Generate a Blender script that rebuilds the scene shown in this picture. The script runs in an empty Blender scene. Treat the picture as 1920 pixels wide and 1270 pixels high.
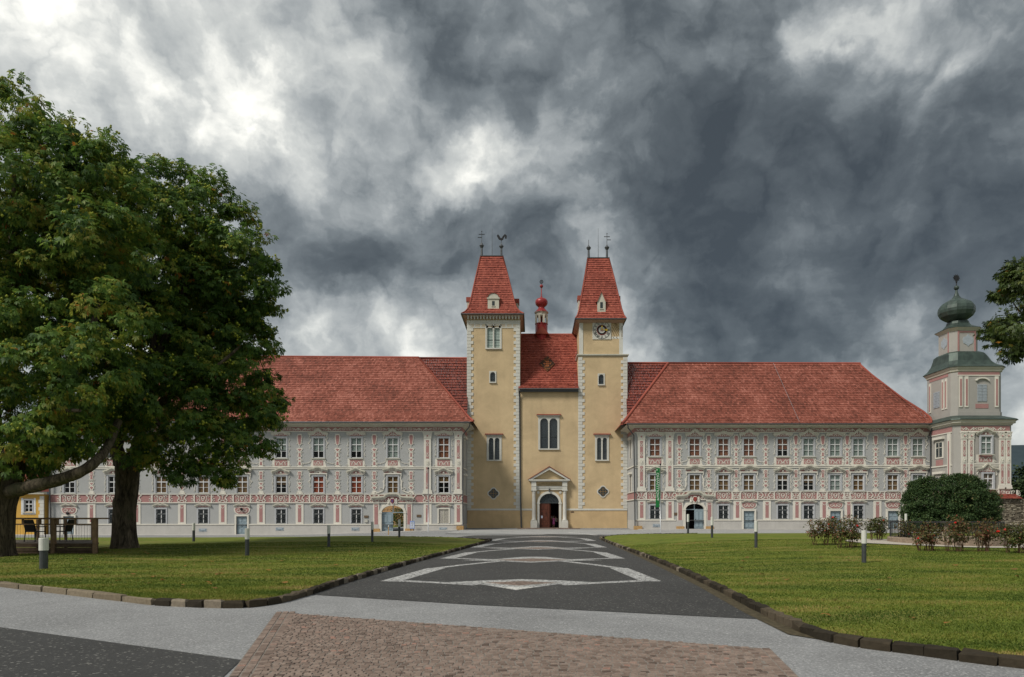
import bpy, bmesh, math, random
import numpy as np
from mathutils import Vector, Matrix
R = math.radians
rnd = random.Random(11)
nr = np.random.RandomState(5)
sc = bpy.context.scene
COL = sc.collection

# ------------------------------------------------------------------ camera, sky, sun, exposure
CX, HY, F, HC = 1000.0, 966.0, 1300.0, 1.65          # optical centre (x), horizon (y), focal length in photo pixels, eye height
def PX(x, Y): return (x - CX) * Y / F
def PZ(y, Y): return HC + (HY - y) * Y / F
def GP(x, y, z=0.0):                                  # point of the flat ground seen at photo pixel x, y
    Y = (HC - z) * F / (y - HY); return (PX(x, Y), Y)

cam = bpy.data.objects.new('camera', bpy.data.cameras.new('camera')); COL.objects.link(cam)
cam.location = (0, 0, HC); cam.rotation_euler = (R(90), 0, 0)
cam.data.sensor_width = 36; cam.data.lens = F / 1920 * 36
cam.data.shift_x = -(CX - 960) / 1920; cam.data.shift_y = (HY - 635) / 1920
cam.data.clip_start = 0.1; cam.data.clip_end = 6000
sc.camera = cam
sc.view_settings.view_transform = 'Standard'; sc.view_settings.look = 'None'
sc.view_settings.gamma = 1; sc.view_settings.exposure = 1.05
sc.view_settings.use_curve_mapping = False
sc.cycles.use_denoising = True
sc.cycles.max_bounces = 5; sc.cycles.diffuse_bounces = 3; sc.cycles.transparent_max_bounces = 8

SUN_AZ, SUN_EL = R(232), R(46)                        # azimuth measured from +Y clockwise: light comes from behind-left of the camera
def build_world():
    w = bpy.data.worlds.new('World'); sc.world = w; w.use_nodes = True
    nt = w.node_tree; N = nt.nodes; L = nt.links; N.clear()
    def nd(t, **k):
        n = N.new(t)
        for a, b in k.items(): setattr(n, a, b)
        return n
    def m(op, a, b=None, c=None, clamp=False):
        n = nd('ShaderNodeMath', operation=op, use_clamp=clamp)
        for i, v in enumerate((a, b, c)):
            if v is None: continue
            if isinstance(v, (int, float)): n.inputs[i].default_value = v
            else: L.new(v, n.inputs[i])
        return n.outputs[0]
    out = nd('ShaderNodeOutputWorld'); bg = nd('ShaderNodeBackground'); bg.inputs[1].default_value = 0.1
    sky = nd('ShaderNodeTexSky', sky_type='NISHITA'); sky.sun_disc = False
    sky.sun_elevation = SUN_EL; sky.sun_rotation = SUN_AZ
    tc = nd('ShaderNodeTexCoord')
    d = tc.outputs['Generated']
    # warp the direction so that the cloud masses get ragged borders
    n0 = nd('ShaderNodeTexNoise', noise_dimensions='3D'); n0.inputs['Scale'].default_value = 7.0
    n0.inputs['Detail'].default_value = 6; n0.inputs['Roughness'].default_value = 0.58
    L.new(d, n0.inputs['Vector'])
    v1 = nd('ShaderNodeVectorMath', operation='SUBTRACT'); L.new(n0.outputs['Color'], v1.inputs[0]); v1.inputs[1].default_value = (.5, .5, .5)
    v2 = nd('ShaderNodeVectorMath', operation='SCALE'); L.new(v1.outputs[0], v2.inputs[0]); v2.inputs['Scale'].default_value = 0.17
    v3 = nd('ShaderNodeVectorMath', operation='ADD'); L.new(d, v3.inputs[0]); L.new(v2.outputs[0], v3.inputs[1])
    v4 = nd('ShaderNodeVectorMath', operation='NORMALIZE'); L.new(v3.outputs[0], v4.inputs[0])
    dw = v4.outputs[0]
    # cloud deck seen in perspective
    sep = nd('ShaderNodeSeparateXYZ'); L.new(d, sep.inputs[0])
    zz = m('ADD', m('MAXIMUM', sep.outputs[2], 0.0), 0.30)
    pv = nd('ShaderNodeCombineXYZ')
    L.new(m('DIVIDE', sep.outputs[0], zz), pv.inputs[0]); L.new(m('DIVIDE', sep.outputs[1], zz), pv.inputs[1])
    n1 = nd('ShaderNodeTexNoise'); n1.inputs['Scale'].default_value = 5.2; n1.inputs['Detail'].default_value = 10
    n1.inputs['Roughness'].default_value = 0.55; n1.inputs['Distortion'].default_value = 0.35
    mp = nd('ShaderNodeMapping'); mp.inputs['Location'].default_value = (3.1, 7.4, 1.3); mp.inputs['Scale'].default_value = (1, 1, 1.75); L.new(d, mp.inputs[0])
    L.new(mp.outputs[0], n1.inputs['Vector'])
    base = m('MULTIPLY_ADD', m('SUBTRACT', n1.outputs['Fac'], 0.5), 0.85, 0.53)
    mass = None
    for (x, y, a, r) in SKY_MASSES:
        D = Vector(((x - CX) / F, 1, (HY - y) / F)); ln = D.length; D.normalize()
        s = r / F / ln
        dp = nd('ShaderNodeVectorMath', operation='DOT_PRODUCT'); L.new(dw, dp.inputs[0]); dp.inputs[1].default_value = D
        e = m('EXPONENT', m('MULTIPLY', m('SUBTRACT', dp.outputs['Value'], 1.0), 1.0 / (s * s)))
        mass = m('MULTIPLY_ADD', e, a * 1.1, mass) if mass is not None else m('MULTIPLY', e, a)
    base = m('ADD', base, m('DIVIDE', mass, m('MULTIPLY_ADD', m('ABSOLUTE', mass), 1.25, 1.0)))
    n2 = nd('ShaderNodeTexNoise'); n2.inputs['Scale'].default_value = 14; n2.inputs['Detail'].default_value = 7
    L.new(dw, n2.inputs['Vector'])
    base = m('ADD', base, m('MULTIPLY', m('SUBTRACT', n2.outputs['Fac'], 0.5), 0.50))
    n3 = nd('ShaderNodeTexNoise'); n3.inputs['Scale'].default_value = 8.5; n3.inputs['Detail'].default_value = 6; n3.inputs['Roughness'].default_value = .5; L.new(dw, n3.inputs['Vector'])
    base = m('MULTIPLY_ADD', m('SUBTRACT', m('ABSOLUTE', m('SUBTRACT', n3.outputs['Fac'], .5)), .085), .95, base)   # billows: creases between rounded heads
    ramp = nd('ShaderNodeValToRGB'); L.new(base, ramp.inputs[0])
    els = ramp.color_ramp.elements
    stops = SKY_STOPS
    els[0].position, els[0].color = stops[0][0], (*stops[0][1], 1)
    els[1].position, els[1].color = stops[-1][0], (*stops[-1][1], 1)
    for p, c in stops[1:-1]:
        e = els.new(p); e.color = (*c, 1)
    sc10 = nd('ShaderNodeVectorMath', operation='SCALE'); L.new(ramp.outputs[0], sc10.inputs[0]); sc10.inputs['Scale'].default_value = 10.0
    mix = nd('ShaderNodeMix', data_type='RGBA'); mix.inputs[0].default_value = 0.96
    L.new(sky.outputs[0], mix.inputs[6]); L.new(sc10.outputs[0], mix.inputs[7])
    L.new(mix.outputs[2], bg.inputs[0]); L.new(bg.outputs[0], out.inputs[0])

SKY_MASSES = [  # photo x, y, strength, size: bright breaks (+) and dark cloud bellies (-)
 (30, 80, .55, 100), (300, 165, .30, 45), (450, 185, .36, 50), (590, 320, .15, 28), (740, 110, .18, 50), (880, 290, .36, 60), (1010, 310, .22, 70),
 (1130, 390, .30, 45), (1060, 150, .24, 40), (1180, 150, .16, 30), (1420, 310, .32, 30), (1440, 350, .2, 25), (1660, 50, .30, 60), (1560, 40, .20, 40),
 (1840, 130, .20, 40), (1470, 20, .20, 40), (1640, 650, .22, 90), (1220, 640, .24, 70), (560, 620, .26, 70), (720, 610, .16, 60), (820, 540, .12, 50),
 (1230, 490, .15, 40), (300, 300, .08, 200), (600, 180, .08, 150), (380, 60, .05, 150), (1150, 560, .14, 50), (1720, 580, .12, 50),
 (1340, 150, -.42, 140), (1270, 230, -.20, 70), (1460, 190, -.15, 80), (1090, 240, -.32, 75), (990, 190, -.20, 30), (1140, 60, -.20, 60), (900, 60, -.18, 130),
 (830, 90, -.10, 60), (1300, 370, -.36, 80), (1250, 450, -.30, 90), (1380, 330, -.20, 50), (1150, 365, -.20, 30), (1010, 420, -.34, 80), (1560, 330, -.25, 90),
 (1750, 330, -.24, 150), (1600, 490, -.38, 180), (1350, 580, -.30, 100), (1480, 610, -.20, 90), (640, 500, -.32, 110), (760, 470, -.20, 70), (560, 440, -.12, 60),
 (1850, 450, -.20, 100), (1850, 230, -.10, 80)]
SKY_STOPS = [(0.0, (.026, .031, .034)), (.20, (.050, .058, .062)), (.38, (.100, .112, .117)), (.54, (.195, .207, .208)),
             (.70, (.32, .328, .315)), (.92, (.62, .61, .56))]
build_world()

sun = bpy.data.objects.new('sun', bpy.data.lights.new('sun', 'SUN')); COL.objects.link(sun)
sun.data.energy = 1.5; sun.data.angle = R(14); sun.data.color = (1, .95, .86)
sd = Vector((math.sin(SUN_AZ) * math.cos(SUN_EL), math.cos(SUN_AZ) * math.cos(SUN_EL), math.sin(SUN_EL)))
sun.rotation_euler = (-sd).to_track_quat('-Z', 'Y').to_euler(); sun.location = (-20, -20, 60)

# ------------------------------------------------------------------ materials
MATS = {}
class NT:
    def __init__(s, name):
        s.m = bpy.data.materials.new(name); s.m.use_nodes = True
        s.nt = s.m.node_tree; s.N = s.nt.nodes; s.L = s.nt.links
        s.b = s.N['Principled BSDF']; s.out = s.N['Material Output']
        MATS[name] = s.m
    def nd(s, t, **k):
        n = s.N.new(t)
        for a, b in k.items(): setattr(n, a, b)
        return n
    def link(s, a, b): s.L.new(a, b)
    def coord(s, scale=(1, 1, 1), world=True):
        g = s.nd('ShaderNodeNewGeometry') if world else s.nd('ShaderNodeTexCoord')
        mp = s.nd('ShaderNodeMapping'); mp.inputs['Scale'].default_value = scale
        s.link(g.outputs['Position'] if world else g.outputs['Object'], mp.inputs[0]); return mp.outputs[0]
    def noise(s, vec, scale, detail=4, rough=.55, dist=0):
        n = s.nd('ShaderNodeTexNoise'); n.inputs['Scale'].default_value = scale; n.inputs['Detail'].default_value = detail
        n.inputs['Roughness'].default_value = rough; n.inputs['Distortion'].default_value = dist
        if vec is not None: s.link(vec, n.inputs['Vector'])
        return n.outputs['Fac']
    def ramp(s, fac, stops):
        r = s.nd('ShaderNodeValToRGB'); s.link(fac, r.inputs[0]); e = r.color_ramp.elements
        e[0].position, e[0].color = stops[0][0], (*stops[0][1], 1); e[1].position, e[1].color = stops[-1][0], (*stops[-1][1], 1)
        for p, c in stops[1:-1]:
            q = e.new(p); q.color = (*c, 1)
        return r.outputs[0]
    def mix(s, fac, a, b, mode='MIX'):
        n = s.nd('ShaderNodeMix', data_type='RGBA', blend_type=mode)
        for i, v in ((0, fac), (6, a), (7, b)):
            if isinstance(v, (int, float)): n.inputs[i].default_value = v
            elif isinstance(v, tuple): n.inputs[i].default_value = (*v, 1)
            else: s.link(v, n.inputs[i])
        return n.outputs[2]
    def math(s, op, a, b=0.0):
        n = s.nd('ShaderNodeMath', operation=op)
        for i, v in enumerate((a, b)):
            if isinstance(v, (int, float)): n.inputs[i].default_value = v
            else: s.link(v, n.inputs[i])
        return n.outputs[0]
    def bump(s, h, strength=.3, dist=.02):
        b = s.nd('ShaderNodeBump'); b.inputs['Strength'].default_value = strength; b.inputs['Distance'].default_value = dist
        s.link(h, b.inputs['Height']); s.link(b.outputs[0], s.b.inputs['Normal'])
    def set(s, col=None, rough=.85, metal=0, spec=.3):
        if col is not None:
            if isinstance(col, tuple): s.b.inputs['Base Color'].default_value = (*col, 1)
            else: s.link(col, s.b.inputs['Base Color'])
        s.b.inputs['Roughness'].default_value = rough; s.b.inputs['Metallic'].default_value = metal
        s.b.inputs['Specular IOR Level'].default_value = spec
        return s.m

def mul(c, k): return tuple(min(1, x * k) for x in c)
def stucco(name, c, var=.16, stain=.12, scale=.45, rough=.9, streak=True):
    t = NT(name); v = t.coord()
    big = t.noise(v, scale, 6, .62, .4)
    col = t.ramp(big, [(.30, mul(c, 1 - var)), (.52, c), (.72, mul(c, 1 + var * .8))])
    if streak:                                              # rain streaks running down the plaster
        st = t.noise(t.coord((1.6, 1.6, .10)), 1.3, 5, .6)
        col = t.mix(t.math('MULTIPLY', t.ramp(st, [(.50, (0, 0, 0)), (.75, (1, 1, 1))]), stain), col, mul(c, .55), 'MIX')
    fine = t.noise(v, 9, 5, .7)
    col = t.mix(.22, col, t.ramp(fine, [(.3, mul(c, .8)), (.7, mul(c, 1.15))]))
    t.bump(t.noise(v, 14, 4, .7), .25, .02)
    return t.set(col, rough, 0, .2)
def plain(name, c, rough=.6, metal=0, spec=.3, var=.12, scale=6):
    t = NT(name); v = t.coord()
    col = t.ramp(t.noise(v, scale, 4, .6), [(.3, mul(c, 1 - var)), (.7, mul(c, 1 + var))])
    return t.set(col, rough, metal, spec)

GREYW = (.385, .39, .385); WHITE = (.67, .64, .57); PINK = (.38, .205, .195)
stucco('grey_plaster', GREYW, .07, .10, .5)
stucco('white_stucco', WHITE, .08, .14, .8)
stucco('pink_stucco', PINK, .13, .10, .9)
stucco('plinth_plaster', (.47, .455, .43), .10, .22, .7)
stucco('tower_grey', (.36, .345, .32), .08, .12, .6)
stucco('church_yellow', (.56, .43, .26), .22, .16, .42)
stucco('church_yellow_low', (.55, .40, .225), .20, .18, .5)
stucco('quoin_white', (.60, .59, .54), .10, .22, .9)
stucco('house_yellow', (.60, .36, .085), .10, .2, .6)
stucco('cornice_buff', (.54, .52, .44), .10, .18, .8)
stucco('soffit_brown', (.36, .26, .19), .12, .1, .8)
stucco('orange_wall', (.50, .30, .16), .1, .2, .6)
plain('window_white', (.68, .68, .68), .5); plain('casing_grey', (.43, .44, .46), .6)
plain('door_blue', (.26, .33, .37), .5, var=.08); plain('door_blue_dark', (.19, .25, .29), .5)
plain('door_brown', (.13, .042, .025), .45, var=.3, scale=9); plain('door_brown_dark', (.07, .022, .014), .5)
plain('iron_dark', (.03, .03, .032), .5, .3); plain('lead_grey', (.10, .105, .11), .5, .5); plain('gutter_metal', (.09, .095, .10), .45, .6)
plain('gold', (.75, .48, .05), .3, .9); plain('clock_black', (.025, .016, .015), .5); plain('clock_white', (.62, .62, .58), .6)
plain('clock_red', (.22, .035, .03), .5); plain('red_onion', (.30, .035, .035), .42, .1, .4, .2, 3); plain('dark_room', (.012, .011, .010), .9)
plain('sandstone', (.42, .26, .11), .85, var=.25); plain('lettering', (.16, .10, .04), .8)
plain('steel_pole', (.42, .43, .44), .4, .6); plain('flag_green', (.012, .18, .045), .7); plain('flag_white', (.75, .78, .75), .7)
plain('bollard_white', (.62, .62, .58), .45, var=.06); plain('bollard_dark', (.060, .065, .068), .5, .2, .4, .25, 10)
plain('sign_blue', (.22, .30, .52), .4); plain('sign_pale', (.55, .58, .68), .4); plain('plaque_bronze', (.16, .11, .07), .5, .3)
plain('wood_dark', (.075, .050, .030), .8, var=.35, scale=5); plain('wood_rail', (.20, .13, .075), .75, var=.3, scale=5)
plain('chair_black', (.008, .008, .010), .45); plain('chair_frame', (.03, .028, .03), .4, .3)
plain('pale_gravel', (.44, .40, .34), .95, var=.2, scale=25); t2_ = NT('mossy_gutter'); t2_.set(t2_.ramp(t2_.noise(t2_.coord(), 9, 6, .7), [(.3, (.035, .030, .018)), (.55, (.085, .070, .042)), (.75, (.15, .12, .08))]), .9, 0, .2); plain('basin_stone', (.26, .20, .15), .9, var=.3, scale=8)
plain('rose_stem', (.10, .055, .03), .8); plain('rose_red', (.55, .012, .01), .5); plain('rose_pink', (.55, .06, .05), .5)
plain('conker_green', (.27, .30, .03), .6, var=.25, scale=2); plain('paper', (.62, .70, .85), .6); plain('skin', (.50, .30, .21), .6); plain('hair_dark', (.05, .03, .02), .6)
plain('cloth_pink', (.55, .14, .38), .8); plain('cloth_white', (.55, .53, .52), .8); plain('cloth_dark', (.02, .02, .03), .8)
plain('blind_green', (.36, .44, .40), .8, var=.06); plain('curtain_red', (.46, .10, .04), .8); plain('curtain_ochre', (.28, .17, .07), .8); plain('blind_grey', (.36, .34, .31), .8)
plain('blind_rust', (.30, .12, .065), .8); plain('shutter_grey', (.34, .38, .42), .7); plain('lantern_red', (.45, .03, .02), .4)
plain('terrace_boards', (.13, .105, .08), .85, var=.3, scale=4); plain('board_pale', (.48, .47, .42), .7)
plain('crest_blue', (.10, .06, .16), .5); plain('crest_red', (.28, .05, .04), .6); plain('lead_light', (.06, .07, .075), .35, .2)

def tile_mat(name, dark, mid, light):
    t = NT(name); a = t.nd('ShaderNodeAttribute'); a.attribute_name = 'tint'
    v = t.coord()
    big = t.noise(v, .28, 5, .6, .5)
    f = t.math('ADD', t.math('MULTIPLY', a.outputs['Fac'], .60), t.math('MULTIPLY', t.ramp(big, [(.32, (0, 0, 0)), (.68, (1, 1, 1))]), .42))
    col = t.ramp(f, [(.20, dark), (.52, mid), (.88, light)])
    moss = t.noise(v, 1.6, 5, .7)
    col = t.mix(t.ramp(moss, [(.55, (0, 0, 0)), (.80, (.55, .55, .55))]), col, mul(dark, .55))
    t.bump(t.noise(v, 26, 3, .6), .2, .01)
    return t.set(col, .75, 0, .35)
tile_mat('roof_tile', (.15, .046, .030), (.26, .078, .052), (.40, .150, .110))
tile_mat('roof_tile_dark', (.11, .020, .012), (.19, .040, .025), (.28, .070, .045))
tile_mat('roof_tile_bright', (.19, .040, .026), (.29, .068, .045), (.39, .105, .07))
tile_mat('glazed_tile', (.03, .014, .008), (.20, .07, .015), (.55, .16, .06))

def copper():
    t = NT('copper_green'); v = t.coord()
    col = t.ramp(t.noise(v, .9, 6, .65, .6), [(.3, (.030, .042, .038)), (.55, (.060, .088, .074)), (.8, (.105, .135, .115))])
    st = t.noise(t.coord((2.2, 2.2, .2)), 1.5, 4, .6)
    col = t.mix(t.ramp(st, [(.5, (0, 0, 0)), (.8, (.6, .6, .6))]), col, (.02, .026, .025))
    return t.set(col, .5, .25, .4)
copper()

def grass_mat():
    t = NT('lawn_grass'); v = t.coord()
    g = t.noise(v, 1.1, 6, .65)
    col = t.ramp(g, [(.28, (.070, .098, .014)), (.5, (.12, .155, .022)), (.72, (.175, .195, .030))])
    stripe = t.noise(t.coord((.10, .75, 1)), 1.0, 5, .6, .4)              # mown swathes across the view
    col = t.mix(t.ramp(stripe, [(.48, (0, 0, 0)), (.70, (.75, .75, .75))]), col, (.19, .165, .050))
    dry = t.noise(t.coord((.55, 1.1, 1)), .9, 6, .68, .6)
    col = t.mix(t.ramp(dry, [(.56, (0, 0, 0)), (.74, (.8, .8, .8))]), col, (.20, .145, .055))
    fine = t.noise(t.coord((1, .5, 1)), 16, 4, .7)
    col = t.mix(.6, col, t.ramp(fine, [(.3, (.3, .3, .3)), (.72, (.80, .80, .80))]), 'OVERLAY')
    t.bump(t.noise(v, 30, 3, .7), .6, .03)
    return t.set(col, .9, 0, .15)
grass_mat()
def asphalt(name, c, speck, amount, ssc=32):
    t = NT(name); v = t.coord()
    g = t.noise(v, .5, 6, .62, .5)
    col = t.ramp(g, [(.3, mul(c, .78)), (.55, c), (.75, mul(c, 1.2))])
    vo = t.nd('ShaderNodeTexVoronoi'); vo.inputs['Scale'].default_value = ssc; t.link(v, vo.inputs['Vector'])
    sh = t.nd('ShaderNodeSeparateColor'); t.link(vo.outputs['Color'], sh.inputs[0])
    col = t.mix(t.ramp(sh.outputs[0], [(amount, (0, 0, 0)), (amount + .06, (.8, .8, .8))]), col, speck)
    f = t.noise(v, 30, 4, .75)
    col = t.mix(.75, col, t.ramp(f, [(.3, (.25, .25, .25)), (.7, (.78, .78, .78))]), 'OVERLAY')
    patch = t.noise(t.coord((.25, .9, 1)), .8, 4, .6, 1)
    col = t.mix(t.ramp(patch, [(.58, (0, 0, 0)), (.72, (.35, .35, .35))]), col, mul(c, .55))
    t.bump(t.noise(v, 70, 3, .7), .5, .012)
    return t.set(col, .82, 0, .35)
asphalt('asphalt_light', (.235, .238, .24), (.37, .37, .365), .82, 52)
asphalt('asphalt_dark', (.046, .046, .045), (.24, .235, .215), .93, 40)
asphalt('asphalt_pale', (.33, .33, .325), (.45, .45, .44), .92)
def sett_sheet(name, c, joint):
    t = NT(name); v = t.coord()
    vo = t.nd('ShaderNodeTexVoronoi', feature='DISTANCE_TO_EDGE'); vo.inputs['Scale'].default_value = 8.5; t.link(v, vo.inputs['Vector'])
    vc = t.nd('ShaderNodeTexVoronoi'); vc.inputs['Scale'].default_value = 8.5; t.link(v, vc.inputs['Vector'])
    s3 = t.nd('ShaderNodeSeparateColor'); t.link(vc.outputs['Color'], s3.inputs[0])
    col = t.ramp(s3.outputs[0], [(0, mul(c, .72)), (1, mul(c, 1.25))])
    col = t.mix(t.ramp(vo.outputs[0], [(.03, (1, 1, 1)), (.10, (0, 0, 0))]), col, joint)
    t.bump(vo.outputs[0], .5, .02)
    return t.set(col, .85, 0, .3)
plain('sett_sand', (.21, .185, .16), .95, var=.25, scale=30); sett_sheet('setts_pale', (.44, .44, .43), (.13, .13, .125)); sett_sheet('setts_white', (.58, .57, .54), (.3, .3, .28)); sett_sheet('setts_brown', (.24, .175, .14), (.08, .065, .055))
def tint_mat(name, stops, rough=.8, spec=.3, trans=0, bumps=None):
    t = NT(name); a = t.nd('ShaderNodeAttribute'); a.attribute_name = 'tint'
    col = t.ramp(a.outputs['Fac'], stops)
    if bumps:
        v = t.coord(); col = t.mix(.45, col, t.ramp(t.noise(v, bumps, 4, .7), [(.3, (.25, .25, .25)), (.7, (.78, .78, .78))]), 'OVERLAY')
        t.bump(t.noise(v, bumps * 1.7, 3, .7), .5, .012)
    t.set(col, rough, 0, spec)
    if trans:
        tr = t.nd('ShaderNodeBsdfTranslucent'); t.link(col, tr.inputs[0]); ms = t.nd('ShaderNodeMixShader'); ms.inputs[0].default_value = trans
        t.link(t.b.outputs[0], ms.inputs[1]); t.link(tr.outputs[0], ms.inputs[2]); t.link(ms.outputs[0], t.out.inputs[0])
    return t.m
tint_mat('sett_brown', [(0, (.10, .072, .058)), (.4, (.19, .14, .113)), (.8, (.26, .20, .165)), (1, (.30, .175, .135))], .85, .3, 0, 25)
tint_mat('kerb_dark', [(0, (.022, .018, .012)), (.6, (.060, .047, .030)), (.9, (.10, .08, .055)), (1, (.19, .16, .12))], .9, .2, 0, 14)
tint_mat('kerb_pale', [(0, (.12, .095, .065)), (1, (.20, .165, .115))], .9, .2, 0, 14)
tint_mat('chestnut_leaf', [(0, (.045, .090, .028)), (.35, (.085, .165, .036)), (.62, (.155, .25, .042)), (.82, (.26, .29, .045)), (.94, (.31, .28, .05)), (.97, (.36, .20, .035)), (1, (.42, .15, .03))], .55, .25, .42)
tint_mat('maple_leaf', [(0, (.03, .055, .015)), (.6, (.075, .11, .025)), (.95, (.14, .15, .03)), (1, (.40, .17, .02))], .5, .35, .25)
tint_mat('shrub_leaf', [(0, (.028, .060, .020)), (.5, (.060, .105, .034)), (.9, (.11, .155, .05)), (1, (.20, .14, .06))], .55, .3, .25)
tint_mat('rose_leaf', [(0, (.055, .080, .024)), (.45, (.105, .115, .036)), (.8, (.19, .115, .055)), (1, (.27, .08, .055))], .55, .3, .3)
tint_mat('forest_leaf', [(0, (.02, .04, .018)), (.6, (.04, .065, .025)), (1, (.07, .09, .03))], .7, .2, .1)
tint_mat('grass_blade', [(0, (.060, .100, .015)), (.42, (.13, .175, .026)), (.70, (.22, .23, .042)), (1, (.36, .27, .10))], .7, .2, .3)
tint_mat('rubble_stone', [(0, (.10, .085, .065)), (.5, (.21, .18, .135)), (1, (.32, .285, .22))], .9, .2, 0, 9)
tint_mat('fallen_leaf', [(0, (.16, .09, .03)), (1, (.28, .13, .03))], .8, .2)
def bark():
    t = NT('bark'); v = t.coord((1, 1, .25))
    h = t.noise(v, 6, 7, .75, .9)
    col = t.ramp(h, [(.36, (.022, .018, .013)), (.52, (.10, .08, .056)), (.68, (.21, .17, .12))])
    g = t.noise(t.coord(), .9, 4, .6)
    col = t.mix(t.ramp(g, [(.52, (0, 0, 0)), (.75, (.5, .5, .5))]), col, (.06, .075, .03))
    t.bump(h, .9, .06); return t.set(col, .9, 0, .15)
bark()
def glass(name, c, tr):
    t = NT(name); t.set(c, .06, 0, .6)
    tb = t.nd('ShaderNodeBsdfTransparent'); ms = t.nd('ShaderNodeMixShader'); ms.inputs[0].default_value = tr
    t.link(t.b.outputs[0], ms.inputs[1]); t.link(tb.outputs[0], ms.inputs[2]); t.link(ms.outputs[0], t.out.inputs[0])
glass('pane_glass', (.02, .022, .022), .84); glass('church_glass', (.035, .045, .05), .12)
def water():
    t = NT('pool_water'); v = t.coord(); t.bump(t.noise(v, 3, 4, .6), .2, .03); t.set((.10, .20, .15), .12, 0, .5)
water()
def hillmat():  # bluish distance haze painted into the forest colour of the hills
    t = NT('hill_forest_hazed'); v = t.coord(); c = t.ramp(t.noise(v, .03, 8, .7), [(.3, (.030, .046, .056)), (.7, (.050, .072, .082))]); t.set(c, .95, 0, .1)
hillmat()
t_ = NT('meadow'); t_.set(t_.ramp(t_.noise(t_.coord(), .08, 6, .6), [(.3, (.05, .075, .02)), (.7, (.09, .12, .03))]), .95, 0, .1)
M = MATS
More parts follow.
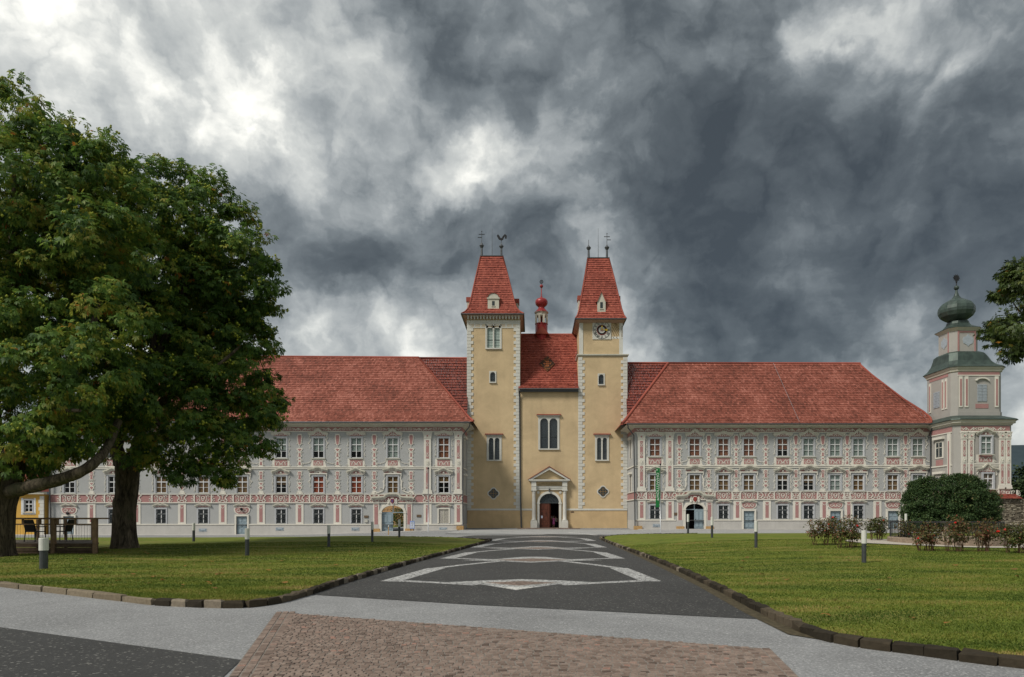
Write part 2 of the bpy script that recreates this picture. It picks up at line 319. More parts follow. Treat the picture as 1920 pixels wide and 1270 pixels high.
# ------------------------------------------------------------------ mesh helpers
WLOC = {}                                             # world position of every object that parents others
class MB:
    def __init__(s): s.v = []; s.f = []; s.mi = []; s.t = []
    def add(s, vs, fs, mi=0, t=0.5):
        o = len(s.v); s.v += [tuple(p) for p in vs]
        for f in fs: s.f.append(tuple(i + o for i in f)); s.mi.append(mi); s.t.append(t)
    def box(s, x0, x1, y0, y1, z0, z1, mi=0, t=.5):
        s.add([(x0, y0, z0), (x1, y0, z0), (x1, y1, z0), (x0, y1, z0), (x0, y0, z1), (x1, y0, z1), (x1, y1, z1), (x0, y1, z1)],
              [(0, 3, 2, 1), (4, 5, 6, 7), (0, 1, 5, 4), (1, 2, 6, 5), (2, 3, 7, 6), (3, 0, 4, 7)], mi, t)
    def prism(s, poly, y0, y1, mi=0, t=.5):           # outline in x, z (counter-clockwise seen from the front); y0 = front, y1 = back
        n = len(poly)
        s.add([(x, y0, z) for x, z in poly] + [(x, y1, z) for x, z in poly],
              [tuple(range(n)), tuple(range(2 * n - 1, n - 1, -1))] + [(i, i + n, (i + 1) % n + n, (i + 1) % n) for i in range(n)], mi, t)
    def slab(s, poly, z0, z1, mi=0, t=.5):            # outline in x, y
        n = len(poly)
        s.add([(x, y, z0) for x, y in poly] + [(x, y, z1) for x, y in poly],
              [tuple(range(n - 1, -1, -1)), tuple(range(n, 2 * n))] + [(i, (i + 1) % n, (i + 1) % n + n, i + n) for i in range(n)], mi, t)
    def ribbon(s, pts, w, y0, y1=.02, mi=0, taper=False, t=.5):   # raised band following a line in the x, z plane
        n = len(pts); a = []; b = []
        for i, (x, z) in enumerate(pts):
            x0, z0 = pts[max(0, i - 1)]; x1, z1 = pts[min(n - 1, i + 1)]
            dx, dz = x1 - x0, z1 - z0; l = math.hypot(dx, dz) or 1
            ww = (w if not taper else w * (1 - .65 * i / (n - 1))) / 2
            a.append((x - dz / l * ww, z + dx / l * ww)); b.append((x + dz / l * ww, z - dx / l * ww))
        vs = [(x, y0, z) for x, z in a] + [(x, y0, z) for x, z in b] + [(x, y1, z) for x, z in a] + [(x, y1, z) for x, z in b]
        fs = []
        for i in range(n - 1):
            fs += [(i, n + i, n + i + 1, i + 1), (i, i + 1, 2 * n + i + 1, 2 * n + i), (n + i, 3 * n + i, 3 * n + i + 1, n + i + 1)]
        fs += [(0, 2 * n, 3 * n, n), (n - 1, 2 * n - 1, 4 * n - 1, 3 * n - 1)]
        s.add(vs, fs, mi, t)
    def tube(s, pts, rad, n=8, mi=0, t=.5, cap=True):
        pts = [Vector(p) for p in pts]; k = len(pts)
        if isinstance(rad, (int, float)): rad = [rad] * k
        vs = []; up = None
        for i in range(k):
            d = (pts[min(k - 1, i + 1)] - pts[max(0, i - 1)]).normalized()
            if up is None: up = Vector((0, 0, 1)) if abs(d.z) < .9 else Vector((1, 0, 0))
            a = d.cross(up); a = a.normalized() if a.length > 1e-5 else d.orthogonal().normalized(); b = d.cross(a).normalized(); up = a.cross(d)
            for j in range(n):
                q = 2 * math.pi * j / n; vs.append(pts[i] + (a * math.cos(q) + b * math.sin(q)) * rad[i])
        fs = [(i * n + j, i * n + (j + 1) % n, (i + 1) * n + (j + 1) % n, (i + 1) * n + j) for i in range(k - 1) for j in range(n)]
        if cap: fs += [tuple(range(n)), tuple(range(k * n - 1, (k - 1) * n - 1, -1))]
        s.add(vs, fs, mi, t)
    def lathe(s, prof, c=(0, 0, 0), n=16, mi=0, t=.5):
        k = len(prof); vs = [(c[0] + r * math.cos(2 * math.pi * j / n), c[1] + r * math.sin(2 * math.pi * j / n), c[2] + z) for r, z in prof for j in range(n)]
        fs = [(i * n + j, i * n + (j + 1) % n, (i + 1) * n + (j + 1) % n, (i + 1) * n + j) for i in range(k - 1) for j in range(n)]
        fs += [tuple(range(n - 1, -1, -1)), tuple(range((k - 1) * n, k * n))]
        s.add(vs, fs, mi, t)
    def ball(s, c, r, n=8, mi=0, t=.5, sz=1):
        s.lathe([(max(.002, r * math.sin(math.pi * i / n)), -r * sz * math.cos(math.pi * i / n)) for i in range(n + 1)], c, n, mi, t)
    def mesh(s, name, mats, smooth=False):
        me = bpy.data.meshes.new(name); me.from_pydata(s.v, [], s.f)
        for m in mats: me.materials.append(M[m])
        if len(mats) > 1: me.polygons.foreach_set('material_index', s.mi)
        at = me.attributes.new('tint', 'FLOAT', 'FACE'); at.data.foreach_set('value', s.t)
        if smooth: me.polygons.foreach_set('use_smooth', [True] * len(s.f))
        me.validate(); me.update(); return me
def link(o, parent=None, loc=(0, 0, 0), rz=0):
    """loc is a world position; parents are never rotated unless their children use local=True positions"""
    COL.objects.link(o); loc = Vector(loc)
    if parent is not None:
        o.parent = parent; o.location = loc - WLOC.get(parent.name, Vector((0, 0, 0)))
    else: o.location = loc
    o.rotation_euler[2] = rz; WLOC[o.name] = loc
    return o
def put(name, mesh, parent=None, loc=(0, 0, 0), rz=0, kind=None):
    o = bpy.data.objects.new(name, mesh); link(o, parent, loc, rz)
    if kind: o['kind'] = kind
    return o
def part(name, mb, mats, parent, loc=None, smooth=False, kind=None):
    """mesh given in world coordinates, parented to a thing (its origin is moved to loc)"""
    loc = Vector(loc) if loc is not None else WLOC.get(parent.name, Vector((0, 0, 0))) if parent else Vector((0, 0, 0))
    mb.v = [(x - loc.x, y - loc.y, z - loc.z) for x, y, z in mb.v]
    if isinstance(mats, str): mats = [mats]
    return put(name, mb.mesh(name, mats, smooth), parent, loc, 0, kind)
def tag(o, label=None, cat=None, group=None, kind=None):
    if label: o['label'] = label
    if cat: o['category'] = cat
    if group: o['group'] = group
    if kind: o['kind'] = kind
    return o
def thing(name, label, cat, loc=(0, 0, 0), group=None, rz=0):
    o = bpy.data.objects.new(name, None); o.empty_display_size = .3
    link(o, None, loc, rz); return tag(o, label, cat, group)
def local(name, mb, mats, parent, loc=(0, 0, 0), rz=0, smooth=False, kind=None):
    """part in the local space of its (possibly rotated) parent"""
    if isinstance(mats, str): mats = [mats]
    me = mb.mesh(name, mats, smooth) if isinstance(mb, MB) else mb
    o = bpy.data.objects.new(name, me); COL.objects.link(o); o.parent = parent; o.location = loc; o.rotation_euler[2] = rz
    WLOC[o.name] = Vector((0, 0, 0))
    if kind: o['kind'] = kind
    return o
def np_mesh(name, V, Fq, mats, tint=None, mi=None):
    """fast mesh from arrays: V (n,3), Fq (m,k)"""
    me = bpy.data.meshes.new(name); k = Fq.shape[1]; m_ = len(Fq)
    me.vertices.add(len(V)); me.vertices.foreach_set('co', V.astype(np.float32).ravel())
    me.loops.add(m_ * k); me.loops.foreach_set('vertex_index', Fq.astype(np.int32).ravel())
    me.polygons.add(m_); me.polygons.foreach_set('loop_start', np.arange(0, m_ * k, k, dtype=np.int32))
    for q in mats: me.materials.append(M[q])
    if mi is not None: me.polygons.foreach_set('material_index', mi.astype(np.int32))
    me.update(calc_edges=True)
    if tint is not None:
        at = me.attributes.new('tint', 'FLOAT', 'FACE'); at.data.foreach_set('value', tint.astype(np.float32))
    me.validate(); return me
def ss(t): t = np.clip(t, 0, 1); return t * t * (3 - 2 * t)
def lerp(a, b, t): return a + (b - a) * t
def arc(cx, cz, r, a0, a1, n=10, rz=None): return [(cx + r * math.cos(R(lerp(a0, a1, i / n))), cz + (rz or r) * math.sin(R(lerp(a0, a1, i / n)))) for i in range(n + 1)]
def spiral(cx, cz, r0, r1, a0, a1, n=10):
    return [(cx + lerp(r0, r1, i / n) * math.cos(R(lerp(a0, a1, i / n))), cz + lerp(r0, r1, i / n) * math.sin(R(lerp(a0, a1, i / n)))) for i in range(n + 1)]
def mir(pts): return [(-x, z) for x, z in pts]
def sym(half): return [(x, z) for x, z in half] + [(-x, z) for x, z in reversed(half)]   # right half bottom-to-top gives a closed outline
def wall(mb, x0, x1, z0, z1, y, openings=(), depth=.3, mi=0, thick=None):
    """front wall face with real openings and reveals"""
    xs = sorted({x0, x1, *[v for o in openings for v in o[:2]]}); zs = sorted({z0, z1, *[v for o in openings for v in o[2:4]]})
    for i in range(len(xs) - 1):
        for j in range(len(zs) - 1):
            cx, cz = (xs[i] + xs[i + 1]) / 2, (zs[j] + zs[j + 1]) / 2
            if any(o[0] < cx < o[1] and o[2] < cz < o[3] for o in openings): continue
            mb.add([(xs[i], y, zs[j]), (xs[i + 1], y, zs[j]), (xs[i + 1], y, zs[j + 1]), (xs[i], y, zs[j + 1])], [(0, 1, 2, 3)], mi)
    for (a, b, c, d) in openings:
        e = y + depth
        mb.add([(a, y, c), (b, y, c), (b, y, d), (a, y, d), (a, e, c), (b, e, c), (b, e, d), (a, e, d)],
               [(0, 4, 5, 1), (1, 5, 6, 2), (2, 6, 7, 3), (3, 7, 4, 0)], mi)
def tiles(mb, lines, pitch=.20, row=.33, lift=.045, mi=0, seed=1):
    """roof slope of single tiles. lines: list of (left point, right point) from eave to ridge"""
    rg = random.Random(seed); L = [Vector(a) for a, b in lines]; Rr = [Vector(b) for a, b in lines]
    mids = [(a + b) / 2 for a, b in zip(L, Rr)]
    rows = []
    for i in range(len(lines) - 1):
        # slope length measured square to the row
        d = (Rr[i] - L[i]); d = d.normalized() if d.length > 1e-3 else (Rr[i + 1] - L[i + 1]).normalized()
        up = L[i + 1] - L[i]; up = up - d * up.dot(d); n = max(1, round(up.length / row))
        for k in range(n): rows.append((L[i].lerp(L[i + 1], k / n), Rr[i].lerp(Rr[i + 1], k / n)))
    rows.append((L[-1], Rr[-1]))
    for i in range(len(rows) - 1):
        a, b = rows[i]; c, e = rows[i + 1]
        dv = b - a; w = dv.length
        if w < .05: continue
        d = dv / w; o = a; up = c - a; up = up - d * up.dot(d)
        nrm = d.cross(up).normalized()
        s0, s1 = 0.0, w; u0 = (c - o).dot(d); u1 = (e - o).dot(d); base = o + up
        n = max(1, round(w / pitch)); off = (i % 2) * .5; rowt = rg.uniform(-.10, .10)
        for k in range(-1, n + 1):
            x0 = (k + off) * w / n; x1 = x0 + w / n * .97
            p0, p1 = max(x0, s0), min(x1, s1); q0, q1 = min(max(x0, u0), u1), max(min(x1, u1), u0)
            if p1 - p0 < .015: continue
            h = lift * (rg.uniform(.6, 1.5) + 1.6 * rowt)
            A = o + d * p0 + nrm * h; B = o + d * p1 + nrm * h
            C = base + d * q1 + nrm * .004; D = base + d * q0 + nrm * .004
            t = min(1, max(0, rg.gauss(.5, .20) + rowt))
            mb.add([A, B, C, D, o + d * p0 - nrm * .01, o + d * p1 - nrm * .01], [(0, 1, 2, 3), (4, 5, 1, 0)], mi, t)
# ------------------------------------------------------------------ ground, roads, lawns
def gz(x, y):
    """height of the paved ground: level in front, dropping towards the far left"""
    return -.62 * ss((-np.asarray(x, float) - 4) / 26) * ss((np.asarray(y, float) - 42) / 30)
def lawn_z(x, y):
    x = np.asarray(x, float); y = np.asarray(y, float)
    mr = .36 * np.exp(-((x - 14) / 10) ** 2 - ((y - 40) / 14) ** 2) * ss((x - 4.0) / 5) * ss((60 - y) / 12)
    ml = .24 * np.exp(-((x + 11) / 7) ** 2 - ((y - 42) / 9) ** 2) * ss((-x - 3.0) / 5) * ss((52 - y) / 7)
    dl = -.05 * np.exp(-((x + 19) / 7) ** 2 - ((y - 24) / 6) ** 2)
    return gz(x, y) * .8 + .085 + mr + ml + dl * ss((-x - 8) / 5) + .012 * np.sin(x * .9) * np.sin(y * .7)
def sheet(name, xs, ys, zf, mat, dz=0, kind='structure'):
    X, Y = np.meshgrid(xs, ys); Z = zf(X, Y) + dz
    V = np.stack([X, Y, Z], -1).reshape(-1, 3); nx = len(xs)
    i, j = np.meshgrid(np.arange(nx - 1), np.arange(len(ys) - 1)); a = (j * nx + i).ravel()
    return put(name, np_mesh(name, V, np.stack([a, a + 1, a + 1 + nx, a + nx], -1), [mat]), kind=kind)
far_z = lambda x, y: gz(x, y) - .05 - 2.2 * ss((np.asarray(y) - 96) / 60) * 0
sheet('ground', np.array([-3000, -400, -120, -70, -50, -35, -25, -17, -9, 0, 20, 60, 120, 400, 3000.]),
      np.array([-600, -60, -10, 20, 42, 48, 54, 60, 66, 72, 80, 120, 300, 3000.]), far_z, 'meadow')
sheet('forecourt_road', np.array([-75, -60, -50, -42, -35, -29, -23, -17, -12, -9, 0, 20, 70.]),
      np.array([-8, 20, 42, 46, 50, 54, 58, 62, 66, 70, 74, 79.2, 86.]), gz, 'asphalt_light', -.006)
def flat(name, poly, mat, z, kind='structure', parent=None):
    mb = MB(); mb.add([(x, y, z) for x, y in poly], [tuple(range(len(poly)))]); o = part(name, mb, mat, parent)
    if kind and parent is None: o['kind'] = kind
    return o
AX = lambda Y: PX(968, 15.2) + (Y - 15.2) * .0315      # centre line of the drive
# dark asphalt drive between the lawns and the dark strip at the near left
flat('drive', [(-4.95, 14.55), (-1.13, 12.77), (3.33, 11.1), (3.95, 10.9), (4.25, 16), (4.5, 24.1), (4.66, 45), (6.4, 52), (5.8, 57.5), (1.5, 60), (-4.8, 57), (-6, 49), (-2.8, 43.2), (-4.25, 23.3), (-4.65, 16.9)], 'asphalt_dark', .002)
flat('asphalt_strip', [(-7.85, 10.2), (-14, 13.3), (-14, 3), (-2.35, 3), (-3.33, 7.9)], 'asphalt_dark', .002)
flat('road_band', [(-8, 62), (4, 58.6), (16, 62), (46, 64.5), (44, 76.5), (12, 77.5), (-8, 77.5)], 'asphalt_pale', .001)

LAWN_L_EDGE = [(12.47, -5.47), (12.84, -4.94), (14.1, -4.77), (16.9, -4.68), (23.3, -4.3), (42.9, -2.87), (45, -3.6), (48, -6), (50.5, -10), (51.5, -16), (52, -24), (52.4, -42)]
LAWN_R_EDGE = [(5.2, 9.2), (6.4, 7.0), (7.55, 5.34), (8.38, 4.51), (8.86, 4.09), (9.58, 3.9), (11.66, 3.94), (16, 4.19), (24.1, 4.45), (45.6, 4.63), (50, 5.2), (54, 6.6), (57, 9), (59, 14), (60.2, 25), (61, 62)]
def lawn(name, edge, other, y0, y1, ny, side):
    ys = np.unique(np.concatenate([np.linspace(y0, y1, ny), [e[0] for e in edge]]))
    E = np.interp(ys, [e[0] for e in edge], [e[1] for e in edge]); O = other(ys)
    nx = 46; u = np.linspace(0, 1, nx) ** 1.6
    X = E[:, None] + (O - E)[:, None] * u[None, :]; Y = np.repeat(ys[:, None], nx, 1)
    Z = lawn_z(X, Y)
    V = np.stack([X, Y, Z], -1).reshape(-1, 3)
    i, j = np.meshgrid(np.arange(nx - 1), np.arange(len(ys) - 1)); a = (j * nx + i).ravel()
    q = np.stack([a, a + 1, a + 1 + nx, a + nx], -1) if side > 0 else np.stack([a, a + nx, a + 1 + nx, a + 1], -1)
    me = np_mesh(name, V, q, ['lawn_grass']); me.polygons.foreach_set('use_smooth', [True] * len(me.polygons))
    return put(name, me, kind='structure')
left_near = lambda y: np.where(y < 12.84, -5.47 - (y - 12.47) * 3.9, -6.91 - (y - 12.84) * 1.64)
lawn('lawn_west', LAWN_L_EDGE, lambda y: np.maximum(left_near(y) + .0, -62), 12.47, 52.4, 70, -1)
lawn('lawn_east', LAWN_R_EDGE, lambda y: np.full_like(y, 62), 5.2, 61, 90, 1)

# grass blades standing on the lawns where single tufts can be seen
def blades(name, n, region, label):
    X, Y = region(n); k = len(X); Z = lawn_z(X, Y) - .004
    h = nr.uniform(.014, .036, k) * (1 + .5 * (nr.rand(k) > .93)); a = nr.uniform(0, 2 * np.pi, k); w = nr.uniform(.004, .009, k) * (1 + Y / 20)
    lean = nr.uniform(-.03, .03, (k, 2))
    P = np.stack([X, Y, Z], -1); d = np.stack([np.cos(a) * w, np.sin(a) * w, np.zeros(k)], -1)
    T = P + np.stack([lean[:, 0], lean[:, 1], h], -1)
    V = np.stack([P - d, P + d, T], 1).reshape(-1, 3); Fq = np.arange(3 * k).reshape(-1, 3)
    rs = np.random.RandomState(3); dry = np.zeros(k)
    for q in range(14):                                    # dry and lush patches, drawn out along the mowing direction
        fx, fy = rs.uniform(.15, 1.6), rs.uniform(.6, 3.2); dry += np.sin(X * fx + 3.1 * np.sin(Y * fy * .31 + q) + rs.uniform(0, 6.28)) * np.sin(Y * fy + 1.3 * np.sin(X * .37 + q) + rs.uniform(0, 6.28)) / (1 + .12 * q)
    dry = dry / dry.std()
    tint = np.clip(nr.normal(.44, .15, k) + .23 * dry, 0, 1)
    o = put(name, np_mesh(name, V, Fq, ['grass_blade'], tint)); tag(o, label, 'grass', kind='stuff')
def reg_r(n):
    Y = 5.6 + 30 * nr.rand(n) ** 1.35; x0 = np.interp(Y, [e[0] for e in LAWN_R_EDGE], [e[1] for e in LAWN_R_EDGE])
    X = x0 + .05 + nr.rand(n) * np.maximum(.2, Y * .9 + 2 - x0); return X, Y
def reg_l(n):
    Y = 12.6 + 24 * nr.rand(n) ** 1.2; x0 = np.interp(Y, [e[0] for e in LAWN_L_EDGE], [e[1] for e in LAWN_L_EDGE])
    X = x0 - .05 - nr.rand(n) * np.clip(x0 - left_near(Y) - .1, .05, 17); return X, Y
blades('grass_right', 260000, reg_r, 'short mown green grass of the lawn right of the drive')
blades('grass_left', 150000, reg_l, 'short mown green grass of the lawn left of the drive under the chestnuts')
bpy.data.objects['grass_right'].name = 'mown_grass'; bpy.data.objects['grass_left'].name = 'mown_grass'

# fallen leaves on the lawns
def fallen(n, region, label):
    X, Y = region(n); mb = MB()
    for x, y in zip(X, Y):
        z = float(lawn_z(x, y)) + .025; a = rnd.uniform(0, 6.28); s = rnd.uniform(.05, .10)
        mb.add([(x + s * math.cos(a + q), y + s * math.sin(a + q) * .8, z + rnd.uniform(0, .04)) for q in (0, 1.2, 2.5, 3.8, 5)], [(0, 1, 2, 3, 4)], 0, rnd.random())
    tag(part('fallen_leaves', mb, 'fallen_leaf', None), label, 'leaves', kind='stuff')
fallen(26, lambda n: (lambda Y: (Y * .2 + 2 + nr.rand(n) * Y * .45, Y))(9 + 18 * nr.rand(n)), 'brown fallen leaves scattered on the right lawn')
fallen(46, lambda n: (lambda Y: (-5.6 - nr.rand(n) * (Y - 12.5) * 1.3, Y))(14 + 15 * nr.rand(n)), 'brown fallen leaves scattered under the chestnut trees')

# kerbs: single stones set along the lawn edges
def stone_mesh(l, w, h, seed, mat):
    rg = random.Random(seed); mb = MB(); b = .022
    x0, x1, y0, y1 = -l / 2 + .006, l / 2 - .006, -w / 2, w / 2
    j = lambda s=.02: rg.uniform(-s, s)
    low = [(x0, y0, -.06), (x1, y0, -.06), (x1, y1, -.06), (x0, y1, -.06)]
    mid = [(x0 + j(), y0 + j(), h - b + j()), (x1 + j(), y0 + j(), h - b + j()), (x1 + j(), y1 + j(), h - b + j()), (x0 + j(), y1 + j(), h - b + j())]
    top = [(x0 + b + j(), y0 + b + j(), h + j()), (x1 - b + j(), y0 + b + j(), h + j()), (x1 - b + j(), y1 - b + j(), h + j()), (x0 + b + j(), y1 - b + j(), h + j())]
    mb.add(low + mid + top, [(i, (i + 1) % 4, (i + 1) % 4 + 4, i + 4) for i in range(4)] + [(i + 4, (i + 1) % 4 + 4, (i + 1) % 4 + 8, i + 8) for i in range(4)] + [(8, 9, 10, 11)], 0, rg.random() * .85 if seed % 11 else 1.0)
    return mb.mesh('kerb_stone', [mat])
def run(path, step, meshes, root, zf=lambda x, y: 0.0, jitter=.012):
    pts = [Vector((x, y)) for x, y in path]; acc = 0
    seg = [(pts[i], pts[i + 1]) for i in range(len(pts) - 1)]; tot = sum((b - a).length for a, b in seg)
    n = int(tot / step); i = 0; pos = 0
    for k in range(n):
        s = (k + .5) * tot / n
        acc = 0
        for a, b in seg:
            l = (b - a).length
            if acc + l >= s: break
            acc += l
        p = a + (b - a) * ((s - acc) / l); d = (b - a)
        o = put('kerb_stone', meshes[rnd.randrange(len(meshes))], root, (p.x + rnd.uniform(-jitter, jitter), p.y + rnd.uniform(-jitter, jitter), zf(p.x, p.y) + rnd.uniform(-.012, .008)), math.atan2(d.y, d.x) + rnd.uniform(-.02, .02))
def smooth_path(pts, k=6):
    out = []
    for i in range(len(pts) - 1):
        p0, p1, p2, p3 = pts[max(0, i - 1)], pts[i], pts[i + 1], pts[min(len(pts) - 1, i + 2)]
        for j in range(k):
            t = j / k
            out.append(tuple(.5 * (2 * p1[c] + (p2[c] - p0[c]) * t + (2 * p0[c] - 5 * p1[c] + 4 * p2[c] - p3[c]) * t * t + (3 * p1[c] - p0[c] - 3 * p2[c] + p3[c]) * t ** 3) for c in (0, 1)))
    return out + [pts[-1]]
kd = [stone_mesh(.36, .16, .12, s, 'kerb_dark') for s in range(12)]
kp = [stone_mesh(1.0, .15, .115, s + 40, 'kerb_pale') for s in range(4)]
kb = thing('kerb', 'row of dark mossy kerb stones edging the left lawn', 'kerb', (-5, 13, 0)); kb['kind'] = 'structure'
run(smooth_path([(-6.91, 12.76), (-5.47, 12.38), (-4.9, 12.75), (-4.70, 14.1), (-4.60, 16.9), (-4.22, 23.3), (-2.82, 42.9), (-3.5, 45.1), (-6, 48.2), (-10, 50.7)]), .36, kd, kb)
kb = thing('kerb', 'long pale kerb stones edging the left lawn near the road', 'kerb', (-9, 14, 0)); kb['kind'] = 'structure'
run([(-6.95, 12.78), (-12.5, 16.17), (-19.5, 20.5)], 1.0, kp, kb, jitter=.004)
kb = thing('kerb', 'row of dark mossy kerb stones edging the right lawn', 'kerb', (4, 12, 0)); kb['kind'] = 'structure'
run(smooth_path([(x - .06, y) for y, x in LAWN_R_EDGE[:14]]), .36, kd, kb)
# mossy gutter strip along the right kerb
flat('gutter_strip', smooth_path([(x - .14, y) for y, x in LAWN_R_EDGE[3:10]]) + [(x - .38, y) for y, x in reversed(LAWN_R_EDGE[5:9])] , 'mossy_gutter', .005)

# brown setts in the foreground: single stones
SQ = [(-4.35, 11.72), (2.91, 8.51), (2.6, 6.4), (2.1, 3.2), (-2.1, 3.2), (-3.10, 7.06)]
flat('sett_bed', SQ, 'sett_sand', .009)
def inside(p, poly):
    c = False; n = len(poly)
    for i in range(n):
        (x1, y1), (x2, y2) = poly[i], poly[(i + 1) % n]
        if (y1 > p[1]) != (y2 > p[1]) and p[0] < (x2 - x1) * (p[1] - y1) / (y2 - y1) + x1: c = not c
    return c
def sett(mb, x, y, a, l, w, h, t):
    ca, sa = math.cos(a), math.sin(a); g = .008
    def P(u, v, z): return (x + u * ca - v * sa, y + u * sa + v * ca, z)
    l2, w2 = l / 2 - .002, w / 2 - .002
    mb.add([P(-l2, -w2, .0), P(l2, -w2, .0), P(l2, w2, .0), P(-l2, w2, .0), P(-l2 + g, -w2 + g, h), P(l2 - g, -w2 + g, h), P(l2 - g, w2 - g, h), P(-l2 + g, w2 - g, h)],
           [(0, 1, 5, 4), (1, 2, 6, 5), (2, 3, 7, 6), (3, 0, 4, 7), (4, 5, 6, 7)], 0, t)
paving = thing('sett_paving', 'brown and reddish setts paved in the foreground', 'paving', (0, 8, 0)); paving['kind'] = 'structure'
spots = []
e1 = Vector((SQ[5][0] - SQ[0][0], SQ[5][1] - SQ[0][1])).normalized()     # left border courses run along the left edge
for r_ in range(3):
    s = .04
    while s < 8.4:
        nrm = Vector((-e1.y, e1.x)); p = Vector(SQ[0]) + e1 * s + nrm * (.055 + .104 * r_)
        spots.append((p.x, p.y, math.atan2(e1.y, e1.x), .078, .10)); s += .081
e2 = Vector((SQ[2][0] - SQ[1][0], SQ[2][1] - SQ[1][1])).normalized()
for r_ in range(2):
    s = .04
    while s < 5:
        nrm = Vector((e2.y, -e2.x)); p = Vector(SQ[1]) + e2 * s + nrm * (.055 + .104 * r_)
        if p.y > 3.3: spots.append((p.x, p.y, math.atan2(e2.y, e2.x), .078, .10))
        s += .081
ins = [(-4.04, 11.56), (2.70, 8.58), (2.39, 6.4), (1.9, 3.3), (-1.77, 3.3), (-2.80, 7.06)]
row = 0; y = 3.4
while y < 11.6:
    x = -4.4 + (row % 2) * .07
    while x < 2.8:
        l = rnd.uniform(.075, .115)
        bow = .05 * math.sin(x * 1.3 + 1)
        if inside((x + l / 2, y + bow), ins): spots.append((x + l / 2, y + bow + rnd.uniform(-.006, .006), rnd.uniform(-.05, .05) + .06 * math.cos(x * 1.3 + 1), l - .005, .070))
        x += l
    y += .076; row += 1
vis = lambda s: s[1] > 6.9 and abs(PX(0, s[1])) * 1.3 > 0
near = sorted([s for s in spots if s[1] > 7.0 and -4.6 < s[0] < 2.9], key=lambda s: s[1])
keep = set(id(s) for s in near[:300])
variants = []
for k in range(14):
    mb = MB(); sett(mb, 0, 0, 0, .095, .070, rnd.uniform(.014, .019), min(1, max(0, rnd.gauss(.5, .22)))); variants.append(mb.mesh('sett', ['sett_brown']))
rest = MB()
for s in spots:
    if id(s) in keep:
        o = put('sett', variants[rnd.randrange(14)], paving, (s[0], s[1], .002 + rnd.uniform(-.003, .004)), s[2]); o.scale = (s[3] / .095, s[4] / .070, 1)
    else:
        sett(rest, s[0], s[1], s[2], s[3], s[4], rnd.uniform(.013, .020), min(1, max(0, rnd.gauss(.5, .22))))
o = part('setts', rest, 'sett_brown', paving); o['kind'] = 'stuff'

# pale sett bands and stars laid into the drive
pattern = thing('drive_pattern', 'pale stone bands and stars laid along the dark drive', 'paving', (0, 16, 0)); pattern['kind'] = 'structure'
def pl(name, pts, mat, z, Yb):
    flat(name, [(AX(Yb + y) + x, Yb + y) for x, y in pts], mat, z, None, pattern)
def band(name, pts, w, mat, z, Yb):
    P = [Vector((AX(Yb + y) + x, Yb + y)) for x, y in pts]; a = []; b = []
    for i in range(len(P)):
        d = (P[min(len(P) - 1, i + 1)] - P[max(0, i - 1)]).normalized(); n_ = Vector((-d.y, d.x)) * w / 2
        a.append(P[i] + n_); b.append(P[i] - n_)
    mb = MB(); k = len(P)
    mb.add([(p.x, p.y, z) for p in a] + [(p.x, p.y, z) for p in b], [(i, i + k, i + k + 1, i + 1) for i in range(k - 1)])
    part(name, mb, mat, pattern)
for k in range(5):
    Yb = 16.1 + 9.0 * k
    if k == 0:
        pl('sett_star', [(-2.0, .75), (-.9, .35), (0, -.95), (.9, .35), (2.0, .75), (.95, 1.35), (0, 1.7), (-.95, 1.35)], 'setts_pale', .0065, Yb)
        pl('brown_diamond', [(-.95, .7), (0, -.05), (.95, .7), (0, 1.15)], 'setts_brown', .0105, Yb)
    else:
        pl('sett_star', [(-2.6, .2), (-1.25, -.25), (0, -1.15), (1.25, -.25), (2.6, .2), (1.3, .8), (.5, 2.1), (0, 2.3), (-.5, 2.1), (-1.3, .8)], 'setts_pale', .0065, Yb)
        pl('brown_diamond', [(-1.45, .25), (0, -.65), (1.45, .25), (0, 1.2)], 'setts_brown', .0105, Yb)
    wdm = .95 if k == 0 else 1.45; c0, lo, hi = (.7, -.05, 1.15) if k == 0 else (.25, -.65, 1.2)
    band('white_line', [(-wdm, c0), (0, lo), (wdm, c0), (0, hi), (-wdm, c0)], .07, 'setts_white', .0145, Yb)
    if k == 0: pl('white_tip', [(-.42, -.35), (0, -.9), (.42, -.35), (0, -.2)], 'setts_white', .0125, Yb)
    if k < 4:
        for s in (-1, 1):
            band('sett_band', [(s * 1.0, .30), (s * 2.2, .9), (s * 3.0, 1.25), (s * 3.45, 1.3)], .34, 'setts_pale', .0045, Yb)
            pl('sett_panel', [(s * 3.5, 1.15), (s * 2.95, 1.45), (s * 2.55, 5.4), (s * 3.1, 5.4)], 'setts_pale', .0075, Yb)
            band('sett_band', [(s * 2.9, 5.3), (s * 2.2, 6.8), (s * 1.4, 8.2), (s * .9, 9.0)], .30, 'setts_pale', .0055, Yb)
band('sett_band', [(-7, 1.2), (-3, 1.5), (0, 4.5)], .5, 'setts_white', .0085, 55)
band('sett_band', [(7, 1.2), (4.2, 1.6), (2.0, 12)], .4, 'setts_white', .0095, 55)

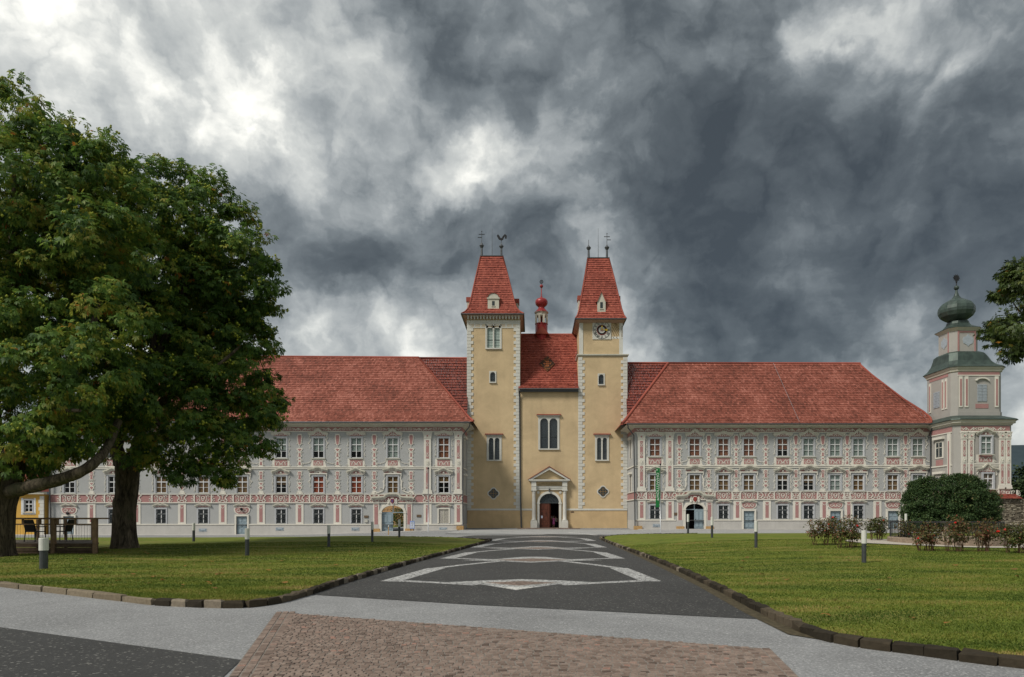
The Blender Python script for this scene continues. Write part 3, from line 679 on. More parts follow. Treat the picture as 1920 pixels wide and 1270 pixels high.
# raised pavements in front of the buildings
def pavement(name, poly, h, mat):
    mb = MB(); n = len(poly); mb.slab(poly, -.9, h); o = part(name, mb, mat, None); o['kind'] = 'structure'
pavement('pavement', [(-8.1, 82.6), (11.4, 82.6), (11.4, 85.4), (-8.1, 85.4)], .05, 'asphalt_light')
pavement('pavement', [(11.8, 77.4), (45.2, 77.4), (45.2, 79.3), (11.8, 79.3)], .07, 'plinth_plaster')
mb = MB()
for xa in range(-62, -9, 4):
    xb = min(xa + 4, -8.5); za, zb = float(gz(xa, 78)) + .07, float(gz(xb, 78)) + .07
    mb.add([(xa, 77.3, za - .6), (xb, 77.3, zb - .6), (xb, 77.3, zb), (xa, 77.3, za), (xa, 79.2, za), (xb, 79.2, zb)], [(0, 1, 2, 3), (3, 2, 5, 4)])
part('pavement', mb, 'plinth_plaster', None)['kind'] = 'structure'
pavement('door_apron', [(-1.9, 82.4), (5.6, 82.4), (3.9, 85.2), (-.3, 85.2)], .09, 'setts_brown')
# ------------------------------------------------------------------ stucco ornaments (local: x along the wall, z up, wall plane y = 0, front = -y)
W, P_, G_ = 0, 1, 2                                       # material slots: white, pink, grey
OM = ['white_stucco', 'pink_stucco', 'cornice_buff']
def cornice(mb, pts, w=.13, d=.26):
    mb.ribbon(pts, w, -d, .02, G_)
    lo = [(x * .97, z - w * .9) for x, z in pts]; mb.ribbon(lo, w * .85, -d * .62, .02, W)
    lo = [(x * .94, z - w * 1.7) for x, z in pts]; mb.ribbon(lo, w * .5, -d * .34, .02, W)
def both(mb, pts, w, d, mi=W, taper=True):
    mb.ribbon(pts, w, -d, .02, mi, taper); mb.ribbon(mir(pts), w, -d, .02, mi, taper)
def blob(mb, half, d=.05, rim=.10):                      # white shape with a pink field inside
    o = sym(half); cz = sum(z for x, z in half) / len(half)
    n = len(o); out = []
    for i in range(n):
        x0, z0 = o[i - 1]; x1, z1 = o[(i + 1) % n]; dx, dz = x1 - x0, z1 - z0; l = math.hypot(dx, dz) or 1
        out.append((o[i][0] + dz / l * rim, o[i][1] - dx / l * rim))
    mb.prism(out, -d, .02, W); mb.prism([(x * .86, cz + (z - cz) * .93) for x, z in o], -d - .012, -d + .01, P_)
def orn_hood(kind):
    mb = MB()
    if kind == 'top_a':
        mb.prism(sym([(.86, .06), (.86, .30), (.45, .34), (.2, .5)]), -.03, .02, P_)
        cornice(mb, [(-1.10, .36), (-.92, .44), (-.55, .44), (-.32, .56), (0, .62), (.32, .56), (.55, .44), (.92, .44), (1.10, .36)])
        for s in (-.5, 0, .5): mb.ribbon(arc(s, .12, .16, 0, 180, 7), .07, -.07, .02, W)
        both(mb, spiral(.72, .2, .14, .04, -90, 230, 9), .06, .06)
    if kind == 'top_b':
        mb.prism(sym([(.86, .06), (.86, .30), (.45, .36), (.2, .62)]), -.03, .02, P_)
        cornice(mb, [(-1.14, .36), (-.80, .44), (-.50, .50), (-.24, .74), (0, .92), (.24, .74), (.50, .50), (.80, .44), (1.14, .36)])
        for s in (-.6, -.2, .2, .6): mb.ribbon(arc(s, .10, .14, 0, 180, 7), .065, -.07, .02, W)
        mb.ribbon(arc(0, .42, .14, 0, 360, 10), .06, -.08, .02, W)
        both(mb, [(.98, .28), (.95, .05), (1.06, -.15), (.98, -.34)], .09, .09)
    if kind == 'mid_a':
        mb.prism(sym([(.80, .10), (.80, .30), (.40, .48), (.1, .58)]), -.03, .02, P_)
        cornice(mb, [(-1.06, .36), (-.85, .46), (-.60, .50), (-.32, .68), (0, .78), (.32, .68), (.60, .50), (.85, .46), (1.06, .36)], .15, .34)
        both(mb, spiral(.45, .26, .20, .05, -60, 260, 10), .075, .08); mb.ball((0, -.05, .26), .12, 6, W)
        mb.ribbon([(-.86, .08), (.86, .08)], .09, -.12, .02, W)
    if kind == 'mid_b':
        mb.prism(sym([(.95, .20), (.95, .48), (.50, .55), (.2, .72)]), -.03, .02, P_)
        cornice(mb, [(-1.14, .62), (-.80, .68), (-.50, .72), (-.25, .86), (0, .90), (.25, .86), (.50, .72), (.80, .68), (1.14, .62)], .15, .36)
        for a in range(15, 180, 25): mb.ribbon([(.08 * math.cos(R(a)), .22 + .06 * math.sin(R(a))), (.42 * math.cos(R(a)), .22 + .36 * math.sin(R(a)))], .085, -.09, .02, W)
        mb.ribbon(arc(0, .22, .45, 0, 180, 12, .40), .05, -.07, .02, W)
        mb.ribbon([(-1.02, .14), (1.02, .14)], .14, -.14, .02, W)
        both(mb, [(.92, .10), (.98, -.05), (.94, -.22)], .13, .12)
        for k in range(5):
            for s in (-1, 1): mb.ball((s * .93, -.04, -.34 - k * .12), .05, 5, W)
    if kind == 'low':
        cornice(mb, [(-.92, .26), (-.72, .30), (-.48, .40), (-.28, .44), (0, .36), (.28, .44), (.48, .40), (.72, .30), (.92, .26)], .10, .22)
        mb.prism(sym([(.62, .08), (.62, .20), (.3, .26)]), -.03, .02, P_)
        both(mb, spiral(.30, .16, .10, .03, 0, 280, 8), .05, .06)
    return mb.mesh('window_hood', OM)
def orn_surround(kind, w, h):
    """scrolls up both sides of a window, w x h is the opening"""
    mb = MB(); x = w / 2
    if kind == 'a':
        for z0 in (.25, h * .60):
            both(mb, [(x + .30, z0), (x + .36, z0 + .22), (x + .28, z0 + .46), (x + .38, z0 + .70)], .07, .05)
            both(mb, spiral(x + .33, z0 + .74, .12, .03, -90, 220, 8), .05, .05); both(mb, spiral(x + .36, z0 - .02, .10, .03, 90, -220, 8), .05, .05)
    else:
        both(mb, [(x + .24, h - .1), (x + .34, h - .45), (x + .50, h - .62), (x + .36, h - .82), (x + .26, h - 1.1)], .09, .05)
        both(mb, spiral(x + .48, h - .58, .11, .03, -90, 220, 8), .05, .05); both(mb, spiral(x + .30, h - 1.15, .10, .03, 90, -220, 8), .05, .05)
    return mb.mesh('window_surround', OM)
def orn_apron(kind):
    mb = MB()
    if kind == 'a':
        mb.prism([(-.98, .0), (.98, .0), (.98, .88), (-.98, .88)], -.025, .02, W); mb.prism([(-.72, .08), (.72, .08), (.72, .80), (-.72, .80)], -.04, -.02, P_)
        both(mb, [(0, .20), (.14, .42), (.30, .60), (.46, .40), (.50, .18)], .075, .06, W, False)
        both(mb, spiral(.58, .60, .12, .03, 180, 500, 8), .05, .06); both(mb, spiral(.22, .20, .11, .03, 90, 420, 8), .05, .06)
        both(mb, spiral(1.02, .12, .16, .04, 180, -140, 9), .06, .05)
    else:
        mb.prism([(-.92, 0), (.92, 0), (.78, .50), (.82, .86), (-.82, .86), (-.78, .50)], -.025, .02, W); mb.prism([(-.56, .12), (.56, .12), (.56, .72), (-.56, .72)], -.04, -.02, P_)
        mb.ribbon(arc(0, .42, .17, 0, 360, 12), .06, -.06, .02, W)
        both(mb, spiral(.36, .42, .15, .04, 180, 480, 9), .055, .06); both(mb, [(.18, .2), (.4, .2)], .05, .06, W, False)
        both(mb, spiral(.74, .66, .18, .05, 200, -120, 9), .07, .06)
        for k in range(7):
            for s in (-1, 1): mb.ball((s * (.92 + .15 * k), -.03, .52 - .085 * k + .01 * k * k), .055 + .012 * (k % 2), 5, W)
    return mb.mesh('apron_panel', OM)
def orn_cartouche(kind, H):
    mb = MB()
    if kind == 'top':                                       # hanging strip of bell, leaf and shield shapes
        k = H / 3.72
        Z = lambda pts: [(x, z * k) for x, z in pts]
        blob(mb, Z([(.10, .12), (.17, .20), (.11, .42), (.15, .52)])); blob(mb, Z([(.06, .68), (.14, .74), (.06, .84)]))
        blob(mb, Z([(.10, 1.02), (.17, 1.08), (.09, 1.24), (.15, 1.44)])); blob(mb, Z([(.05, 1.62), (.10, 1.70), (.26, 1.84), (.08, 1.92)]))
        blob(mb, Z([(.05, 2.30), (.14, 2.42), (.20, 2.80), (.24, 3.20), (.18, 3.40)]), .06, .06)
        mb.ball((0, -.03, 2.10 * k), .06, 5, W); mb.ribbon([(-.24, 3.46 * k), (.24, 3.46 * k)], .07, -.09, .02, W)
        for z, r in ((.12, .14), (.62, .10), (1.50, .13), (1.86, .12), (2.42, .10), (3.18, .12)):
            both(mb, spiral(.24 + r * .5, z * k, r, .03, 200, -120, 8), .05, .045)
        mb.prism([(-.30, -.02), (.30, -.02), (.26, .07 * k), (-.26, .07 * k)], -.05, .02, W)
    else:
        k = H / 2.85
        Z = lambda pts: [(x, z * k) for x, z in pts]
        mb.prism(Z([(-.36, 0), (.36, 0), (.26, .22), (.20, .40), (-.20, .40), (-.26, .22)]), -.03, .02, W)
        blob(mb, Z([(.04, .50), (.12, .64), (.22, .78), (.10, .86)])); blob(mb, Z([(.06, 1.06), (.12, 1.14), (.24, 1.30), (.10, 1.26)]))
        blob(mb, Z([(.08, 1.66), (.17, 1.74), (.11, 1.98), (.18, 2.16), (.20, 2.50), (.12, 2.60)]), .06, .06)
        mb.ribbon(arc(0, 2.30 * k, .10, 0, 360, 10), .04, -.09, .02, W); both(mb, spiral(.15, 1.42 * k, .14, .03, 180, -160, 8), .05, .05)
        for z, r in ((.10, .14), (.62, .10), (.92, .12), (1.60, .12), (2.14, .10), (2.58, .11)):
            both(mb, spiral(.24 + r * .5, z * k, r, .03, 200, -120, 8), .05, .045)
    return mb.mesh('cartouche', OM)
def orn_band(kind, H):
    mb = MB(); h = H
    if kind == 'window':
        for s in (-1, 1): mb.ribbon([(s * .98, 0), (s * .98, h)], .13, -.07, .02, W)
        both(mb, spiral(.52, h * .30, .20, .05, 180, 520, 10), .065, .05); both(mb, spiral(.60, h * .74, .17, .05, 200, -160, 10), .06, .05)
        both(mb, [(0, h * .18), (.18, h * .44), (.22, h * .80)], .065, .05); mb.ribbon(arc(0, h * .60, .15, 0, 360, 10), .05, -.05, .02, W)
        both(mb, [(.30, h * .10), (.42, h * .5), (.32, h * .92)], .05, .05, W, False)
        both(mb, spiral(1.25, h * .26, .20, .05, 60, 420, 10), .07, .05); both(mb, spiral(1.18, h * .74, .13, .04, 240, -60, 8), .06, .05)
    else:
        both(mb, [(.34, h * .04), (.52, h * .18), (.42, h * .40), (.28, h * .55), (.42, h * .80), (.58, h * .96)], .09, .06, W, False)
        both(mb, spiral(.24, h * .30, .12, .03, 0, 320, 8), .05, .05); mb.ribbon(arc(0, h * -.02, .24, 10, 170, 8), .07, -.06, .02, W)
        mb.ribbon([(0, h * .42), (0, h * .92)], .06, -.05, .02, W); both(mb, spiral(.13, h * .82, .10, .03, 180, -120, 8), .045, .05)
        both(mb, spiral(.52, h * .84, .11, .03, 180, -120, 8), .05, .05)
    return mb.mesh('band_scroll', OM)
def orn_frieze(var):
    mb = MB(); h = .44
    if var == 0:
        for s in (-1, 1):
            mb.ribbon([(s * .08, .06), (s * .40, .34), (s * .72, .10), (s * .86, .30)], .08, -.05, .02, W)
            mb.ribbon(spiral(s * .42, .16, .10, .03, 90, 90 + s * 300, 8), .065, -.05, .02, W)
    else:
        for s in (-1, 1):
            mb.ribbon([(s * .10, .10), (s * .10, .34), (s * .50, .34), (s * .50, .12), (s * .28, .12), (s * .28, .24)], .065, -.05, .02, W)
            mb.ribbon(spiral(s * .70, .22, .15, .04, -90, -90 + s * 320, 9), .05, -.05, .02, W)
    return mb.mesh('frieze_scroll', OM)
def orn_strip(H):
    mb = MB()
    mb.prism([(-.45, 0), (.45, 0), (.45, H), (-.45, H)], -.05, .02, W)
    mb.prism([(-.19, .18), (-.1, .24), (0, .18), (.1, .24), (.19, .18), (.19, H - .42), (.12, H - .48), (.19, H - .58 + .3), (.19, H - .22), (-.19, H - .22), (-.19, H - .28), (-.12, H - .48), (-.19, H - .42)], -.062, -.04, P_)
    mb.ribbon(arc(0, H - .44, .12, 180, 360, 8), .05, -.08, .02, W)
    return mb.mesh('ground_pilaster', OM)
def orn_pilaster(H):
    mb = MB(); w = .40
    mb.box(-w, w, -.12, .02, .42, H - .75, W)
    for z0, z1 in ((.60, H * .43), (H * .57, H - .95)):
        mb.prism([(-.17, z0), (.17, z0), (.17, z1), (-.17, z1)], -.135, -.10, P_)
        for e, s in ((z0 + .18, 1), (z1 - .18, -1)):
            for q in (-1, 1): mb.ribbon([(q * .02, e), (q * .13, e + s * .14), (q * .03, e + s * .34), (q * .10, e + s * .5)], .045, -.155, -.1, W)
            mb.ribbon(arc(0, e + s * .25, .06, 0, 360, 8), .035, -.155, -.1, W)
    mb.prism([(.25 * math.cos(2 * math.pi * i / 16), H * .5 + .34 * math.sin(2 * math.pi * i / 16)) for i in range(16)], -.15, -.1, W)
    mb.prism([(.17 * math.cos(2 * math.pi * i / 16), H * .5 + .25 * math.sin(2 * math.pi * i / 16)) for i in range(16)], -.158, -.14, G_)
    mb.ball((.02, -.15, H * .5 + .06), .09, 6, W); mb.prism([(-.12, H * .5 - .18), (.13, H * .5 - .18), (.06, H * .5 - .02), (-.06, H * .5 - .02)], -.18, -.14, W)
    mb.box(-.56, .56, -.17, .02, 0, .16, W); mb.box(-.50, .50, -.15, .02, .16, .42, W)
    mb.box(-.46, .46, -.16, .02, H - .75, H - .68, W); mb.prism([(-.40, H - .68), (.40, H - .68), (.52, H - .12), (-.52, H - .12)], -.15, .02, W)
    for q in (-1, 1):
        mb.ribbon(spiral(q * .34, H - .24, .15, .03, 90, 90 + q * 360, 9), .07, -.20, .02, W); mb.ribbon([(q * .10, H - .64), (q * .18, H - .46), (q * .30, H - .42)], .08, -.19, .02, W)
    mb.ball((0, -.16, H - .45), .10, 6, P_); mb.box(-.56, .56, -.2, .02, H - .12, H, W)
    return mb.mesh('pilaster', OM)

# ---- windows: casing and glazing bars in one mesh, panes, blind and sill as sub-parts
_pane = {}
def pane_mesh(w, h, mat):
    k = (round(w, 3), round(h, 3), mat)
    if k not in _pane:
        mb = MB(); mb.box(-w / 2, w / 2, -.004, .004, -h / 2, h / 2); _pane[k] = mb.mesh('pane', [mat])
    return _pane[k]
_win = {}
def window_meshes(w, h, rows=(.34, .33, .33), grille=False):
    k = (round(w, 3), round(h, 3), rows, grille)
    if k in _win: return _win[k]
    mb = MB(); c = .15                                       # grey casing round the opening, standing proud of the wall
    for x0, x1, z0, z1 in ((-w / 2 - c, -w / 2, -.06, h + c), (w / 2, w / 2 + c, -.06, h + c), (-w / 2, w / 2, h, h + c)): mb.box(x0, x1, -.055, .10, z0, z1, 1)
    f = .055; y0, y1 = .05, .12
    for x0, x1 in ((-w / 2, -w / 2 + f), (w / 2 - f, w / 2), (-.04, .04)): mb.box(x0, x1, y0, y1, 0, h, 0)
    cells = []; z = h
    for i, r in enumerate(rows):
        b = .075 if i in (0, 1) else .035
        z1 = z - (f if i == 0 else (.05 if i == 1 else .018)); z0 = z - r * h + (.05 if i == 0 else .018 if i < len(rows) - 1 else f)
        cells.append((z0, z1)); z -= r * h
    edges = [h] + [v for c_ in cells for v in (c_[1], c_[0])] + [0]
    for i in range(0, len(edges), 2):
        for s in (-1, 1):
            xa, xb = sorted((s * .04, s * (w / 2 - f))); mb.box(xa, xb, y0 + .006, y1 - .006, edges[i + 1], edges[i], 0)
    me = mb.mesh('window', ['window_white', 'casing_grey'])
    panes = [(s * (w / 2 - f + .045) / 2, (z0 + z1) / 2, w / 2 - f - .045, z1 - z0) for z0, z1 in cells for s in (-1, 1)]
    sm = MB(); sm.box(-w / 2 - c - .08, w / 2 + c + .08, -.15, .04, -.13, -.062); sill = sm.mesh('sill', ['cornice_buff'])
    gm = None
    if grille:
        q = MB(); cw, ch = w / 2, h / 3
        for s in (-1, 1):
            for r in range(3):
                cx, cz = s * w / 4, h / 6 + r * ch
                for a in (-1, 1):
                    q.ribbon([(cx - cw * .44, cz - a * ch * .46), (cx + cw * .44, cz + a * ch * .46)], .045, .012, .03)
                q.ribbon([(cx + .14 * math.cos(R(t)), cz + .14 * math.sin(R(t))) for t in range(0, 361, 45)], .035, .012, .03)
        for z_ in (0.02, h / 3, 2 * h / 3, h - .02): q.box(-w / 2, w / 2, .008, .035, z_ - .02, z_ + .02)
        gm = q.mesh('grille', ['lead_light'])
    _win[k] = (me, panes, sill, gm); return _win[k]
_blind = {}
def blind_mesh(w, h, mat):
    k = (round(w, 3), round(h, 3), mat)
    if k not in _blind:
        mb = MB(); n = 14 if mat.startswith('curtain') else 1
        for i in range(n):
            x0, x1 = -w / 2 + i * w / n, -w / 2 + (i + 1) * w / n; y0, y1 = (.03 if i % 2 else 0), (0 if i % 2 else .03)
            if n == 1: y0 = y1 = 0
            mb.add([(x0, y0, 0), (x1, y1, 0), (x1, y1, h), (x0, y0, h)], [(0, 1, 2, 3)])
        _blind[k] = mb.mesh('blind', [mat])
    return _blind[k]
def window(parent, x, y, z, w, h, blind=None, cover=1.0, rows=(.34, .33, .33), grille=False, mat='pane_glass', name='window'):
    me, panes, sill, gm = window_meshes(w, h, rows, grille)
    o = put(name, me, parent, (x, y, z))
    for px, pz, pw, ph in panes: put('pane', pane_mesh(pw, ph, mat), o, (x + px, y + .085, z + pz))
    put('sill', sill, o, (x, y, z))
    if blind: put('curtain' if blind.startswith('curtain') else 'blind', blind_mesh(w - .04, h * cover, blind), o, (x, y + .16, z + h * (1 - cover)))
    if gm: put('grille', gm, o, (x, y, z))
    return o

# ---- doors
def door_leaf(w, h, mats, arch=False, panels=((.08, .40), (.45, .92))):
    mb = MB(); mb.box(0, w, -.03, .05, 0, h, 0)
    for (a, b) in panels:
        for x0, x1 in ((.07 * w + .02, .47 * w), (.53 * w, .93 * w - .02)):
            z0, z1 = a * h, b * h
            mb.box(x0, x1, -.045, -.02, z0, z1, 1); mb.box(x0 + .05, x1 - .05, -.062, -.03, z0 + .05, z1 - .05, 0)
    return mb.mesh('door', mats)

DF = {}
def portal(root, X, Yw, z0, w, spring, kind, open_side):
    """carriage doorway with arch ring, pink pilasters, moulded hood, crest and two leaves; z0 = threshold"""
    r = w / 2; top = spring + r * .62
    A = lambda k=1.0, n=14: [(r * k * math.cos(math.pi * i / n), spring + r * .62 * math.sin(math.pi * i / n) * (k if k > 1 else 1)) for i in range(n + 1)]
    mb = MB()                                                # masonry above the arch inside the square wall opening
    a = A()
    mb.prism([(r, spring - .0), (r + .02, spring), (r + .02, top + .12), (-r - .02, top + .12), (-r - .02, spring)] + list(reversed(a))[0:-1], -.03, .30, W)
    ring = [(r + .13, 0)] + [((r + .13) * math.cos(math.pi * i / 16), spring + (r * .62 + .13) * math.sin(math.pi * i / 16)) for i in range(17)] + [(-r - .13, 0)]
    mb.ribbon(ring, .26, -.14, .05, W)
    mb.box(-.14, .14, -.22, .02, top - .02, top + .34, W)
    for s in (-1, 1): mb.box(s * (r + .13) - .17, s * (r + .13) + .17, -.17, .02, spring - .10, spring + .02, W)
    put('portal_surround', mb.mesh('portal_surround', OM), root, (X, Yw, z0))
    H = top + .42
    for s in (-1, 1):
        mb = MB(); c = 0
        mb.box(c - .34, c + .34, -.06, .02, .32, H, W); mb.box(c - .21, c + .21, -.075, -.02, .40, H - .32, P_)
        mb.box(c - .36, c + .36, -.12, .02, H - .22, H - .12, W); mb.box(c - .40, c + .40, -.16, .02, H - .12, H, W)
        mb.ribbon(arc(c, H - .42, .12, 180, 360, 8), .05, -.10, .02, W)
        put('portal_pilaster', mb.mesh('portal_pilaster', OM), root, (X + s * (r + .62), Yw, z0))
        mb = MB(); mb.prism([(-.46, -.3), (.46, -.3), (.44, .30), (-.44, .30)], -.20, .02)
        put('portal_plinth', mb.mesh('portal_plinth', ['sandstone']), root, (X + s * (r + .62), Yw, z0))
    mb = MB()
    mb.prism([(-r - .9, H - .02), (r + .9, H - .02), (r + .9, H + .34), (.75, H + .34), (.55, H + .62), (-.55, H + .62), (-.75, H + .34), (-r - .9, H + .34)], -.05, .02, P_)
    for s in (-1, 1):
        for q in (.75, 1.15, 1.5): mb.ribbon(spiral(s * q, H + .16, .14, .04, 0, s * 320, 8), .06, -.10, .02, W)
    cornice(mb, [(-r - 1.20, H + .40), (-r - .95, H + .52), (-r - .35, H + .54), (-.95, H + .60), (-.72, H + .84), (-.45, H + .94), (.45, H + .94), (.72, H + .84), (.95, H + .60), (r + .35, H + .54), (r + .95, H + .52), (r + 1.20, H + .40)], .17, .44)
    both(mb, [(1.02, H + 2.5), (1.0, H + 1.7), (1.12, H + 1.28), (1.5, H + 1.12), (1.9, H + .98)], .12, .08, W, False)
    both(mb, spiral(1.30, H + 1.50, .24, .05, 200, 540, 10), .08, .08); both(mb, spiral(1.98, H + .98, .20, .05, 180, -160, 10), .09, .10)
    put('portal_hood', mb.mesh('portal_hood', OM), root, (X, Yw, z0))
    mb = MB()                                                # coat of arms with its two supporters
    mb.prism(sym([(.02, H - .22), (.16, H - .06), (.22, H + .22), (.16, H + .34)]), -.30, .02, 1); mb.prism(sym([(.02, H - .12), (.10, H - .02), (.14, H + .2), (.1, H + .27)]), -.32, -.28, 2)
    mb.ribbon(arc(0, H + .08, .30, 0, 360, 16), .09, -.26, .02, 0); mb.box(-.16, .16, -.3, .02, H + .36, H + .44, 0)
    for s in (-1, 1):
        mb.ball((s * .44, -.16, H + .30), .10, 6, 0); mb.lathe([(.06, -.32), (.15, -.22), (.13, 0), (.16, .16), (.05, .24)], (s * .44, -.12, H + .02), 8, 0)
        mb.ribbon([(s * .40, H + .14), (s * .28, H + .20), (s * .2, H + .1)], .07, -.24, .02, 0)
    put('coat_of_arms', mb.mesh('coat_of_arms', ['white_stucco', 'crest_red', 'crest_blue'] if kind == 'left' else ['white_stucco', 'crest_red', 'crest_red']), root, (X, Yw, z0))
    # fanlight bars and leaves
    mb = MB()
    mb.ribbon([(-r, spring), (r, spring)], .09, .16, .24); mb.box(-.05, .05, .165, .235, spring, top)
    for k in range(6):
        c = -r * .80 + k * r * .32
        mb.ribbon(spiral(c, spring + .20 + .14 * (1 - abs(c) / r), .15, .04, 0, 330, 9), .035, .18, .20, 1)
    put('fanlight', mb.mesh('fanlight', ['door_blue', 'iron_dark']), root, (X, Yw, z0))
    leaf = door_leaf(r - .02, spring - .05, ['door_blue', 'door_blue_dark'], True)
    s = -1 if open_side > 0 else 1
    d = put('door', leaf, root, (X + (-r + .01 if s < 0 else .01), Yw + .20, z0 + .02))
    mb = MB(); mb.ball((0, 0, 0), .06, 6); put('handle', mb.mesh('handle', ['iron_dark']), d, (X + (-.12 if s < 0 else .12), Yw + .13, z0 + 1.1))
    d = put('door', leaf, root, (X + (r if open_side > 0 else -r), Yw + .24, z0 + .02), R(84) if open_side > 0 else R(96))
    return top

# ---- one wing of the monastery
def wing(tagname, label, root_loc, Yw, xl, xr, cols, carts, pils, strips, yy, base_z, eave, side):
    """yy: photo rows of the horizontal divisions"""
    root = thing('monastery_wing', label, 'building', root_loc)
    Zp = lambda y: PZ(y, Yw); Xp = lambda x: PX(x, Yw)
    zt0, zt1 = Zp(yy['top'][1]), Zp(yy['top'][0]); zm0, zm1 = Zp(yy['mid'][1]), Zp(yy['mid'][0]); zg0, zg1 = Zp(yy['low'][1]), Zp(yy['low'][0])
    sc0, band1, band0, pl1, fr0, fr1 = Zp(yy['string']), Zp(yy['band'][0]), Zp(yy['band'][1]), Zp(yy['plinth']), Zp(yy['frieze'][1]), Zp(yy['frieze'][0])
    ww, wg = 1.20, 1.12
    ops = []; wins = []
    for c in cols:
        X = Xp(c['x'])
        if c.get('top', True): ops.append((X - ww / 2, X + ww / 2, zt0, zt1)); wins.append((c, X, zt0, zt1 - zt0, 'top'))
        if c.get('mid', True): ops.append((X - ww / 2, X + ww / 2, zm0, zm1)); wins.append((c, X, zm0, zm1 - zm0, 'mid'))
        g = c.get('low', 'win')
        if g == 'win' or g == 'shut': ops.append((X - wg / 2, X + wg / 2, zg0, zg1)); wins.append((c, X, zg0, zg1 - zg0, g))
        if g == 'door': ops.append((X - .62, X + .62, c['dz'], c['dz'] + 2.05))
        if g == 'portal': ops.append((X - c['w'] / 2, X + c['w'] / 2, c['dz'], c['dz'] + c['spring'] + c['w'] / 2 * .62 + .02))
    mb = MB(); wall(mb, xl, xr, pl1, fr1 + .35, Yw, [o for o in [(a, b, max(c_, pl1), d) for a, b, c_, d in ops]], .30)
    xs, xe = (xr, xl) if side > 0 else (xl, xr)
    xin = xr if side < 0 else xl                                   # end towards the church
    mb.add([(xin, Yw, pl1), (xin, 93, pl1), (xin, 93, fr1 + .35), (xin, Yw, fr1 + .35)], [(0, 1, 2, 3)])
    xo = xl if side < 0 else xr
    mb.add([(xo, Yw, base_z), (xo, 93, base_z), (xo, 93, fr1 + .35), (xo, Yw, fr1 + .35)], [(0, 1, 2, 3)])
    part('wall', mb, 'grey_plaster', root)
    mb = MB(); wall(mb, xl - .0, xr + .0, base_z, pl1 - .02, Yw - .10, [o for o in [(a, b, c_, min(d, pl1 - .02)) for a, b, c_, d in ops] if o[2] < pl1 - .05], .40)
    mb.box(xl, xr, Yw - .10, Yw, pl1 - .02, pl1 - .012); mb.add([(xin, Yw - .1, base_z), (xin, 85, base_z), (xin, 85, pl1), (xin, Yw - .1, pl1)], [(0, 1, 2, 3)])
    part('plinth', mb, 'plinth_plaster', root)
    # dark rooms behind the openings
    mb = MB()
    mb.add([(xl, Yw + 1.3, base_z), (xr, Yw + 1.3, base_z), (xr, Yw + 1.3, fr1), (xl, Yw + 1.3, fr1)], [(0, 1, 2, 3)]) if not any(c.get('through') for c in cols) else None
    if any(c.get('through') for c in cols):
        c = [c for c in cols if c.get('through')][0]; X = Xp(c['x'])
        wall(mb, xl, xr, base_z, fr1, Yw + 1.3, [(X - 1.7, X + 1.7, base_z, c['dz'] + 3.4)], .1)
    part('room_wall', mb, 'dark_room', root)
    # running mouldings
    gaps = [(Xp(c['x']) - c['w'] / 2 - 1.1, Xp(c['x']) + c['w'] / 2 + 1.1) for c in cols if c.get('low') == 'portal'] + [(Xp(c['x']) - .85, Xp(c['x']) + .85) for c in cols if c.get('low') == 'door']
    def runs():
        x = xl
        for a, b in sorted(gaps):
            if a > x: yield x, a
            x = b
        if x < xr: yield x, xr
    def moulding(name, items, mat):
        q = MB()
        for x0, x1, z0, z1, d in items: q.box(x0, x1, Yw - d, Yw + .02, z0, z1)
        part(name, q, mat, root)
    moulding('plinth_moulding', [(a, b, pl1 - .06, pl1 + .05, .16) for a, b in runs()], 'white_stucco')
    moulding('string_course', [(xl, xr, sc0 + .03, sc0 + .14, .10), (xl, xr, sc0 - .15, sc0 - .05, .07)], 'white_stucco')
    moulding('band_moulding', [(xl, xr, band1, band1 + .07, .12), (xl, xr, band0 - .11, band0, .12)], 'white_stucco')
    moulding('pink_band', [(xl, xr, band0, band1, .03)], 'pink_stucco')
    moulding('pink_frieze', [(xl, xr, fr0, fr1, .03)], 'pink_stucco')
    moulding('frieze_moulding', [(xl, xr, fr0 - .10, fr0 - .003, .08)], 'white_stucco')
    # coved eaves cornice
    q = MB(); e0 = fr1 + .004; kk = (eave - e0) / .62; prof = [(0, 0), (.12, .0), (.12, .14 * kk), (.24, .20 * kk), (.24, .32 * kk), (.42, .42 * kk), (.66, .47 * kk), (.66, .54 * kk), (1.0, .57 * kk), (1.0, .62 * kk)]
    for i in range(len(prof) - 1):
        (d0, h0), (d1, h1) = prof[i], prof[i + 1]
        a0 = xin + (d0 if side < 0 else -d0); a1 = xin + (d1 if side < 0 else -d1)
        q.add([(xo, Yw - d0, e0 + h0), (a0, Yw - d0, e0 + h0), (a1, Yw - d1, e0 + h1), (xo, Yw - d1, e0 + h1)], [(0, 1, 2, 3)])
        q.add([(a0, Yw - d0, e0 + h0), (a0, 84.6, e0 + h0), (a1, 84.6, e0 + h1), (a1, Yw - d1, e0 + h1)], [(0, 1, 2, 3)])
    part('cornice', q, 'cornice_buff', root)
    q = MB(); gx = xin + (1.05 if side < 0 else -1.05); q.tube([(xo, Yw - 1.08, eave + .02), (gx, Yw - 1.08, eave + .02)], .085, 8)
    part('gutter', q, 'gutter_metal', root)
    # frieze scrolls
    fm = [orn_frieze(0), orn_frieze(1)]; x = xl + 1.1; k = 0
    while x < xr - 1:
        put('frieze_scroll', fm[k % 2], root, (x, Yw - .03, fr0)); x += 1.72; k += 1
    # windows with their stucco
    hoods = {k: DF.setdefault(('hood', k), orn_hood(k)) for k in ('top_a', 'top_b', 'mid_a', 'mid_b', 'low')}
    ap = {k: DF.setdefault(('ap', k), orn_apron(k)) for k in 'ab'}
    ht, hm = zt1 - zt0, zm1 - zm0
    su = {(k, f): orn_surround(k, ww, h) for k in 'ab' for f, h in (('top', ht), ('mid', hm))}
    bw = orn_band('window', band1 - band0); bp = orn_band('pier', band1 - band0)
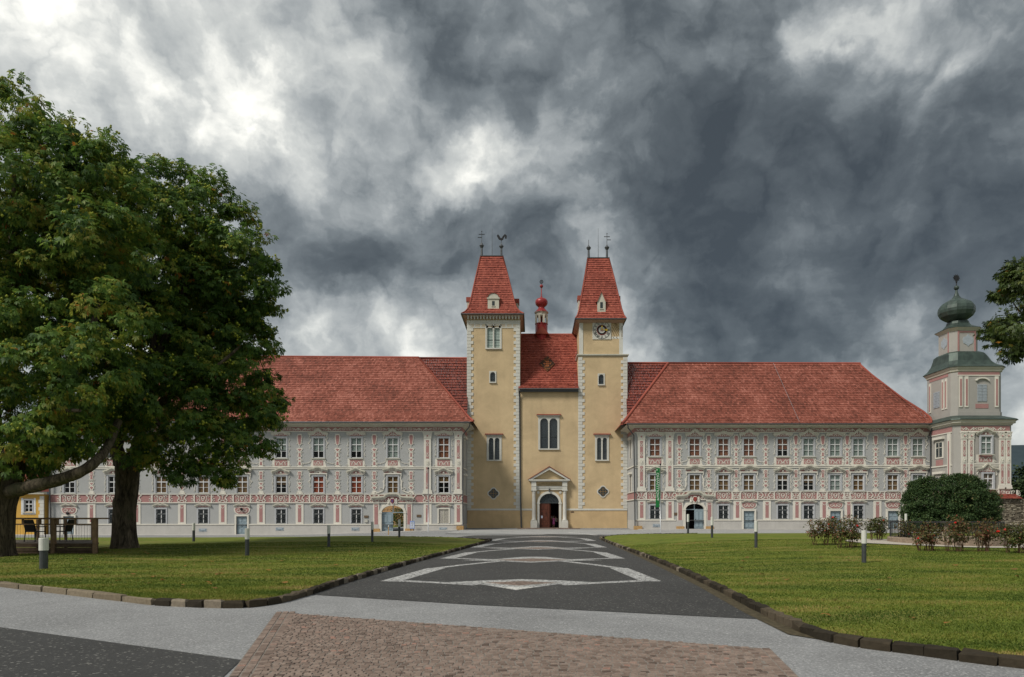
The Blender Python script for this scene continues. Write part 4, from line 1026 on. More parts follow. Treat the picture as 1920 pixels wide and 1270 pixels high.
    for c, X, z, h, fl in wins:
        if fl in ('top', 'mid'):
            b = c.get('b' + fl[0]); window(root, X, Yw, z, ww, h, b[0] if b else None, b[1] if b else 1)
            k = c['k']; put('window_hood', hoods[fl + '_' + k], root, (X, Yw, z + h + .16)); put('window_surround', su[(k, fl)], root, (X, Yw, z))
        elif fl == 'win':
            window(root, X, Yw, z, wg, h, None, 1, (.34, .33, .33), True); put('window_hood', hoods['low'], root, (X, Yw, z + h + .16))
        else:
            q = MB(); q.box(-wg / 2, wg / 2, .06, .1, 0, h, 0)
            for i in range(6):
                for a in (-1, 1): q.ribbon([(-wg / 2 + i * wg / 6, 0 if a > 0 else h), (min(wg / 2, -wg / 2 + i * wg / 6 + h * .5), min(h, (wg - i * wg / 6) * 2) if a > 0 else h - min(h, (wg - i * wg / 6) * 2))], .02, .04, .07, 1)
            q.box(-.03, .03, .03, .08, 0, h, 1)
            for x0, x1, z0_, z1_ in ((-wg / 2 - .15, -wg / 2, 0, h + .15), (wg / 2, wg / 2 + .15, 0, h + .15), (-wg / 2, wg / 2, h, h + .15)): q.box(x0, x1, -.05, .1, z0_, z1_, 2)
            put('shuttered_window', q.mesh('shuttered_window', ['blind_grey', 'cornice_buff', 'white_stucco']), root, (X, Yw, z)); put('window_hood', hoods['low'], root, (X, Yw, z + h + .16))
    for c in cols:
        X = Xp(c['x'])
        if c.get('top', True): put('apron_panel', ap[c['k']], root, (X, Yw, sc0 + .15)).scale[2] = (zt0 - .14 - sc0 - .15) / .88
        if c.get('low') != 'portal': put('band_scroll', bw, root, (X, Yw - .03, band0))
        if c.get('low') == 'door':
            dz = c['dz']; q = MB()
            for x0, x1, z0_, z1_ in ((-.80, -.62, -.1, 2.25), (.62, .80, -.1, 2.25), (-.62, .62, 2.05, 2.25)): q.box(x0, x1, -.16, .3, z0_, z1_)
            put('door_frame', q.mesh('door_frame', ['white_stucco']), root, (X, Yw, dz))
            d = put('door', door_leaf(1.22, 2.03, ['door_blue', 'door_blue_dark'], False, ((.06, .30), (.36, .62), (.68, .94))), root, (X - .61, Yw + .10, dz))
            q = MB(); q.box(-.03, .03, -.08, 0, -.05, .05); put('handle', q.mesh('handle', ['iron_dark']), d, (X + .5, Yw + .06, dz + 1.0))
            q = MB(); q.prism(sym([(.50, 2.28), (.82, 2.5), (.95, 2.85), (.80, 3.10)]), -.05, .02, W); q.prism(sym([(.40, 2.34), (.70, 2.52), (.80, 2.85), (.68, 3.02)]), -.065, -.03, P_)
            both(q, spiral(.42, 2.72, .22, .05, 180, 520, 10), .07, .10); both(q, [(.05, 2.5), (.16, 2.8), (.5, 2.98)], .06, .10)
            put('door_cartouche', q.mesh('door_cartouche', OM), root, (X, Yw, dz)); put('window_hood', hoods['low'], root, (X, Yw, zg1 + .16))
        if c.get('low') == 'portal': portal(root, X, Yw, c['dz'], c['w'], c['spring'], c['pk'], c['open'])
    ct = orn_cartouche('top', fr0 - .1 - (sc0 + .15)); cm = orn_cartouche('mid', sc0 - .16 - band1 - .08)
    for x in carts:
        X = Xp(x); put('cartouche', ct, root, (X, Yw, sc0 + .16)); put('cartouche', cm, root, (X, Yw, band1 + .08)); put('band_scroll', bp, root, (X, Yw - .03, band0))
    pm = orn_pilaster(fr0 - .1 - band1 - .08)
    for x in pils: put('pilaster', pm, root, (Xp(x), Yw, band1 + .075)); put('band_scroll', bp, root, (Xp(x), Yw - .03, band0))
    st = orn_strip(band0 - .12 - pl1 - .05)
    for x in strips: put('ground_pilaster', st, root, (Xp(x), Yw, pl1 + .05))
    # the short side towards the church
    q = MB(); s = 1 if side < 0 else -1; xf = xin
    for z0_, z1_, d in ((band0, band1, .03), (fr0, fr1, .03)): q.box(min(xf, xf + s * d), max(xf, xf + s * d), Yw + .0, 85, z0_, z1_, P_)
    for z0_, z1_, d in ((sc0 + .03, sc0 + .14, .10), (band1 + .003, band1 + .07, .12), (band0 - .11, band0 - .003, .12)): q.box(min(xf, xf + s * d), max(xf, xf + s * d), Yw + .01, 85, z0_, z1_, W)
    for z0_, z1_ in ((zt0, zt1), (zm0, zm1)):
        for ya in (81.2, 82.4): q.box(min(xf, xf + s * .08), max(xf, xf + s * .08), ya, ya + .15, z0_ - .1, z1_ + .15, W)
        q.box(min(xf, xf + s * .02), max(xf, xf + s * .02), 81.35, 82.4, z0_, z1_, G_); q.box(min(xf, xf + s * .3), max(xf, xf + s * .3), 81.0, 82.8, z1_ + .2, z1_ + .42, W)
    part('side_stucco', q, ['white_stucco', 'pink_stucco', 'iron_dark'], root)
    return root
# ------------------------------------------------------------------ the two wings
YW = 79.0
g_ = lambda x: float(gz(PX(x, YW), 78))
cw = lambda x, k, bt=None, bm=None, **kw: dict(x=x, k=k, bt=bt, bm=bm, **kw)
GRN, RED, OCH, RST, GRY = ('blind_green', .98), ('curtain_red', 1), ('curtain_ochre', 1), ('blind_rust', 1), ('blind_grey', .62)
colsL = [cw(130, 'a', None, None, low='door', dz=g_(130) + .08), cw(213, 'a', GRY), cw(302, 'a', GRN, OCH), cw(381, 'a', GRN, OCH), cw(454, 'b', OCH, OCH, low='door', dz=g_(454) + .08),
         cw(527, 'a', ('blind_green', .62), ('curtain_ochre', .5)), cw(597, 'b', ('blind_green', .66), RED), cw(668, 'a', ('blind_green', .66), RED),
         cw(736.5, 'b', GRN, OCH, low='portal', w=2.52, spring=2.15, dz=g_(736) + .08, pk='left', open=1, through=True), cw(832, 'a', RST, ('curtain_ochre', .4), low='shut')]
yL = dict(top=(821.4, 858.6), mid=(893.4, 924.5), low=(955, 981.5), string=877.5, band=(927.8, 942), plinth=983.5, frieze=(801, 808.5))
wingL = wing('left', 'long stuccoed wing left of the church, grey and pink, behind the chestnut trees', (PX(866, YW), YW, g_(866)), YW, PX(95, YW), PX(866, YW), colsL,
             [172, 256.5, 341.6, 418, 489.6, 562, 633, 702, 771], [801.8, 859.5], [172, 256.5, 341.6, 418, 489.6, 562, 633, 801.8, 859.5], yL, -1.2, PZ(792.5, 78), -1)
colsR = [cw(1228, 'a', RST, OCH), cw(1302.5, 'b', RST, OCH, low='portal', w=2.10, spring=2.22, dz=.07, pk='right', open=-1), cw(1356.5, 'a', RST, OCH), cw(1404, 'b', RST, OCH, low='door', dz=.07),
         cw(1467.5, 'a', ('blind_rust', .6), ('curtain_ochre', .4)), cw(1516, 'b', GRN, ('curtain_ochre', .5)), cw(1566, 'a', GRN, GRN, low='door', dz=.07), cw(1609.5, 'b', GRN, OCH), cw(1674, 'a', GRN, OCH, low='door', dz=.07), cw(1721, 'b', GRN, GRN, low='none')]
yR = dict(top=(822.5, 855.5), mid=(890.5, 919.6), low=(948, 973), string=875, band=(923, 936), plinth=975.5, frieze=(803, 810))
wingR = wing('right', 'long stuccoed wing right of the church, grey and pink with blue doors', (PX(1190, YW), YW, 0), YW, PX(1190, YW), 45.35, colsR,
             [1273.5, 1328.5, 1380, 1435.5, 1492, 1542.5, 1588, 1641.5, 1697.5], [1202.5, 1255.5], [1203, 1256, 1382.5, 1438, 1494, 1545, 1591, 1645, 1699], yR, -.3, PZ(795.5, 78), 1)

def ridge(mb, pts, r=.13, mi=0): mb.tube(pts, r, 8, mi)
# left roof
eL = PZ(792.5, 78) + .08; zr = PZ(667.5, 86); zr2 = PZ(671, 86); xl = PX(95, YW)
mb = MB(); lo = [((xl - 1.2, 77.95, eL), (-6.75, 77.95, eL)), ((xl - .6, 78.7, eL + .62), (-7.3, 78.7, eL + .62)), ((xl + 6, 86, zr), (PX(785, 86), 86, zr2))]
tiles(mb, lo, .21, .34, .05, 0, 3); o = part('roof_slope', mb, 'roof_tile', wingL); o['kind'] = 'stuff'
mb = MB(); mb.add([(PX(785, 86), 86, zr2), (-6.75, 77.95, eL), (-6.75, 94, eL), (xl - 1.2, 94, eL), (xl + 6, 86, zr), (xl - 1.2, 77.95, eL)], [(0, 1, 2), (4, 0, 2, 3), (4, 3, 5)])
part('roof_back', mb, 'roof_tile_dark', wingL)
mb = MB(); ridge(mb, [(xl + 6, 86, zr + .03), (PX(785, 86), 86, zr2 + .03)]); ridge(mb, [(PX(785, 86), 86, zr2 + .03), (-7.3, 78.6, eL + .62), (-6.72, 77.9, eL + .08)], .12); part('ridge_tiles', mb, 'roof_tile_bright', wingL, smooth=True)
mb = MB(); tiles(mb, [((-16, 84.0, eL), (-8.05, 84.0, eL)), ((-14.6, 86.3, zr2 + .02), (-8.05, 86.3, PZ(672.5, 86.3)))], .21, .36, .09, 0, 5); o = part('link_roof', mb, 'roof_tile_dark', wingL); o['kind'] = 'stuff'
mb = MB(); ridge(mb, [(-14.2, 86.3, zr2 + .03), (-8.05, 86.3, PZ(672, 86.3))]); part('ridge_tiles', mb, 'roof_tile_bright', wingL, smooth=True)
# right roof, its right hip flaring out to the corner tower
eR = PZ(795, 78) + .06; zr = PZ(681, 86)
hipR = [(792, 1746), (786, 1747), (773, 1732), (749, 1694), (704, 1635), (684, 1612)]
ys_ = [795, 789, 784, 773, 749, 726, 704, 686, 681.5]; lo = []
for y in ys_:
    t = (795 - y) / (795 - 681.5); Y = 77.95 + 8.05 * t if t > .1 else 77.95 + 9.0 * t
    xr_ = np.interp(y, [h[0] for h in hipR][::-1], [h[1] for h in hipR][::-1]); xl_ = np.interp(y, [681.5, 789, 797], [1253, 1172, 1164])
    lo.append(((PX(xl_, Y), Y, PZ(y, Y)), (PX(xr_, Y), Y, PZ(y, Y))))
mb = MB(); tiles(mb, lo, .21, .34, .05, 0, 4); o = part('roof_slope', mb, 'roof_tile', wingR); o['kind'] = 'stuff'
mb = MB(); A0, A1 = lo[-1]; B0, B1 = lo[0]; bk = 94.0
mb.add([A0, A1, (B1[0], bk, B1[2]), (B0[0], bk, B0[2]), B0, B1], [(0, 1, 2, 3), (0, 3, 4), (1, 5, 2)]); part('roof_back', mb, 'roof_tile_dark', wingR)
mb = MB(); ridge(mb, [(a[0], a[1], a[2] + .04) for a, b in reversed(lo)], .17); ridge(mb, [(A0[0], A0[1], A0[2] + .03), (A1[0], A1[1], A1[2] + .0)]); ridge(mb, [(b[0], b[1], b[2] + .04) for a, b in lo], .11); part('ridge_tiles', mb, 'roof_tile_bright', wingR, smooth=True)
mb = MB(); tiles(mb, [((11.4, 84.0, eR), (18.5, 84.0, eR)), ((11.4, 86.2, zr + .02), (17.6, 86.2, zr + .02))], .21, .36, .09, 0, 6); o = part('link_roof', mb, 'roof_tile_dark', wingR); o['kind'] = 'stuff'
mb = MB(); ridge(mb, [(11.4, 86.2, zr + .05), (17.6, 86.2, zr + .05)]); part('ridge_tiles', mb, 'roof_tile_bright', wingR, smooth=True)
# lightning conductor strips on the slopes
def on_slope(root, x0, y0, x1, y1, dz):
    mb = MB(); pts = []
    for i in range(9):
        t = i / 8; x, y = lerp(x0, x1, t), lerp(y0, y1, t); f = (795 - y) / (795 - 681.5); Y = 77.95 + 8.05 * f - .1; pts.append((PX(x, Y), Y, PZ(y, Y) + dz))
    mb.tube(pts, .016, 5); part('lightning_conductor', mb, 'steel_pole', root)
on_slope(wingR, 1450, 682, 1499, 792, .05)
# downpipes at the inner corners, small wall fittings
def pipe(root, pts, r=.07): mb = MB(); mb.tube(pts, r, 8); part('downpipe', mb, 'gutter_metal', root, smooth=True)
pipe(wingL, [(-7.1, 77.9, eL - .1), (-7.2, 78.2, eL - .5), (-8.0, 78.75, eL - 1.4), (-8.02, 78.8, 2), (-8.02, 78.75, -.1)])
pipe(wingR, [(PX(1177, 77.9), 77.9, eR - .1), (PX(1178, 78), 78.1, eR - .5), (PX(1188.5, 78.7), 78.7, eR - 1.3), (PX(1190.5, 78.7), 78.72, 2), (PX(1190.5, 78.7), 78.6, .25), (PX(1193, 78.5), 78.4, .05)])
pipe(wingR, [(45.0, 77.9, eR), (45.05, 78.6, eR - 1.0), (45.05, 78.65, .05)], .09)
pipe(wingL, [(xl + .1, 78.7, 11.4), (xl + .1, 78.7, -.6)], .09)
def wall_fit(name, root, x, y, w, h, mat, d=.06, Yw=YW - .0):
    mb = MB(); X, Z = PX(x, Yw), PZ(y, Yw); mb.box(X - w / 2, X + w / 2, Yw - d, Yw + .01, Z - h / 2, Z + h / 2); mb.box(X - w / 2 + .03, X + w / 2 - .03, Yw - d - .012, Yw - d + .002, Z - h / 2 + .03, Z + h / 2 - .03); part(name, mb, mat, root)
for x, y in ((687, 969), (785.5, 967.5)): wall_fit('plaque', wingL, x, y, .5, .26, 'plaque_bronze')
wall_fit('plaque', wingR, 1267, 964, .34, .3, 'plaque_bronze'); wall_fit('letter_box', wingL, 687, 977, .34, .34, 'board_pale', .1)
for r_, xs_, y_ in ((wingL, (525, 666.5, 831), 992), (wingL, (381,), 994), (wingR, (1231,), 985.5)):
    for x in xs_:
        mb = MB(); X, Z = PX(x, YW), PZ(y_, YW)
        mb.box(X - .45, X + .45, YW - .13, YW - .09, Z - .18, Z + .18, 0)
        for q in (-1, 1): mb.box(X + q * .32 - .03, X + q * .32 + .03, YW - .15, YW - .125, Z - .12, Z + .12, 1)
        mb.box(X - .3, X + .3, YW - .152, YW - .124, Z - .05, Z - .01, 1); mb.box(X - .12, X + .12, YW - .154, YW - .123, Z - .14, Z - .1, 1)
        part('cellar_vent', mb, ['shutter_grey', 'door_blue_dark'], r_)
for r_, x, y in ((wingL, 454, 955), (wingL, 129, 963)):
    mb = MB(); X, Z = PX(x, YW), PZ(y, YW); mb.lathe([(.06, -.16), (.14, -.12), (.16, .08), (.05, .16)], (X, YW - .22, Z), 8); mb.box(X - .03, X + .03, YW - .2, YW, Z + .06, Z + .1); part('wall_lamp', mb, 'iron_dark', r_)

# passage and court seen through the left portal
Xp_ = PX(736.5, YW); dz = g_(736) + .08
mb = MB()
for xa_, xb_ in ((-1.6, -7.0), (1.6, 1.6)): mb.add([(Xp_ + xa_, YW + .32, dz - .5), (Xp_ + xb_, 92, dz - .5), (Xp_ + xb_, 92, dz + 3.3), (Xp_ + xa_, YW + .32, dz + 3.3)], [(0, 1, 2, 3)])
mb.add([(Xp_ - 1.6, YW + .32, dz + 3.3), (Xp_ + 1.6, YW + .32, dz + 3.3), (Xp_ + 1.6, 92, dz + 3.3), (Xp_ - 7.0, 92, dz + 3.3)], [(0, 1, 2, 3)])
part('passage', mb, 'plinth_plaster', wingL)
flat('court_path', [(Xp_ - 2.4, 79.2), (Xp_ + 1.6, 79.2), (Xp_ + 1.0, 92), (Xp_ + 2, 125), (Xp_ - 3, 125), (Xp_ - 6.5, 92)], 'asphalt_light', dz - .03)
flat('court_lawn', [(-60, 95), (Xp_ + 12, 95), (Xp_ + 14, 135), (-60, 135)], 'lawn_grass', dz - .06)
t = thing('court_wall', 'orange plastered wall seen through the open left gateway', 'wall', (-20, 128, -.3)); mb = MB(); mb.box(-45, 0, 127.5, 128, -.8, 4.6)
part('wall', mb, 'orange_wall', t); mb = MB(); mb.box(-45.2, .2, 127.2, 128.3, 4.6, 4.9); part('coping', mb, 'roof_tile_bright', t)
# dark lobby behind the right portal
mb = MB(); Xq = PX(1302.5, YW); mb.box(Xq - 1.5, Xq + 1.5, YW + .4, YW + 6, -.05, 3.4); mb.f = [f for f in mb.f if True]; 

# ------------------------------------------------------------------ church front
YC = 85.0
XC = lambda x: PX(x, YC); ZC = lambda y: PZ(y, YC)
church = thing('church', 'pale yellow church front with two steep red tower roofs', 'church', (XC(1029.8), YC, 0))
x0, x1, x2, x3 = XC(876), XC(975), XC(1084.5), XC(1176)
zL, zM, zR1, zR2 = ZC(592), ZC(731), ZC(665), ZC(600)
def op(x, y, w, h): X, Z = XC(x), ZC(y); return (X - w / 2, X + w / 2, Z, Z + h)      # x centre, y bottom in the photo
PXC = XC(1029.8)
oL = [op(925.3, 653, 1.80, 2.75), op(924, 716.5, .66, 1.22), op(926.5, 862.5, 1.62, 2.85)]
oM = [op(1029, 841.5, 2.40, 3.85), (PXC - 1.2, PXC + 1.2, -.3, 4.27)]
oR = [op(1127.3, 721, .66, 1.22), op(1128.7, 862.5, 1.50, 2.85)]
plz = ZC(956.5)
for nm, a, b, top, os_, m_ in (('tower_wall', x0, x1, zL, oL, 'church_yellow'), ('nave_wall', x1, x2, zM, oM, 'church_yellow'), ('tower_wall', x2, x3, zR1, oR, 'church_yellow')):
    mb = MB(); wall(mb, a, b, -1, top, YC, os_, .35)
    if nm == 'tower_wall':
        mb.add([(a, YC, -1), (a, YC + 6.6, -1), (a, YC + 6.6, top), (a, YC, top)], [(0, 3, 2, 1)]); mb.add([(b, YC, -1), (b, YC + 6.6, -1), (b, YC + 6.6, top), (b, YC, top)], [(0, 1, 2, 3)])
        mb.add([(a, YC + 6.6, -1), (b, YC + 6.6, -1), (b, YC + 6.6, top), (a, YC + 6.6, top), (a, YC, top), (b, YC, top)], [(0, 3, 2, 1), (3, 4, 5, 2)])
    part(nm, mb, m_, church)
mb = MB()                                                    # slightly different lower zone and its moulding, open at the portal
for a, b in ((x0 + .01, PXC - 1.9), (PXC + 1.9, x3 - .01)): mb.box(a, b, YC - .03, YC + .1, -1, plz - .05)
part('plinth', mb, 'church_yellow_low', church)
mb = MB()
for a, b in ((x0, PXC - 2.1), (PXC + 2.1, x3)): mb.box(a, b, YC - .09, YC + .1, plz - .05, plz + .10); mb.box(a, b, YC - .06, YC + .1, plz + .10, plz + .17)
part('plinth_moulding', mb, 'quoin_white', church)
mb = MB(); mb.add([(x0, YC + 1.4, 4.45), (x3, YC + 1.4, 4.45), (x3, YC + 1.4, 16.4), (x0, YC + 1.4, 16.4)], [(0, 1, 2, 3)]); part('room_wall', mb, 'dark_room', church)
# upper stage of the right tower
ux0, ux1 = XC(1087), XC(1168)
mb = MB(); mb.box(ux0, ux1, YC + .25, YC + 6.2, zR1 - .1, zR2 + .3); part('tower_stage', mb, 'church_yellow', church)
mb = MB(); mb.box(x2 - .18, x3 + .18, YC - .18, YC + 6.7, zR1 - .10, zR1 + .02); mb.box(x2 - .08, x3 + .08, YC - .09, YC + 6.7, zR1 - .22, zR1 - .10); part('ledge', mb, 'cornice_buff', church)
mb = MB()
for a, b in ((ux0 - .02, XC(1093.5)), (XC(1161.5), ux1 + .02)): mb.box(a, b, YC + .20, YC + .5, zR1 + .02, zR2 + .1)
mb.box(ux0 - .03, ux0 + .1, YC + .5, YC + 1.0, zR1 + .02, zR2 + .1); part('corner_strip', mb, 'quoin_white', church)
# quoins: single blocks, long and short in turn
def qmesh(w, h): mb = MB(); b = .02; mb.add([(-w / 2, .05, 0), (w / 2, .05, 0), (w / 2, .05, h), (-w / 2, .05, h), (-w / 2, -.035, .008), (w / 2, -.035, .008), (w / 2, -.035, h - .008), (-w / 2, -.035, h - .008), (-w / 2 + b, -.06, b), (w / 2 - b, -.06, b), (w / 2 - b, -.06, h - b), (-w / 2 + b, -.06, h - b)], [(0, 1, 5, 4), (1, 2, 6, 5), (2, 3, 7, 6), (3, 0, 4, 7), (4, 5, 9, 8), (5, 6, 10, 9), (6, 7, 11, 10), (7, 4, 8, 11), (8, 9, 10, 11)]); return mb.mesh('quoin_stone', ['quoin_white'])
qh = .395; ql, qs = qmesh(.80, qh - .008), qmesh(.52, qh - .008)
for xe, sgn, ztop in ((x0 - .03, 1, zL - .95), (x1 + .02, -1, zL - .95), (x2 - .02, 1, zR1 - .24), (x3 + .03, -1, zR1 - .24)):
    z = plz + .18; k = 0
    while z + qh < ztop:
        w = .80 if k % 2 else .52; put('quoin_stone', ql if k % 2 else qs, church, (xe + sgn * w / 2, YC, z)); z += qh; k += 1
# arched windows
def lights(parent, opn, n, mull=.09, bar=True, frame='quoin_white', glassm='church_glass', name='window', border=.12, cap=None):
    a, b, z0, z1 = opn; cx = (a + b) / 2; W_ = b - a; H_ = z1 - z0; mb = MB()
    lw = (W_ - 2 * border - (n - 1) * mull) / n; r = lw / 2; spring = H_ - border - r
    mb.box(-W_ / 2, -W_ / 2 + border, -.05, .2, 0, H_); mb.box(W_ / 2 - border, W_ / 2, -.05, .2, 0, H_)
    cs = []
    for i in range(n):
        c = -W_ / 2 + border + r + i * (lw + mull); cs.append(c)
        mb.prism([(c + r, spring), (c + r, H_), (c - r, H_), (c - r, spring)] + [(c + r * math.cos(math.pi - math.pi * j / 12), spring + r * math.sin(math.pi * j / 12)) for j in range(1, 12)], -.05, .2)
        if i: mb.box(c - r - mull, c - r, -.05, .2, 0, H_); mb.box(c - r - mull - .03, c - r + .03, -.08, .1, spring - .05, spring + .03)
    mb.box(-W_ / 2 - .10, W_ / 2 + .10, -.16, .05, -.14, 0)
    fo = .10
    for u0, u1, v0, v1 in ((-W_ / 2 - fo, -W_ / 2, 0, H_ + fo), (W_ / 2, W_ / 2 + fo, 0, H_ + fo), (-W_ / 2, W_ / 2, H_, H_ + fo)): mb.box(u0, u1, -.07, .05, v0, v1)
    o = put(name, mb.mesh(name, [frame]), parent, (cx, YC, z0))
    for c in cs:
        q = MB(); q.prism([(-r, spring * .45 + .03), (r, spring * .45 + .03)] + [(r * math.cos(math.pi * j / 12), spring + r * math.sin(math.pi * j / 12)) for j in range(13)], .14, .15)
        put('pane', q.mesh('pane', [glassm]), o, (cx + c, YC, z0)); q = MB(); q.box(-r, r, .14, .15, 0, spring * .45 - .03); put('pane', q.mesh('pane', [glassm]), o, (cx + c, YC, z0))
        q = MB(); q.box(-r, r, .10, .16, spring * .45 - .03, spring * .45 + .03)
        for k in range(1, 3): q.box(-r + k * lw / 3 - .012, -r + k * lw / 3 + .012, .125, .137, 0, spring + r * .6)
        k = .35
        while k < spring + r * .5: q.box(-r, r, .127, .136, k - .010, k + .010); k += .35
        put('lead_bar', q.mesh('lead_bar', ['lead_light']), o, (cx + c, YC, z0))
    if cap:
        q = MB(); q.box(-W_ / 2 - .22, W_ / 2 + .22, -.22, .02, H_ + .12, H_ + .22, 0); q.box(-W_ / 2 - .30, W_ / 2 + .30, -.30, .02, H_ + .22, H_ + .34, 1)
        put('tile_cap', q.mesh('tile_cap', ['quoin_white', 'roof_tile_bright']), o, (cx, YC, z0))
    return o
lights(church, oL[0], 2, .16, True, 'quoin_white', 'blind_green'); lights(church, oL[1], 1, border=.02); lights(church, oL[2], 2, .16, cap=1, border=.16)
lights(church, oM[0], 2, .16, cap=1, border=.14); lights(church, oR[0], 1, border=.02); lights(church, oR[1], 2, .16, cap=1, border=.14)
def quatre(x, y, r):
    X, Z = XC(x), ZC(y); out = []
    for k in range(4):
        a = k * 90; cxq, czq = r * .52 * math.cos(R(a)), r * .52 * math.sin(R(a))
        out += [(cxq + r * .5 * math.cos(R(a - 72 + j * 18)), czq + r * .5 * math.sin(R(a - 72 + j * 18))) for j in range(9)]
    mb = MB(); mb.prism([(a * 1.22, b * 1.22) for a, b in out], -.07, .02); o = put('quatrefoil_window', mb.mesh('quatrefoil_window', ['quoin_white']), church, (X, YC, Z))
    mb = MB(); mb.prism(out, -.078, -.05); put('pane', mb.mesh('pane', ['church_glass']), o, (X, YC, Z))
    mb = MB()
    for q in (-.3, 0, .3): mb.box(q - .02, q + .02, -.095, -.07, -r * .9 + abs(q), r * .9 - abs(q)); mb.box(-r * .9 + abs(q), r * .9 - abs(q), -.093, -.07, q - .02, q + .02)
    put('lead_bar', mb.mesh('lead_bar', ['curtain_ochre']), o, (X, YC, Z))
quatre(925.3, 925.5, .60); quatre(1130.5, 922, .60)
# portal with columns, pediment and inscription
def text_mesh(s, size, mat, ext=.008, sx=1.0):
    cu = bpy.data.curves.new('lettering', 'FONT'); cu.body = s; cu.size = size; cu.align_x = 'CENTER'; cu.align_y = 'CENTER'; cu.extrude = ext
    ob = bpy.data.objects.new('tmp', cu); COL.objects.link(ob); dg = bpy.context.evaluated_depsgraph_get(); me = bpy.data.meshes.new_from_object(ob.evaluated_get(dg)); bpy.data.objects.remove(ob)
    me.materials.clear(); me.materials.append(M[mat]); me.transform(Matrix.Diagonal((sx, 1, 1, 1))); me.transform(Matrix.Rotation(R(90), 4, 'X')); return me
for s in (-1, 1):
    mb = MB(); c = PXC + s * 1.89; mb.box(c - .40, c + .40, YC - .62, YC, 0, .86); mb.box(c - .36, c + .36, YC - .58, YC, .86, 1.0); part('pedestal', mb, 'quoin_white', church)
    mb = MB(); mb.box(c - .33, c + .33, YC - .55, YC, 4.62, 4.74); mb.box(c - .29, c + .29, YC - .50, YC, 4.74, 5.74); mb.box(c - .33, c + .33, YC - .54, YC, 5.18, 5.24); part('impost_block', mb, 'quoin_white', church)
for s in (-1, 1):
    mb = MB(); mb.lathe([(.29, 0), (.30, .06), (.27, .12), (.23, .18), (.232, .8), (.225, 2.0), (.20, 3.25), (.20, 3.32), (.24, 3.36), (.21, 3.42), (.21, 3.50), (.30, 3.60), (.31, 3.62)], (PXC + s * 1.89, YC - .27, 1.0), 18)
    part('column', mb, 'quoin_white', church, smooth=True)
mb = MB(); mb.box(PXC - 1.6, PXC + 1.6, YC - .16, YC + .02, 4.72, 4.94); mb.box(PXC - 1.6, PXC + 1.6, YC - .20, YC + .02, 4.94, 5.19)
mb.box(PXC - 2.35, PXC + 2.35, YC - .56, YC + .02, 5.74, 5.84); mb.box(PXC - 2.52, PXC + 2.52, YC - .68, YC + .02, 5.84, 5.98); part('entablature', mb, 'quoin_white', church)
mb = MB()
for s in (-1, 1):
    mb.prism([(PXC + s * 2.52, 5.985), (PXC + s * 2.10, 5.985), (PXC, 7.18), (PXC, 7.50)][::s], YC - .62, YC + .02, 0)
part('pediment', mb, 'quoin_white', church)
mb = MB()
for s in (-1, 1): mb.prism([(PXC + s * 2.62, 5.99), (PXC + s * 2.50, 5.99), (PXC, 7.50), (PXC, 7.60)][::s], YC - .70, YC + .02, 0)
part('pediment_tiles', mb, 'roof_tile_dark', church)
mb = MB(); mb.prism([(PXC - 2.0, 5.985), (PXC + 2.0, 5.985), (PXC, 7.15)], YC - .12, YC + .02); mb.box(PXC - 1.6, PXC + 1.6, YC - .06, YC + .02, 5.2, 5.74); part('tympanum', mb, 'church_yellow', church)
put('inscription', text_mesh('HAEC EST DOMUS DEI', .20, 'lettering'), church, (PXC - .02, YC - .07, 5.53)); put('inscription', text_mesh('IN QUA INVOCABITUR NOMEN EIUS', .16, 'lettering'), church, (PXC - .02, YC - .07, 5.34))
r = 1.2; sp = 3.13
mb = MB(); mb.prism([(PXC + r, sp), (PXC + r + .02, sp), (PXC + r + .02, 4.3), (PXC - r - .02, 4.3), (PXC - r - .02, sp)] + [(PXC + r * math.cos(math.pi - math.pi * j / 16), sp + 1.15 * math.sin(math.pi * j / 16)) for j in range(0, 16)], -.04 + YC, YC + .3); part('arch_fill', mb, 'church_yellow', church)
mb = MB(); mb.ribbon([(PXC + r + .14, 0)] + [(PXC + (r + .14) * math.cos(math.pi * j / 18), sp + (1.15 + .14) * math.sin(math.pi * j / 18)) for j in range(19)] + [(PXC - r - .14, 0)], .28, YC - .13, YC + .1)
for s in (-1, 1): mb.box(PXC + s * 1.34 - .20, PXC + s * 1.34 + .20, YC - .17, YC, sp - .12, sp + .04)
part('arch_ring', mb, 'quoin_white', church)
for s in (-1, 1):
    mb = MB(); mb.prism([(PXC + s * 1.35 + .16 * math.cos(2 * math.pi * j / 14), 4.42 + .16 * math.sin(2 * math.pi * j / 14)) for j in range(14)], YC - .06, YC + .02); part('roundel', mb, 'quoin_white', church)
mb = MB(); mb.lathe([(.04, 0), (.10, .05), (.07, .25), (.10, .40), (.03, .55)], (PXC + .02, YC - .3, 4.45), 8); part('keystone_figure', mb, 'lead_grey', church)
mb = MB(); mb.prism([(PXC + (r - .02) * math.cos(math.pi * j / 16), sp + .05 + 1.08 * math.sin(math.pi * j / 16)) for j in range(17)], YC + .2, YC + .21, 0)
for rr in (.35, .65, .92): mb.ribbon([(PXC + r * rr * math.cos(math.pi * j / 16), sp + .06 + 1.1 * rr * math.sin(math.pi * j / 16)) for j in range(17)], .03, YC + .17, YC + .19, 1)
for a in range(18, 180, 18): mb.ribbon([(PXC + .15 * math.cos(R(a)), sp + .06 + .15 * math.sin(R(a))), (PXC + r * .95 * math.cos(R(a)), sp + .06 + 1.05 * math.sin(R(a)))], .03, YC + .165, YC + .185, 1)
mb.box(PXC - r, PXC + r, YC + .14, YC + .24, sp - .04, sp + .06, 1); part('fanlight', mb, ['church_glass', 'lead_light'], church)
